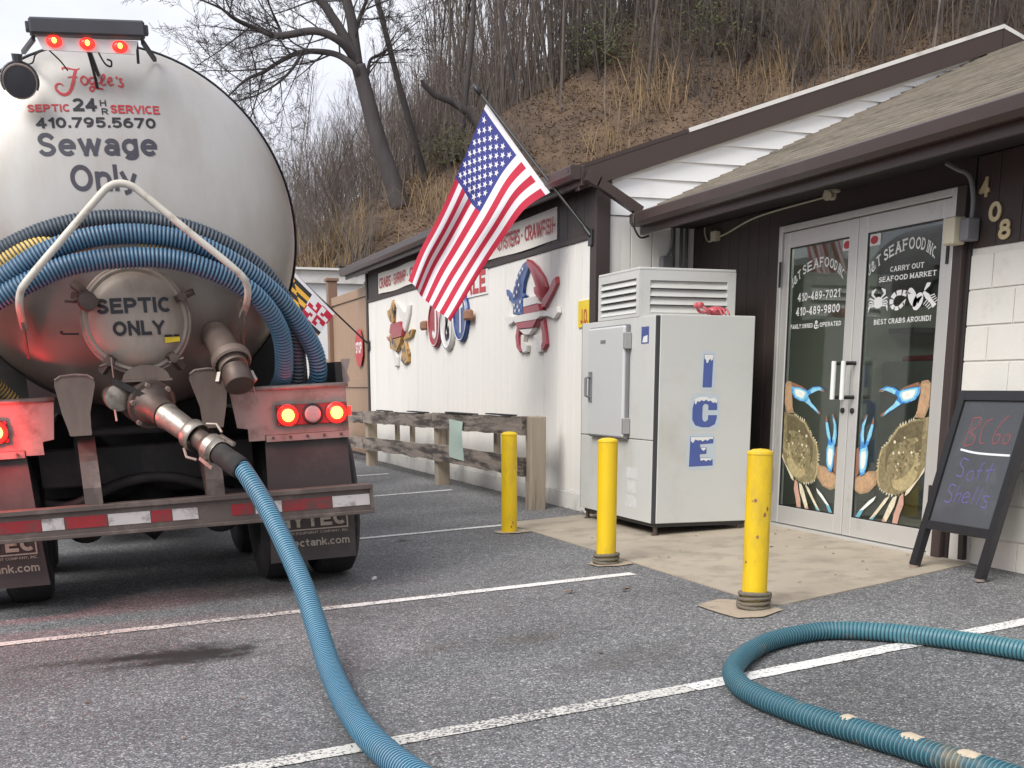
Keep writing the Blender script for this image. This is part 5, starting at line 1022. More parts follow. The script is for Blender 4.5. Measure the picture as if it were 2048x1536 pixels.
# tapered saddle plates
for s_ in (-1, 1):
    c_ = s_ * .355; poly = [(c_ - .055 + s_ * .0, 1.0), (c_ + .055, 1.0), (c_ + .062 + (.022 if s_ > 0 else .0), 1.12), (c_ + .105, 1.27), (c_ + .10, 1.30), (c_ + .07, 1.32), (c_, 1.325), (c_ - .07, 1.32), (c_ - .10, 1.30), (c_ - .105, 1.27), (c_ - .062 - (.022 if s_ < 0 else 0), 1.12)]
    mb = MB(); mb.prism(poly, lambda u, v, w_: (u, .10 - w_, v), -.02, .0); mb.box(c_ - .06, c_ + .06, .11, .5, 1.005, 1.03); mb.box(c_ - .012, c_ + .012, .12, .6, 1.03, 1.30); tp('saddle_plate', 'tank_dirty', False, None, mb)
    mb = MB(); mb.tube([(c_ - .10, .094, 1.30), (c_ - .07, .094, 1.32), (c_, .094, 1.326), (c_ + .07, .094, 1.32), (c_ + .10, .094, 1.30)], .006, 6); tp('weld_bead', 'steel_pale', False, None, mb)
M['arm_grime'] = mat('arm_grime', (.11, .085, .075), .6, metal=.2, var=.3, scale=9, dirt=(.20, .16, .14), dscale=6, dthr=(.5, .7))
# gate valve, its bonnet and lever, and the capped stubs
vd = Vector((.20, -.50, -.20)).normalized(); v0 = Vector((-.01, .16, 1.19))
mb = MB(); mb.lathe(v0, vd, [(.0, -.05), (.13, -.05), (.14, -.02), (.14, .03), (.115, .035), (.112, .10), (.135, .105), (.135, .135), (.115, .14), (.10, .17), (.078, .20), (.074, .30)], 32); tp('outlet_valve', 'steel_dirty', 40, None, mb)
for q in range(6):
    a_ = vd.orthogonal().normalized(); b_ = vd.cross(a_); t_ = q * math.pi / 3; p_ = v0 + vd * .13 + (a_ * math.cos(t_) + b_ * math.sin(t_)) * .12
    mb = MB(); mb.lathe(p_, vd, [(.016, -.01), (.016, .02), (0, .022)], 6); tp('bolt', 'steel_pale', False, None, mb)
mb = MB(); mb.prism([(.02 + .125 * math.cos(a), 1.285 + .075 * math.sin(a)) for a in [i * math.pi / 12 for i in range(13)]], lambda u, v, w_: (u, .10 - w_, v), 0, .05); mb.box(-.115, .155, .04, .11, 1.272, 1.284); tp('valve_bonnet', 'tank_dirty', False, None, mb)
mb = MB(); mb.beam((-.155, .02, 1.285), (.015, -.02, 1.185), .035, .03); tp('valve_lever', 'chassis', False, None, mb)
mb = MB(); mb.lathe((-.165, .12, 1.20), (.25, -1, -.1), [(0, -.05), (.05, -.05), (.055, 0), (.055, .06), (.07, .065), (.07, .10), (.055, .105), (0, .11)], 20); mb.tube([(-.165, .02, 1.13), (-.162, .0, 1.07)], .006, 6); tp('drain_cap', 'cast', 40, None, mb)
mb = MB(); mb.tube([(-.152, .015, 1.405), (-.152, .015, 1.30)], .004, 6); tp('cap_chain', 'steel_pale', False, None, mb)
mb = MB(); mb.tube(spline([(.44, .26, 1.50), (.45, .14, 1.46), (.47, .04, 1.38), (.49, -.02, 1.32)], 6), [.085] * 7 + [.082] * 12, 20); mb.lathe((.475, .03, 1.385), (.12, -.5, -.55), [(.10, 0), (.11, .01), (.11, .05), (.10, .06)], 20); tp('outlet_elbow', 'tank_dirty', 40, None, mb)
od = Vector((.10, -.55, -.75)).normalized(); oc = Vector((.49, -.03, 1.315))
mb = MB(); mb.lathe(oc, od, [(.072, 0), (.074, .03), (.082, .035), (.082, .11), (.078, .115), (0, .118)], 24); tp('outlet_cap', 'steel_dirty', 40, None, mb)
for s_ in (-1, 1): mb = MB(); mb.beam(oc + Vector((s_ * .082, 0, -.02)), oc + Vector((s_ * .10, -.03, -.07)), .02, .03); tp('cap_ear', 'cast', False, None, mb)
mb = MB(); mb.tube([(.575, -.09, 1.215), (.585, -.05, 1.16)], .004, 5); mb.tube([(.585 + .016 * math.cos(a), -.045, 1.14 + .018 * math.sin(a)) for a in [i * math.pi / 6 for i in range(13)]], .003, 5, cap=False); tp('cap_ring', 'steel_pale', False, None, mb)
# rear panels with lamps, both sides
for s_ in (-1, 1):
    P = [(.475, 1.195), (1.145, 1.195), (1.15, .935), (.655, .935), (.655, .905), (.56, .905), (.56, .975), (.50, .985)]
    mb = MB(); mb.prism([(s_ * a, b) for a, b in P], lambda u, v, w_: (u, .22 - w_, v), -.012, 0.); pan = tp('rear_panel', 'steel_pale', False, None, mb)
    mb = MB(); mb.tube([(s_ * .47, .212, 1.20), (s_ * 1.16, .212, 1.20)], .014, 8); tp('panel_lip', 'steel_pale', True, pan, mb)
    a, b = sorted((s_ * .728, s_ * 1.142)); lb = tbox('lamp_box', 'tape_red', a, b, .185, .207, .983, 1.102, c=.004)
    for q, x in enumerate((.79, .935, 1.075)):
        lx = s_ * x; on = q != 1
        mb = MB(); mb.lathe((lx, .185, 1.042), (0, -1, 0), [(.062, 0), (.062, .012), (.054, .018), (.050, .012)], 28); tp('lamp_ring', 'lamp_ring' if on else 'chassis', 40, lb, mb)
        mb = MB(); mb.lathe((lx, .176, 1.042), (0, -1, 0), [(.050, 0), (.046, .008), (.036, .011)], 28); mb.lathe((lx, .176, 1.042), (0, -1, 0), [(.036, .011), (.02, .013), (0, .0135)], 28, mi=1); tp('lamp_lens', ['lamp_red', 'lamp_hot'] if on else ['lens_clear', 'lens_clear'], True, lb, mb)
        if on:
            ld = bpy.data.lights.new('tail_lamp_glow', 'POINT'); ld.energy = .6 if s_ > 0 else 5.; ld.color = (1, .03, .035); ld.shadow_soft_size = .04
            lo_ = bpy.data.objects.new('tail_lamp_glow', ld); COL.objects.link(lo_); lo_.parent = truck; lo_.location = (lx, .12, 1.042)
    mb = MB(); mb.box(*sorted((s_ * 1.152, s_ * 1.175)), .22, .28, 1.02, 1.075, c=.006); tp('side_marker', 'lamp_red', False, pan, mb)
    for q in range(5):
        x = s_ * (.70 + q * .10); mb = MB(); mb.lathe((x, .209, .917), (0, -1, 0), [(.009, 0), (.008, .006), (0, .007)], 6); tp('bolt', 'steel_dirty', False, pan, mb)
    mb = MB(); mb.box(*sorted((s_ * .66, s_ * 1.15)), .215, .235, .895, .933); tp('flap_strip', 'steel_pale', False, pan, mb)
    # mud flap
    mb = MB(); mb.prism([(s_ * .655, .90), (s_ * 1.14, .90), (s_ * 1.145, .5), (s_ * 1.135, .185), (s_ * .62, .185), (s_ * .64, .5)], lambda u, v, w_: (u, .25 - w_ - .03 * math.sin((.9 - v) * 2.2), v), -.008, 0.); fl = tp('mud_flap', 'flap', False, None, mb)
    ff = lambda u, v: (u, .25 - .03 * math.sin((.9 - v) * 2.2) - .004, v)
    x0, x1 = (.66, 1.10) if s_ > 0 else (-1.10, -.665)
    mb = MB(); put_text(mb, 'HYTEC', ff, x0 + .02, x1 - .02, .385, .47, .06)
    for a_ in ((x0, .365, x1, .373), (x0, .483, x1, .49), (x0, .365, x0 + .008, .49), (x1 - .008, .365, x1, .49)): mb.add([ff(a_[0], a_[1]), ff(a_[2], a_[1]), ff(a_[2], a_[3]), ff(a_[0], a_[3])], [(0, 1, 2, 3)])
    put_text(mb, 'SMUCKER EQUIPMENT COMPANY, INC.', ff, x0, x1, .34, .357, .02); put_text(mb, 'hytectank.com', ff, x0, x1, .262, .315, .03); tp('flap_lettering', 'flap_print', False, fl, mb)
    # hose trough behind the panel
    mb = MB(); a, b = sorted((s_ * .48, s_ * 1.15)); mb.box(a, b, .235, 2.6, 1.08, 1.10); mb.box(*sorted((s_ * 1.13, s_ * 1.15)), .235, 2.6, 1.10, 1.19); mb.prism([(.24, 1.19), (.24, 1.33), (.5, 1.33), (.6, 1.19)], lambda u, v, w_: (s_ * (1.10 + w_), u, v), 0, .04); tp('hose_trough', 'chassis', False, None, mb)
    mb = MB(); mb.prism([(1.145, 1.19), (1.145, 1.345), (1.20, 1.345), (1.175, 1.27), (1.19, 1.22)], lambda u, v, w_: (s_ * u, .27 + w_, v), 0, .01); tp('trough_bracket', 'steel_pale', False, None, mb)
    tbox('rack_plate', 'chassis', *sorted((s_ * .62, s_ * 1.02)), .74, .76, 1.10, 1.60)
    # wheels: two pairs
    for y_ in (.88, 2.25):
        for x in (.755, 1.09):
            mb = MB(); mb.lathe((s_ * x - .135, y_, .505), (1, 0, 0), [(.27, .03), (.29, .01), (.40, 0), (.46, .006), (.497, .03), (.505, .07), (.505, .20), (.497, .24), (.46, .264), (.40, .27), (.29, .26), (.27, .24)], 40); wh = tp('wheel', 'rubber', 40, None, mb)
            mb = MB(); mb.lathe((s_ * x - .135, y_, .505), (1, 0, 0), [(.0, .15), (.12, .15), (.14, .10), (.22, .08), (.27, .03), (.27, .24), (.22, .2), (.12, .16), (0, .16)], 24); tp('rim', 'chassis', 40, wh, mb)
    mb = MB(); mb.lathe((s_ * .40, .72, .47), (0, -1, 0), [(0, -.2), (.10, -.2), (.13, -.1), (.13, 0), (.10, .03), (.06, .035), (.055, .05), (0, .055)], 24); tp('brake_chamber', 'chassis', 40, None, mb)
    # chassis rail with its arm down to the bumper
    tbox('chassis_rail', 'chassis', *sorted((s_ * .32, s_ * .40)), .35, 7.5, .78, 1.0)
    mb = MB(); mb.prism([(.55, 1.0), (.35, 1.0), (.10, .86), (.03, .72), (.03, .60), (.12, .56), (.30, .72), (.55, .80)], lambda u, v, w_: (s_ * .33 + w_, u, v), -.05, .045); tp('bumper_arm', 'arm_grime', False, None, mb)
tbox('cross_member', 'chassis', -.6, .6, .42, .50, .70, .92, c=.01); tbox('cross_member', 'chassis', -.3, .3, .30, .36, .985, 1.03, c=.01); tbox('pump_housing', 'chassis', -.8, .8, 3.2, 5.6, .45, 1.15, c=.05); tbox('sub_frame', 'chassis', -1.0, 1.0, 1.55, 1.65, .55, 1.2)
mb = MB(); mb.tube([(-1.2, .88, .505), (-.15, .88, .505), (0, .88, .505), (.15, .88, .505), (1.2, .88, .505)], [.06, .07, .2, .07, .06], 16); tp('axle', 'chassis', True, None, mb)
mb = MB(); mb.tube([(-1.2, 2.25, .505), (-.15, 2.25, .505), (0, 2.25, .505), (.15, 2.25, .505), (1.2, 2.25, .505)], [.06, .07, .2, .07, .06], 16); tp('axle', 'chassis', True, None, mb)
mb = MB(); mb.tube(spline([(-.6, .45, .62), (-.45, .42, .60), (-.2, .40, .70), (0, .40, .73), (.2, .40, .70), (.45, .42, .60), (.6, .45, .62)], 6), .03, 8); tp('tow_loop', 'chassis', True, None, mb)
# bumper: channel with tape
mb = MB(); mb.box(-1.22, 1.22, .02, .10, .457, .628); mb.box(-1.22, 1.22, 0, .019, .60, .628, c=.003); mb.box(-1.22, 1.22, 0, .019, .457, .478, c=.003); mb.box(1.202, 1.22, .0, .0195, .479, .599); bump = tp('rear_bumper', 'arm_grime', False, None, mb)
for (a, b, m_) in ((-1.15, -.95, 'tape_white'), (-.945, -.62, 'tape_red'), (-.615, -.50, 'tape_white'), (-.495, -.275, 'tape_red'), (-.27, -.045, 'tape_white'), (-.04, .07, 'tape_red'), (.075, .215, 'tape_white'), (.40, .52, 'tape_red'), (.535, .685, 'tape_white'), (.69, .975, 'tape_red'), (.98, 1.20, 'tape_white')):
    tbox('reflector_tape', m_, a, b, .0165, .0198, .508, .572, parent=bump)
# light bar, marker lamps, work lamp
lbx = MB(); lbx.box(-.355, .215, .08, .17, 3.012, 3.092, c=.010); lbx.box(-.372, -.352, .10, .15, 3.03, 3.075, c=.004); lbx.box(.213, .233, .10, .15, 3.03, 3.075, c=.004); lbx = tp('light_bar', 'lamp_housing', False, None, lbx)
mkp = MB(); mkp.prism([(-.325, 3.008), (.175, 3.000), (.155, 2.935), (-.30, 2.945)], lambda u, v, w_: (u, .12 - w_, v), -.01, 0); mkp = tp('marker_plate', 'print_white', False, None, mkp)
for x, z_ in ((-.241, 2.985), (-.08, 2.978), (.081, 2.968)):
    mb = MB(); blob(mb, (x, .112, z_), (.040, .022, .030)); mk = tp('marker_lamp', 'lamp_red', True, mkp, mb)
    mb = MB(); blob(mb, (x, .093, z_), (.013, .006, .014), 6, 8); tp('bulb', 'lamp_hot', True, mk, mb)
for a_, b_, w_ in (((-.34, .14, 3.0), (-.40, .36, 2.985), .02), ((.2, .14, 3.0), (.27, .36, 2.965), .02), ((.17, .14, 3.0), (.17, .20, 2.91), .014), ((-.07, .13, 2.94), (-.03, .33, 2.86), .016)): mb = MB(); mb.beam(a_, b_, w_, w_); tp('light_bar_bracket', 'lamp_housing', False, None, mb)
for pts_, r_ in (([(-.08, .12, 2.94), (-.07, .16, 2.90), (-.055, .25, 2.84), (-.05, .27, 2.80)], .008), ([(-.03, .12, 2.94), (0, .2, 2.905), (.03, .24, 2.90), (.035, .24, 2.925), (.015, .22, 2.93)], .005), ([(-.3, .13, 2.945), (-.34, .16, 2.93), (-.36, .2, 2.90), (-.40, .22, 2.895)], .004), ([(-.27, .13, 2.945), (-.22, .2, 2.91), (-.19, .24, 2.875)], .004)):
    mb = MB(); mb.tube(spline(pts_), r_, 6); tp('lamp_cable', 'black', True, None, mb)
wl = MB(); wl.lathe((-.432, .15, 2.805), (0, -1, -.45), [(0, -.06), (.05, -.055), (.075, 0), (.085, .02), (.085, .035), (.078, .036)], 28); wl = tp('work_lamp', 'steel_pale', 40, None, wl)
mb = MB(); mb.lathe((-.432, .15, 2.805), (0, -1, -.45), [(.078, .034), (.04, .04), (0, .042)], 28); tp('lens', 'lamp_housing', True, wl, mb)
mb = MB(); mb.tube([(-.432, .16, 2.88), (-.43, .15, 2.93)], [.022, .028], 8); mb.tube([(-.432 + .09 * math.cos(a), .16, 2.805 + .09 * math.sin(a)) for a in [i * math.pi / 12 for i in range(-2, 15)]], .007, 6); tp('lamp_bracket', 'lamp_housing', False, wl, mb)
# front end, out of sight from here
mb = MB(); mb.box(-1.2, 1.2, 6.6, 8.1, .75, 2.75, c=.10); mb.box(-.95, .95, 8.1, 9.6, .75, 1.75, c=.12); tp('cab', 'cab', False, None, mb)
tbox('windscreen', 'glass', -1.0, 1.0, 8.101, 8.115, 1.8, 2.5)
for s_ in (-1, 1):
    tbox('side_window', 'glass', *sorted((s_ * 1.201, s_ * 1.21)), 7.0, 7.9, 1.75, 2.45)
    mb = MB(); mb.lathe((s_ * 1.0 - .14, 9.0, .505), (1, 0, 0), [(.27, .03), (.40, 0), (.497, .03), (.505, .2), (.46, .27), (.27, .24)], 32); tp('wheel', 'rubber', 40, None, mb)

# ------------------------------------------------------------------ hoses stowed on the truck, held by the guard pipe
ST = {'A': ([(-.87, .40, 1.165), (-.98, .32, 1.33), (-1.0, .22, 1.58), (-.879, .15, 1.833), (-.64, .13, 1.963), (-.379, .1, 2.068), (-.097, .08, 2.113), (.209, .08, 2.089), (.492, .1, 1.992), (.73, .16, 1.82), (.876, .25, 1.576), (.89, .32, 1.324), (.87, .40, 1.165)], ('stow_grey', 'stow_grey_g'), 'dull grey blue hose, uppermost of those stowed on tank'),
      'B': ([(-.99, .42, 1.165), (-1.06, .28, 1.28), (-1.03, .12, 1.50), (-.888, .0, 1.675), (-.651, -.05, 1.812), (-.416, -.08, 1.939), (-.162, -.08, 2.011), (.115, -.08, 2.017), (.367, -.07, 1.959), (.598, -.02, 1.835), (.814, .08, 1.651), (.971, .22, 1.431), (1.01, .30, 1.275), (.99, .42, 1.165)], ('stow_blue', 'stow_groove'), 'blue ribbed hose ending outermost in the right trough, stowed on tank'),
      'C': ([(-.77, .44, 1.165), (-.90, .24, 1.25), (-.98, .06, 1.43), (-.891, -.06, 1.596), (-.657, -.10, 1.722), (-.478, -.12, 1.806), (-.301, -.125, 1.870), (-.052, -.125, 1.900), (.197, -.125, 1.890), (.423, -.115, 1.822), (.631, -.07, 1.70), (.768, .06, 1.516), (.80, .24, 1.297), (.77, .44, 1.165)], ('stow_blue', 'stow_groove'), 'blue ribbed hose lowest on the tank, just above the septic hatch'),
      'Y': ([(-.67, .5, 1.165), (-.80, .44, 1.32), (-.96, .20, 1.58), (-.889, .08, 1.762), (-.65, .045, 1.889), (-.438, .07, 1.985), (-.18, .20, 2.0), (.10, .2, 1.985), (.25, .2, 1.95)], ('hose_yellow', 'hose_yellow_g'), 'yellow and black ribbed hose stowed behind the blue ones')}
for k, (path, ms, lab) in ST.items():
    hm = hose_mesh(path, .054 if k != 'Y' else .048, .0205, 14, ms); hm.v = [tuple(TW(p)) for p in hm.v]
    tag(hm.build('stowed_hose', list(ms), smooth=True), lab, 'hose', 'hoses stowed on the truck')

# ------------------------------------------------------------------ suction hose from the valve across the lot
suc = thing('suction_hose', 'bright blue suction hose running from truck valve down onto the asphalt', 'hose', (.87, 4.5, gz(.87)))
path = [(.700, 6.83, .70), (.743, 6.75, .637), (.774, 6.70, .595), (.851, 6.45, .447), (.904, 6.10, .257), (.926, 5.75, .105), (.922, 5.40, -.025), (.90, 5.02, -.105), (.868, 4.56, -.128), (.852, 4.235, -.131), (.857, 3.898, -.131), (.891, 3.563, -.130), (.948, 3.215, -.127), (1.05, 2.8, -.123), (1.25, 2.3, -.114), (1.6, 1.8, -.098), (2.1, 1.5, -.075)]
a = TW(v0 + vd * .27); b = Vector(path[1]); d = (b - a); Ld = d.length; d.normalize(); path[0] = tuple(b - d * .06); path[2] = tuple(b + d * .06)
hose_mesh(path, .050, .0195, 18).build('hose_body', ['hose_blue', 'hose_groove'], suc, smooth=True)

mb = MB(); mb.lathe(a, d, [(.0, 0), (.072, 0), (.075, .03), (.070, .05), (.066, .16), (.060, .20), (.078, .205), (.084, .215), (.084, .262), (.078, .27)], 28); mb.build('reducer', 'cast', suc, smooth=40)
mb = MB(); mb.lathe(a, d, [(.055, .27), (.055, .33), (.062, .335), (.066, .35), (.066, .36)], 28); mb.build('adapter', 'steel_dirty', suc, smooth=40)
mb = MB(); mb.lathe(a, d, [(.068, .36), (.078, .365), (.078, .405), (.068, .415), (.064, .43)], 28)
o_ = d.orthogonal().normalized()
for s_ in (-1, 1): mb.beam(a + d * .37 + o_ * s_ * .08, a + d * .47 + o_ * s_ * .085, .022, .02)
mb.build('cam_coupling', 'cast', suc, smooth=40)
for s_ in (-1, 1): mb = MB(); mb.tube([a + d * .25 + o_ * s_ * .09, a + d * .30 + o_ * s_ * .12, a + d * .36 + o_ * s_ * .10], .008, 6); mb.build('cam_lever', 'steel_pale', suc)
mb = MB(); mb.lathe(a, d, [(.056, .43), (.058, .44), (.060, .6), (.061, Ld - .03), (.060, Ld + .03), (.058, Ld + .05), (.052, Ld + .05)], 28); mb.build('rubber_cuff', 'rubber', suc, smooth=40)

# ------------------------------------------------------------------ the looped hose on the right
lp = thing('discharge_hose', 'muddy teal hose looped on the asphalt beside the nearest bollard', 'hose', (2.6, 4.0, gz(2.6)))
path = [(4.3, 2.6), (3.95, 3.25), (3.70, 3.75), (3.60, 4.05), (3.523, 4.266), (3.399, 4.521), (3.222, 4.734), (3.043, 4.788), (2.786, 4.709), (2.57, 4.533), (2.405, 4.333), (2.314, 4.118), (2.290, 3.928), (2.298, 3.77), (2.315, 3.605), (2.345, 3.455), (2.39, 3.249), (2.42, 3.077), (2.469, 2.854), (2.51, 2.6), (2.6, 2.2), (2.8, 1.7)]
path = [(x, y, gz(x) + .0435) for x, y in path]
hose_mesh(path, .0425, .0185, 16, ('hose_teal', 'hose_teal_g')).build('hose_body', ['hose_teal', 'hose_teal_g'], lp, smooth=True)
mb = MB()
for (x, y, l) in ((2.405, 3.17, .055), (2.352, 3.44, .035), (2.447, 2.95, .05)):
    o0 = len(mb.v); ang = math.atan2(.9, -.17)
    for i in range(7):
        for j in range(9):
            u = (i / 6 - .5) * 2; v = (j / 8 - .5) * 1.5; k = 1 - .25 * abs(u) + .15 * noise.noise((u * 3 + x * 9, v * 3, 0)); rr_ = .0445 + .003 * noise.noise((u * 4, v * 4, x * 7))
            px, py = x + math.cos(ang) * u * l * k, y + math.sin(ang) * u * l * k
            nx, ny = -math.sin(ang), math.cos(ang); mb.v.append((px + nx * rr_ * math.sin(v * k * .8), py + ny * rr_ * math.sin(v * k * .8), gz(px) + .0435 + rr_ * math.cos(v * k * .8) - (.006 if abs(u) > .99 or abs(v) > .74 else 0)))
    for i in range(6):
        for j in range(8): mb.f.append((o0 + i * 9 + j, o0 + i * 9 + j + 1, o0 + i * 9 + j + 10, o0 + i * 9 + j + 9)); mb.m.append(0)
mb.build('mud_patch', 'mud', lp, smooth=True)
# ------------------------------------------------------------------ bollards
for q, (x, y, hgt, r_, rope, lab) in enumerate(((3.125, 9.30, .765, .062, False, 'yellow steel bollard without rope, farthest from the camera'), (3.14, 7.38, .79, .063, True, 'yellow steel bollard roped at its foot, middle of the three'), (3.205, 5.585, .80, .064, True, 'chipped yellow steel bollard with rope, nearest the looped hose'))):
    z0 = gz(x); t = thing('bollard', lab, 'bollard', (x, y, z0), group='yellow bollards before the entrance')
    tx = (.012, .0, .0)[q]
    mb = MB(); mb.lathe((x, y, z0), (0, 0, 1), [(r_, 0), (r_, hgt - .015), (r_ + .003, hgt - .012), (r_ + .001, hgt), (r_ * .6, hgt + .012), (0, hgt + .016)], 32); mb.build('post', 'yellow', t, smooth=40)
    if rope:
        for k in range(4 if q == 2 else 3):
            pts = []; tw = []
            for i in range(49):
                a = i / 48 * 2 * math.pi; pts.append((x + (r_ + .013 + .004 * math.sin(a * 3 + k)) * math.cos(a), y + (r_ + .013 + .004 * math.cos(a * 2 + k)) * math.sin(a), z0 + .018 + k * .021 + .006 * math.sin(a + k * 1.3)))
                tw.append(.0115 + .0022 * math.sin(a * 24))
            mb = MB(); mb.tube(pts, tw, 7, cap=False); mb.build('rope_turn', 'rope', t, smooth=True)
    if q != 1:
        rr = random.Random(q)
        for k in range(8 if q == 2 else 3):                     # chips through the paint
            mb = MB(); a = rr.uniform(3.3, 5.2); zz = rr.uniform(.12, .62) if q == 2 else rr.uniform(.02, .09); n_ = 7; s_ = rr.uniform(.003, .009); el = rr.uniform(.7, 1.8)
            mb.add([(x + (r_ + .0012) * math.cos(a + s_ / r_ * math.cos(i * 6.283 / n_) * rr.uniform(.6, 1.3)), y + (r_ + .0012) * math.sin(a + s_ / r_ * math.cos(i * 6.283 / n_) * rr.uniform(.6, 1.3)), z0 + zz + s_ * el * math.sin(i * 6.283 / n_)) for i in range(n_)], [tuple(range(n_))]); mb.build('paint_chip', 'crab_brown', t)

# ------------------------------------------------------------------ weathered rail fence along the wall
fen = thing('rail_fence', 'weathered grey two rail timber fence along the white wall', 'fence', (3.82, 14.2, gz(3.82)))
PX = 3.82
for (y, h0, w_) in ((10.66, .78, .15), (13.80, .60, .14), (17.5, .58, .14), (20.4, .56, .14)):
    mb = MB(); mb.box(PX - .06, PX + .085, y - w_ / 2, y + w_ / 2, gz(PX) - .02, h0 - .002, c=.008); mb.build('post', 'wood_post', fen)
for y in (11.9, 15.3, 16.1): mb = MB(); mb.box(PX + .03, PX + .075, y - .05, y + .05, .30, .70, c=.004); mb.build('batten', 'wood_post', fen)
rf_ = random.Random(3)
def rail(y0, y1, za, zb, hh, x):
    """a rough sawn plank whose top and bottom edges wander"""
    k = 26; mb = MB(); vs_ = []
    for i in range(k + 1):
        t = i / k; y = y0 + (y1 - y0) * t; zc = za + (zb - za) * t
        up = .008 * noise.noise((y * 2.1, za * 9, 1)) + .005 * noise.noise((y * 7, za, 2)); dn = .014 * noise.noise((y * 2.7, za * 5, 5)) + .012 * noise.noise((y * 8, za, 7)); bow = .008 * noise.noise((y, za, 9))
        vs_ += [(x + bow, y, zc - hh / 2 + dn), (x + bow, y, zc + hh / 2 + up), (x + .045 + bow, y, zc + hh / 2 + up), (x + .045 + bow, y, zc - hh / 2 + dn)]
    f = [(0, 1, 2, 3), tuple(4 * k + j for j in (3, 2, 1, 0))]
    for i in range(k):
        for j in range(4): f.append((4 * i + j, 4 * i + 4 + j, 4 * i + 4 + (j + 1) % 4, 4 * i + (j + 1) % 4))
    mb.add(vs_, f); return mb.build('rail', 'wood_grey', fen)
XR = PX - .107
rail(10.70, 13.79, .690, .665, .165, XR); rail(13.81, 17.49, .660, .62, .16, XR); rail(17.51, 20.5, .61, .58, .15, XR)
rail(10.70, 13.79, .325, .315, .175, XR); rail(13.81, 17.49, .31, .255, .165, XR); rail(17.51, 20.5, .25, .22, .16, XR)
for (y0, y1, z_) in ((11.0, 11.75, .772), (12.2, 13.2, .758), (14.1, 14.9, .737), (15.9, 16.6, .718)):
    mb = MB(); mb.box(XR - .01, XR + .06, y0, y1, z_, z_ + .012); mb.build('tar_strip', 'bitumen', fen)
mb = MB(); vs_ = []
for i in range(7):
    for j in range(5): vs_.append((XR - .004 - .012 * math.sin(i * .9) * (j / 4) - .006 * math.sin(j), 13.02 - .50 * j / 4 - .015 * math.sin(i), .70 - .40 * i / 6 - .02 * j / 4))
mb.add(vs_, [(i * 5 + j, i * 5 + j + 1, i * 5 + j + 6, i * 5 + j + 5) for i in range(6) for j in range(4)])
mb.v = [(p[0] - .012, p[1], p[2]) for p in mb.v]
tag(mb.build('notice_sheet', 'paper_green', smooth=True), 'pale green paper notice stapled to the timber rail fence', 'notice')

# ------------------------------------------------------------------ tan vinyl fence past the far corner
tf = thing('vinyl_fence', 'tall tan vinyl privacy fence beyond the white wall', 'fence', (4.2, 20.4, 0))
for i in range(14):
    y0 = 18.95 + i * .215; boxpart('board', 'vinyl_tan', tf, 4.19, 4.21, y0 + .002, y0 + .211, .1, 2.36, c=.004)
boxpart('top_rail', 'vinyl_tan', tf, 4.165, 4.235, 18.93, 21.97, 2.365, 2.50, c=.006); boxpart('middle_rail', 'vinyl_tan', tf, 4.165, 4.189, 18.93, 21.97, 1.02, 1.16, c=.004); boxpart('bottom_rail', 'vinyl_tan', tf, 4.165, 4.235, 18.93, 21.97, .0, .098, c=.006)
for y in (22.06, 25.0):
    mb = MB(); mb.box(4.12, 4.28, y - .085, y + .085, 0, 2.78, c=.006); mb.box(4.09, 4.31, y - .11, y + .11, 2.782, 2.84, c=.01); mb.build('post', 'vinyl_brown', tf)
for i in range(12): y0 = 22.16 + i * .225; boxpart('board', 'vinyl_tan', tf, 4.19, 4.21, y0 + .002, y0 + .221, .1, 1.5, c=.004)
mb = MB(); oy, oz = 19.72, 1.62; oc_ = [(oy + .30 * math.cos(R(22.5 + 45 * i)), oz + .30 * math.sin(R(22.5 + 45 * i))) for i in range(8)]
mb.prism(oc_, wx(4.165), .001, .012, 0); mb.prism(shrink(oc_, .001), wx(4.165), .0125, .0126, 0); put_text(mb, 'STOP', lambda u, v: (4.1515, u, v), oy + .22, oy - .22, oz - .085, oz + .085, .05, 1)
tag(mb.build('stop_sign', ['rust_red', 'print_white']), 'red eight sided sign with white lettering on the tan fence', 'sign')
# white store behind the fence
sh = thing('storage_shed', 'white flat roofed storage shed standing behind the tan fence', 'shed', (5.0, 25.2, 0))
boxpart('wall', 'siding', sh, 2.0, 7.6, 23.6, 26.6, -.1, 2.86); boxpart('cornice', 'white_trim', sh, 1.9, 7.7, 23.5, 26.7, 2.862, 3.09, c=.01)
boxpart('roof_edge', 'white_trim', sh, 1.85, 7.75, 23.42, 26.75, 3.092, 3.13); boxpart('drip', 'brown_dark', sh, 4.6, 5.2, 23.40, 23.7, 3.131, 3.17)
mb = MB(); mb.lathe((4.15, 18.96, 2.52), (-.6, -1, -.2), [(0, -.05), (.04, -.05), (.045, .06), (.035, .065), (0, .06)], 14); mb.build('eave_lamp', 'cream_box', shop, smooth=40)

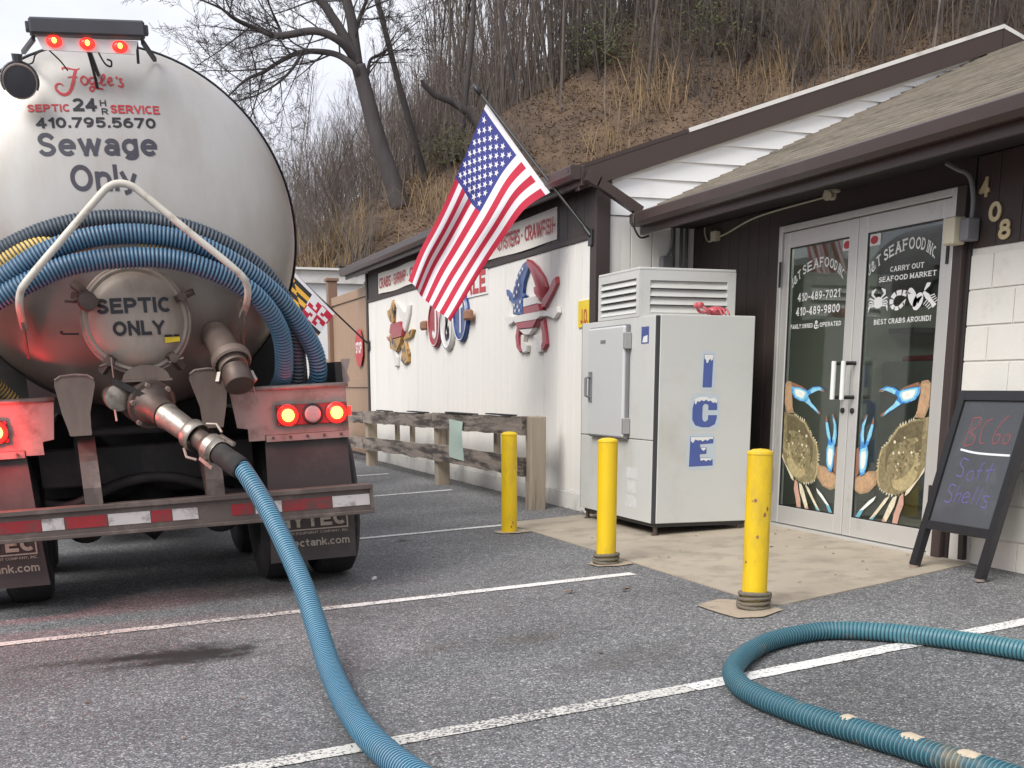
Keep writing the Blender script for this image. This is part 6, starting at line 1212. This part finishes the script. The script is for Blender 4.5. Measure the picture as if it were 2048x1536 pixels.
# ------------------------------------------------------------------ chalkboard
cb = thing('chalkboard_sign', 'black framed chalkboard sign with red and purple handwriting by the door', 'sign board', (4.78, 5.9, gz(4.7)))
z0 = gz(4.63); B0 = Vector((4.625, 0, z0 + .006)); up = Vector((.275, 0, 1.02)); hgt = up.length; un = up.normalized(); nn = Vector((-un.z, 0, un.x))
def CB(y, t, w_=0.): return Vector((B0.x, y, B0.z)) + un * t + nn * w_
YL, YR = 6.225, 5.585
def slab(name, m, y0, y1, t0, t1, w0, w1, parent=cb):
    mb = MB(); v = [CB(y, t, w_) for w_ in (w0, w1) for t in (t0, t1) for y in (y0, y1)]
    mb.add(v, [(0, 1, 3, 2), (4, 6, 7, 5), (0, 4, 5, 1), (2, 3, 7, 6), (0, 2, 6, 4), (1, 5, 7, 3)]); return mb.build(name, m, parent)
slab('leg', 'black', YL - .055, YL, .012, hgt, -.02, .022); slab('leg', 'black', YR, YR + .055, .012, hgt, -.02, .022)
slab('top_rail', 'black', YR + .056, YL - .056, hgt - .055, hgt, -.02, .0215); slab('bottom_rail', 'black', YR + .056, YL - .056, .235, .285, -.02, .0215)
bd = slab('board', 'chalkboard', YR + .056, YL - .056, .286, hgt - .056, -.005, .008)
for y in (YL - .0275, YR + .0275): mb = MB(); mb.lathe(CB(y, 0, 0), (0, 0, 1), [(0, 0), (.028, 0), (.028, .014), (0, .014)], 12); mb.build('foot', 'steel_pale', cb)
for y in (YL - .03, YR + .03): mb = MB(); mb.beam(CB(y, hgt - .03, -.03), (5.10 - .14, y, .02), .045, .03); mb.build('back_leg', 'black', cb)
fc = lambda u, v: CB(YL - u, v, .0095)
mb = MB()
def ch(pts, w_=.0065, mi=0): stroke(mb, spline(pts, 5), w_, fc, mi)
ch([(.17, .90), (.165, .80), (.155, .735)]); ch([(.17, .90), (.24, .90), (.225, .85), (.18, .82), (.235, .79), (.225, .75), (.16, .735)]); ch([(.335, .90), (.285, .87), (.275, .80), (.29, .76), (.32, .76)]); ch([(.46, .92), (.405, .86), (.385, .80), (.40, .76), (.435, .77), (.435, .81), (.40, .81)]); ch([(.50, .82), (.475, .80), (.475, .77), (.51, .765), (.52, .80), (.50, .82)])
ch([(.14, .715), (.30, .70), (.56, .70)], .012, 1)
ch([(.24, .655), (.19, .665), (.18, .63), (.22, .60), (.215, .56), (.17, .565)], .0065, 2); ch([(.29, .60), (.265, .58), (.275, .545), (.31, .55), (.31, .59), (.285, .60)], .006, 2); ch([(.385, .65), (.36, .63), (.355, .55)], .006, 2); ch([(.335, .60), (.38, .605)], .0055, 2); ch([(.445, .65), (.435, .55)], .0065, 2); ch([(.405, .605), (.475, .615)], .0065, 2)
ch([(.20, .50), (.155, .51), (.145, .475), (.185, .445), (.18, .405), (.13, .41)], .0065, 2); ch([(.23, .505), (.215, .41)], .006, 2); ch([(.22, .445), (.26, .465), (.255, .41)], .006, 2); ch([(.285, .44), (.335, .455), (.31, .475), (.285, .45), (.29, .415), (.34, .42)], .006, 2); ch([(.385, .51), (.365, .41)], .006, 2); ch([(.43, .51), (.41, .41)], .006, 2); ch([(.50, .465), (.46, .465), (.465, .44), (.495, .43), (.49, .40), (.45, .405)], .006, 2)
mb.build('chalk_writing', ['chalk_red', 'chalk_white', 'chalk_purple'], bd)

# ------------------------------------------------------------------ small litter on the ground
def leafmesh(seed, s):
    r_ = random.Random(seed); n_ = 9; mb = MB(); v = [(0, 0, .006)]
    for i in range(n_): a = i * 6.283 / n_; q = s * (1 if i % 2 == 0 else .62) * r_.uniform(.8, 1.15); v.append((q * math.cos(a), q * .75 * math.sin(a), .003 + r_.uniform(0, .018)))
    mb.add(v, [(0, 1 + i, 1 + (i + 1) % n_) for i in range(n_)]); return mb
places = [(2.263, 9.314, .055, 'curled brown leaf lying near the farthest bollard'), (2.552, 6.512, .035, 'small brown leaf on asphalt below the worn parking line end'), (2.844, 6.403, .03, 'dark leaf scrap on asphalt close to the slab edge')]
for q, (x, y, s_, lab) in enumerate(places):
    o = leafmesh(q, s_); o.v = [(a + x, b + y, c_ + gz(x) + .004) for a, b, c_ in o.v]; tag(o.build('fallen_leaf', 'leaf_b' if q != 2 else 'leaf_a'), lab, 'leaf', 'fallen leaves on the lot')
mb = MB(); mb.tube([(1.655, 7.605, gz(1.66) + .012), (1.675, 7.635, gz(1.66) + .012)], .011, 8); tag(mb.build('cigarette_end', 'soap'), 'white cigarette end on the asphalt beside the truck tyre', 'cigarette end')
mb = MB(); rr = random.Random(9)
for i in range(700):
    t = rr.random() if i < 260 else .9
    if t < .55: y = rr.uniform(9.9, 19); x = 4.11 - abs(rr.gauss(0, .10))
    elif t < .8: x = rr.uniform(3.4, 4.9); y = rr.uniform(5.9 + (x - 3.4) * .35, 9.6)
    else: x = rr.uniform(-.3, 3.2); y = rr.uniform(3.3, 9.5)
    s_ = rr.uniform(.006, .016) * (1.5 if t < .55 else (1 if i < 260 else .35)); a = rr.uniform(0, 6.28); zz = gz(x) + (.008 if t < .8 else .004)
    v = [(x + s_ * math.cos(a + k) * rr.uniform(.6, 1.2), y + s_ * math.sin(a + k) * rr.uniform(.6, 1.2), zz + rr.uniform(0, .007)) for k in (0, 1.6, 3.1, 4.7)]; mb.add(v, [(0, 1, 2, 3)], 0 if rr.random() < .6 else 1)
tag(mb.build('ground_debris', ['leaf_a', 'leaf_b'], origin=(0, 0, 0)), 'scattered leaf crumbs and grit on asphalt and slab', 'debris', kind='stuff')

# ------------------------------------------------------------------ bare trees and brush
def grow(mb, p, d, L, r_, lev, rg, maxlev, n0=6, up=.25, dens=1.):
    k = 5 if lev == 0 else (4 if lev < 2 else 3); pts = [Vector(p)]; rs = [r_]; d = Vector(d).normalized()
    for i in range(k):
        d = (d + Vector((rg.gauss(0, .13), rg.gauss(0, .13), rg.gauss(0, .09) + up * (.5 if lev else .1) * .3))).normalized()
        pts.append(pts[-1] + d * (L / k)); rs.append(max(.0035, r_ * (1 - (.62 if lev == 0 else .75) * (i + 1) / k)))
    mb.tube(pts, rs, max(3, n0 - lev * 2), mi=0 if lev < 2 else 1, cap=False)
    if lev >= maxlev: return
    nch = int((7 if lev == 0 else 5) * dens + rg.random())
    for c_ in range(nch):
        t = rg.uniform(.35 if lev == 0 else .2, 1.); q = t * k; i = min(int(q), k - 1); pos = pts[i].lerp(pts[i + 1], q - i); dd = (pts[i + 1] - pts[i]).normalized()
        ax = dd.orthogonal().normalized(); ax.rotate(Matrix.Rotation(rg.uniform(0, 6.283), 3, dd)); ang = rg.uniform(.35, .95); nd = dd * math.cos(ang) + ax * math.sin(ang) + Vector((0, 0, up))
        grow(mb, pos, nd, L * rg.uniform(.32, .55) * (1 - .35 * t if lev == 0 else 1), max(.004, rs[i] * rg.uniform(.4, .6)), lev + 1, rg, maxlev, n0, up, dens)
# the big leaning tree: limbs laid out one by one, twigs grown on them
HT = [[(7.29, 5.0, .304), (7.04, 5.81, .269), (6.84, 6.35, .245), (6.69, 6.87, .234), (6.52, 7.50, .222), (6.38, 8.02, .21)],
 [(6.38, 8.02, .175), (6.18, 8.42, .158), (5.95, 8.81, .14), (5.70, 9.15, .117), (5.38, 9.58, .093), (5.12, 9.96, .058)],
 [(6.38, 8.02, .175), (6.32, 8.53, .164), (6.28, 8.94, .152), (6.15, 9.45, .14), (6.03, 9.94, .117), (5.91, 10.53, .07)],
 [(6.42, 7.86, .129), (6.18, 8.26, .117), (5.84, 8.48, .111), (5.40, 8.61, .105), (4.79, 8.53, .099), (4.57, 8.58, .088), (4.19, 8.72, .07), (3.77, 8.84, .058), (3.45, 8.96, .035), (3.03, 9.02, .023)],
 [(6.53, 7.55, .117), (6.28, 7.91, .099), (5.97, 8.17, .088), (5.61, 8.29, .082), (5.17, 8.30, .07), (4.71, 8.08, .058), (4.32, 7.81, .053), (3.92, 7.58, .041), (3.52, 7.20, .023)],
 [(5.22, 8.30, .053), (4.87, 7.80, .041), (4.52, 7.52, .029), (4.13, 7.34, .018)],
 [(6.55, 7.45, .058), (6.69, 7.93, .053), (6.81, 8.31, .047), (7.08, 8.44, .041), (7.16, 8.55, .023)],
 [(6.30, 8.53, .07), (6.54, 9.07, .058), (6.73, 9.50, .047), (7.03, 10.04, .029)],
 [(4.79, 8.53, .053), (4.74, 8.82, .041), (4.54, 9.10, .029), (4.34, 9.48, .018)]]
rg = random.Random(21); bt = thing('bare_tree', 'large dark leaning bare tree with long drooping limbs against the sky', 'tree', (7.29, 29.7, 5.0))
for i, lim in enumerate(HT):
    mb = MB(); dep = (i - 3) * .05; P = spline([(x, 30 - .3 + dep + (0 if i < 3 else .35 * math.sin(q * .8 + i)) * (q > 0), z_, r_) for q, (x, z_, r_) in enumerate(lim)], 5)
    mb.tube([p[:3] for p in P], [max(.012, p[3] * .76) for p in P], 10); mb.build('trunk' if i == 0 else 'limb', 'bark', bt, smooth=True)
    if i == 0: continue
    mb = MB(); k = len(P)
    for q in range(int(k * (.2 if i in (1, 2) else .25)), k, 2 if i > 2 else 3):
        p = Vector(P[q][:3]); dd = (Vector(P[min(q + 1, k - 1)][:3]) - Vector(P[q - 1][:3])).normalized(); ax = dd.orthogonal().normalized(); ax.rotate(Matrix.Rotation(rg.uniform(0, 6.283), 3, dd))
        nd = dd * .6 + ax * .8 + Vector((0, 0, rg.choice((-.35, .2, .5)))); grow(mb, p, nd, rg.uniform(.8, 2.0), max(.008, min(.022, P[q][3] * .4)), 1, rg, 4, 6, .08, 1.)
    grow(mb, P[-1][:3], Vector(P[-1][:3]) - Vector(P[-4][:3]), 1.2, .02, 1, rg, 4, 6, .05, 1.)
    mb.build('twigs', ['bark', 'bark'], bt)
protos = []
for q, (H, r_, ml, dens) in enumerate(((9, .048, 3, 1.), (7.5, .034, 3, .9), (11, .062, 3, 1.1), (6, .026, 3, .8), (8, .032, 3, .7))):
    rg = random.Random(40 + q); mb = MB(); mb2 = MB()
    grow(mb, (0, 0, -.2), (rg.gauss(0, .06), rg.gauss(0, .06), 1), H, r_, 0, rg, ml, 7, .35, dens)
    # split trunk (first tube) from crown
    nf = 7 * 5; nv = 7 * 6
    t_ = MB(); t_.v = mb.v[:nv]; t_.f = mb.f[:nf]; t_.m = [0] * nf
    c_ = MB(); c_.v = mb.v[nv:]; c_.f = [tuple(i - nv for i in f) for f in mb.f[nf:]]; c_.m = mb.m[nf:]
    protos.append((t_, c_))
bp = []
for q in range(4):
    rg = random.Random(60 + q); st_ = MB(); cr_ = MB()
    for k in range(9):
        a = rg.uniform(0, 6.28); e = rg.uniform(0, .5); tmp = MB(); grow(tmp, (math.cos(a) * e, math.sin(a) * e, -.15), (math.cos(a) * .25 + rg.gauss(0, .1), math.sin(a) * .25 + rg.gauss(0, .1), 1), rg.uniform(2.2, 4.2), rg.uniform(.012, .024), 0, rg, 2, 5, .4, .9)
        nv, nf = 5 * 6, 5 * 5
        st_.add(tmp.v[:nv], tmp.f[:nf], 0); o = len(cr_.v); cr_.v += tmp.v[nv:]; cr_.f += [tuple(i - nv + o for i in f) for f in tmp.f[nf:]]; cr_.m += tmp.m[nf:]
    bp.append((st_, cr_))
made = {}
def plant(kind, q, x, y, sc_, rz, tilt, label, cat, group, mats):
    key = (kind, q, mats); z_ = hill_z(x, y) - .05
    r_ = bpy.data.objects.new(kind, None); COL.objects.link(r_); r_.location = (x, y, z_); r_.rotation_euler = (tilt[0], tilt[1], rz); r_.scale = (sc_, sc_, sc_); r_.empty_display_size = .2
    tag(r_, label, cat, group)
    if key not in made:
        a, b = (protos if kind == 'bare_sapling' else bp)[q]
        o1 = a.build('trunk' if kind == 'bare_sapling' else 'stems', [mats[0], mats[0]], r_, smooth=True, local=True); o2 = b.build('crown', [mats[0], mats[1]], r_, local=True); made[key] = (o1, o2)
    else:
        for o in made[key]: c_ = o.copy(); COL.objects.link(c_); c_.parent = r_
    return r_
rg = random.Random(77); tot = 0
def depth(x, y): return max(x - 12.4, .461 * (x - 9.5) + .887 * (y - 21.5))
mts = [('bark', 'twig'), ('bark_brown', 'twig'), ('bark_grey', 'twig')]
def scatter(n_, xr, yr, ok, kinds, scr, kind, lab, cat, group, ms):
    cnt = tries = 0
    while cnt < n_ and tries < 20000:
        tries += 1; y = rg.uniform(*yr); x = y * rg.uniform(*xr); d = depth(x, y); z_ = hill_z(x, y, False)
        if z_ < 2.5 or math.hypot(x - 7, y - 29.7) < 1.5 or not ok(x / y, d): continue
        plant(kind, rg.choice(kinds), x, y, rg.uniform(*scr), rg.uniform(0, 6.28), (rg.gauss(0, .05), rg.gauss(0, .05)), lab, cat, group, ms[rg.randrange(len(ms))]); cnt += 1
TL = ('thin bare tree in the wood on the hillside', 'tree', 'bare trees on the hillside'); SLb = ('twiggy bare shrub in the brush on the hillside', 'shrub', 'bare shrubs on the hillside')
scatter(150, (.37, .86), (24, 46), lambda az, d: 9.6 < d < 18, (0, 1, 3, 4), (.55, 1.05), 'bare_sapling', *TL, mts)           # wood above the bank
scatter(60, (.27, .40), (31, 60), lambda az, d: d > 7, (0, 1, 2, 4), (.6, 1.0), 'bare_sapling', *TL, mts)
scatter(35, (.16, .27), (40, 75), lambda az, d: d > 8, (1, 3, 4), (.5, .8), 'bare_sapling', *TL, mts[1:])
scatter(70, (.15, .33), (33, 60), lambda az, d: d > 6.5, (0, 1, 2, 3), (.55, 1.0), 'bare_shrub', *SLb, mts[1:])
scatter(24, (.17, .34), (28, 34), lambda az, d: 4 < d < 8, (0, 1, 2, 3), (.3, .55), 'bare_shrub', *SLb, mts[1:])
scatter(85, (.38, .86), (25, 40), lambda az, d: 9.3 < d < 14, (0, 1, 2, 3), (.35, .75), 'bare_shrub', *SLb, [('bark', 'bark_brown'), ('bark_brown', 'twig')])
scatter(12, (.40, .8), (24, 36), lambda az, d: 4 < d < 9, (3, 4), (.3, .5), 'bare_sapling', *TL, mts[1:])
for k in range(26):                                              # the same wood goes on across the flat to the left
    x, y = rg.uniform(-34, 1), rg.uniform(48, 75); plant('bare_sapling', rg.randrange(5), x, y, rg.uniform(.7, 1.1), rg.uniform(0, 6.28), (0, 0), *TL, mts[rg.randrange(3)]).location.z = gz(x) - .1
# tall single trunks behind the flag
for (x, y, H, r_, lean, lab) in ((8.3, 31.0, 12, .085, (-.06, 0, 1), 'tall straight bare tree left of the flag pole tip'), (9.3, 31.5, 13, .075, (-.03, 0, 1), 'tall slim bare tree just behind the flag pole tip'), (9.75, 30.6, 1.9, .13, (-.85, 0, .5), 'short dark leaning snag behind the american flag'), (11.2, 32.5, 12, .06, (.03, 0, 1), 'slim bare tree right of the flag at the wood edge')):
    rg2 = random.Random(int(x * 10)); z_ = hill_z(x, y) - .1; t = thing('bare_tree', lab, 'tree', (x, y, z_)); mb = MB(); grow(mb, (x, y, z_), lean, H, r_, 0, rg2, 3 if H > 5 else 0, 8, .3, 1.)
    if H < 5: mb = MB(); P = spline([(x, y, z_ - .1), (x - .5, y, z_ + .5), (x - .95, y - .05, z_ + .72), (x - 1.35, y - .1, z_ + .80), (x - 1.62, y - .1, z_ + 1.02)], 1) + [(x - 1.66, y - .1, z_ + 1.12)]; mb.tube(P, [.12, .105, .085, .07, .06, .035], 8, cap=False)
    nv, nf = 8 * 6, 8 * 5; a = MB(); a.v = mb.v[:nv]; a.f = mb.f[:nf]; a.m = [0] * nf; a.build('trunk', 'bark', t, smooth=True)
    if H > 5: b = MB(); b.v = mb.v[nv:]; b.f = [tuple(i - nv for i in f) for f in mb.f[nf:]]; b.m = mb.m[nf:]; b.build('crown', ['bark', 'twig'], t)
# the mass of thin stems higher up the hill
mb = MB(); rgw = random.Random(13); n_ = 0
while n_ < 2600:
    y = rgw.uniform(27, 60); x = y * rgw.uniform(.22, .95); d = depth(x, y); z_ = hill_z(x, y)
    if not (10.2 if x / y > .38 else 8.5) < d < 26 or z_ < 3: continue
    h = rgw.uniform(1.5, 7.5) * (1 if x / y > .33 else .5); lx, ly = rgw.gauss(0, .08) * h, rgw.gauss(0, .08) * h; r_ = rgw.uniform(.008, .026); bx, by = rgw.gauss(0, .04) * h, rgw.gauss(0, .04) * h
    mb.tube([(x, y, z_ - .05), (x + lx * .5 + bx, y + ly * .5 + by, z_ + h * .5), (x + lx, y + ly, z_ + h)], [r_, r_ * .7, .003], 3, mi=rgw.randrange(2), cap=False)
    for k in range(3):
        t = rgw.uniform(.35, .9); a = rgw.uniform(0, 6.28); l = h * rgw.uniform(.1, .28); p = (x + lx * t + bx * (1 - abs(2 * t - 1)), y + ly * t + by * (1 - abs(2 * t - 1)), z_ + h * t); mb.tube([p, (p[0] + math.cos(a) * l * .6, p[1] + math.sin(a) * l * .6, p[2] + l)], [r_ * .45, .002], 3, mi=1, cap=False)
    n_ += 1
tag(mb.build('far_wood', ['bark_brown', 'twig'], origin=(0, 0, 0)), 'dense mass of thin bare stems high on the hill', 'woodland', kind='stuff')
# evergreen patches
for q, (x, y, s_, lab) in enumerate(((15.6, 30.6, 1.5, 'green leafed evergreen bush at the top of the bank, left one'), (17.2, 30.6, 1.3, 'green leafed evergreen bush at the top of the bank, right one'), (8.9, 30.6, .8, 'dark evergreen shrub low behind the american flag'), (13.0, 31.5, 1.2, 'sparse green bush at the wood edge above the gutter'))):
    rg2 = random.Random(q); z_ = hill_z(x, y); t = thing('evergreen_bush', lab, 'bush', (x, y, z_)); mb = MB(); mb2 = MB()
    for k in range(14): a = rg2.uniform(0, 6.28); mb2.tube([(x, y, z_ - .1), (x + math.cos(a) * s_ * .3, y + math.sin(a) * s_ * .3, z_ + s_ * .5), (x + math.cos(a) * s_ * .8, y + math.sin(a) * s_ * .6, z_ + s_ * rg2.uniform(.6, 1.1))], [.02, .012, .005], 4, cap=False)
    for k in range(1300):
        u, v, w_ = rg2.gauss(0, .42), rg2.gauss(0, .42), abs(rg2.gauss(.45, .3)); c_ = Vector((x + u * s_, y + v * s_, z_ + w_ * s_)); a = Vector((rg2.gauss(0, 1), rg2.gauss(0, 1), rg2.gauss(0, .6))).normalized(); b = a.orthogonal().normalized(); l = rg2.uniform(.03, .065)
        mb.add([c_ - a * l, c_ + b * l * .45, c_ + a * l, c_ - b * l * .45], [(0, 1, 2, 3)])
    mb2.build('stems', 'bark_brown', t); mb.build('foliage', 'leaf_green', t)
# dry grass and fallen leaves on the bank
rg = random.Random(5); mb = MB()
def blade(mb, x, y, z_, h, lean, mi=0):
    a = rg.uniform(0, 6.283); w_ = h * .006 + .003; dx, dy = math.cos(a), math.sin(a); la = rg.uniform(0, 6.283); lx, ly = math.cos(la) * lean * h, math.sin(la) * lean * h
    mb.add([(x - dx * w_, y - dy * w_, z_), (x + dx * w_, y + dy * w_, z_), (x + lx * .4 + dx * w_ * .7, y + ly * .4 + dy * w_ * .7, z_ + h * .6), (x + lx * .4 - dx * w_ * .7, y + ly * .4 - dy * w_ * .7, z_ + h * .6), (x + lx, y + ly, z_ + h * (1 - lean * .3))], [(0, 1, 2, 3), (3, 2, 4)], mi)
n_ = 0
while n_ < 16000:
    x = rg.uniform(2, 27); y = rg.uniform(18, 40); d = depth(x, y)
    if d < .4 or d > 15: continue
    k = noise.noise((x * .5, y * .5, 4))
    if k < rg.uniform(-.1, .6): continue
    blade(mb, x, y, hill_z(x, y) - .02, rg.uniform(.06, .26) * (1 + max(0, k)), rg.uniform(.2, 1.1)); n_ += 1
tag(mb.build('dry_grass', 'grass_dry', origin=(0, 0, 0)), 'thin dry tan grass over the leafy bank', 'grass', kind='stuff')
CL = [(5.2, 28.4, 1.2, 420, 'dense tan grass clump over the white shed roof'), (6.0, 28.9, 1.1, 380, 'tan grass clump above the far end of the shop eave'), (7.9, 29.2, 1.0, 240, 'loose tan grass clump at the foot of the leaning tree'), (17.9, 29.2, 1.7, 330, 'tall tan grass clump on the bank, left of the gable peak'), (19.0, 29.0, 1.8, 330, 'tallest tan grass clump on the bank near the gable peak'), (13.6, 29.6, 1.6, 220, 'slender tan grass clump in the middle of the leafy bank'), (12.0, 28.6, 1.0, 200, 'low tan grass clump just above the gutter corner'), (16.6, 28.9, 1.2, 180, 'short tan grass clump halfway along the bank')]
for (x, y, h, k, lab) in CL:
    mb = MB()
    for i in range(int(k * .6)):
        px, py = x + rg.gauss(0, .42), y + rg.gauss(0, .35); blade(mb, px, py, hill_z(px, py) - .03, h * rg.uniform(.3, 1.05) ** 1.2, rg.uniform(.05, .8))
    tag(mb.build('grass_clump', 'grass_dry'), lab, 'grass clump', 'tall grass clumps on the bank')
mb = MB(); n_ = 0
while n_ < 110000:
    x = rg.uniform(2, 27); y = rg.uniform(19, 38); d = depth(x, y)
    if d < .2 or d > 15: continue
    z_ = hill_z(x, y) + rg.uniform(.0, .06); s_ = rg.uniform(.014, .042); a = Vector((rg.gauss(0, 1), rg.gauss(0, 1), rg.gauss(0, .5))).normalized(); b = Vector((-a.y, a.x, rg.gauss(0, .5))).normalized(); c_ = Vector((x, y, z_))
    mb.add([c_ - a * s_, c_ + b * s_ * .6, c_ + a * s_, c_ - b * s_ * .6], [(0, 1, 2, 3)], 0 if rg.random() < .62 else 1); n_ += 1
tag(mb.build('leaf_litter', ['leaf_a', 'leaf_b'], origin=(0, 0, 0)), 'brown fallen leaves covering the hillside', 'leaves', kind='stuff')
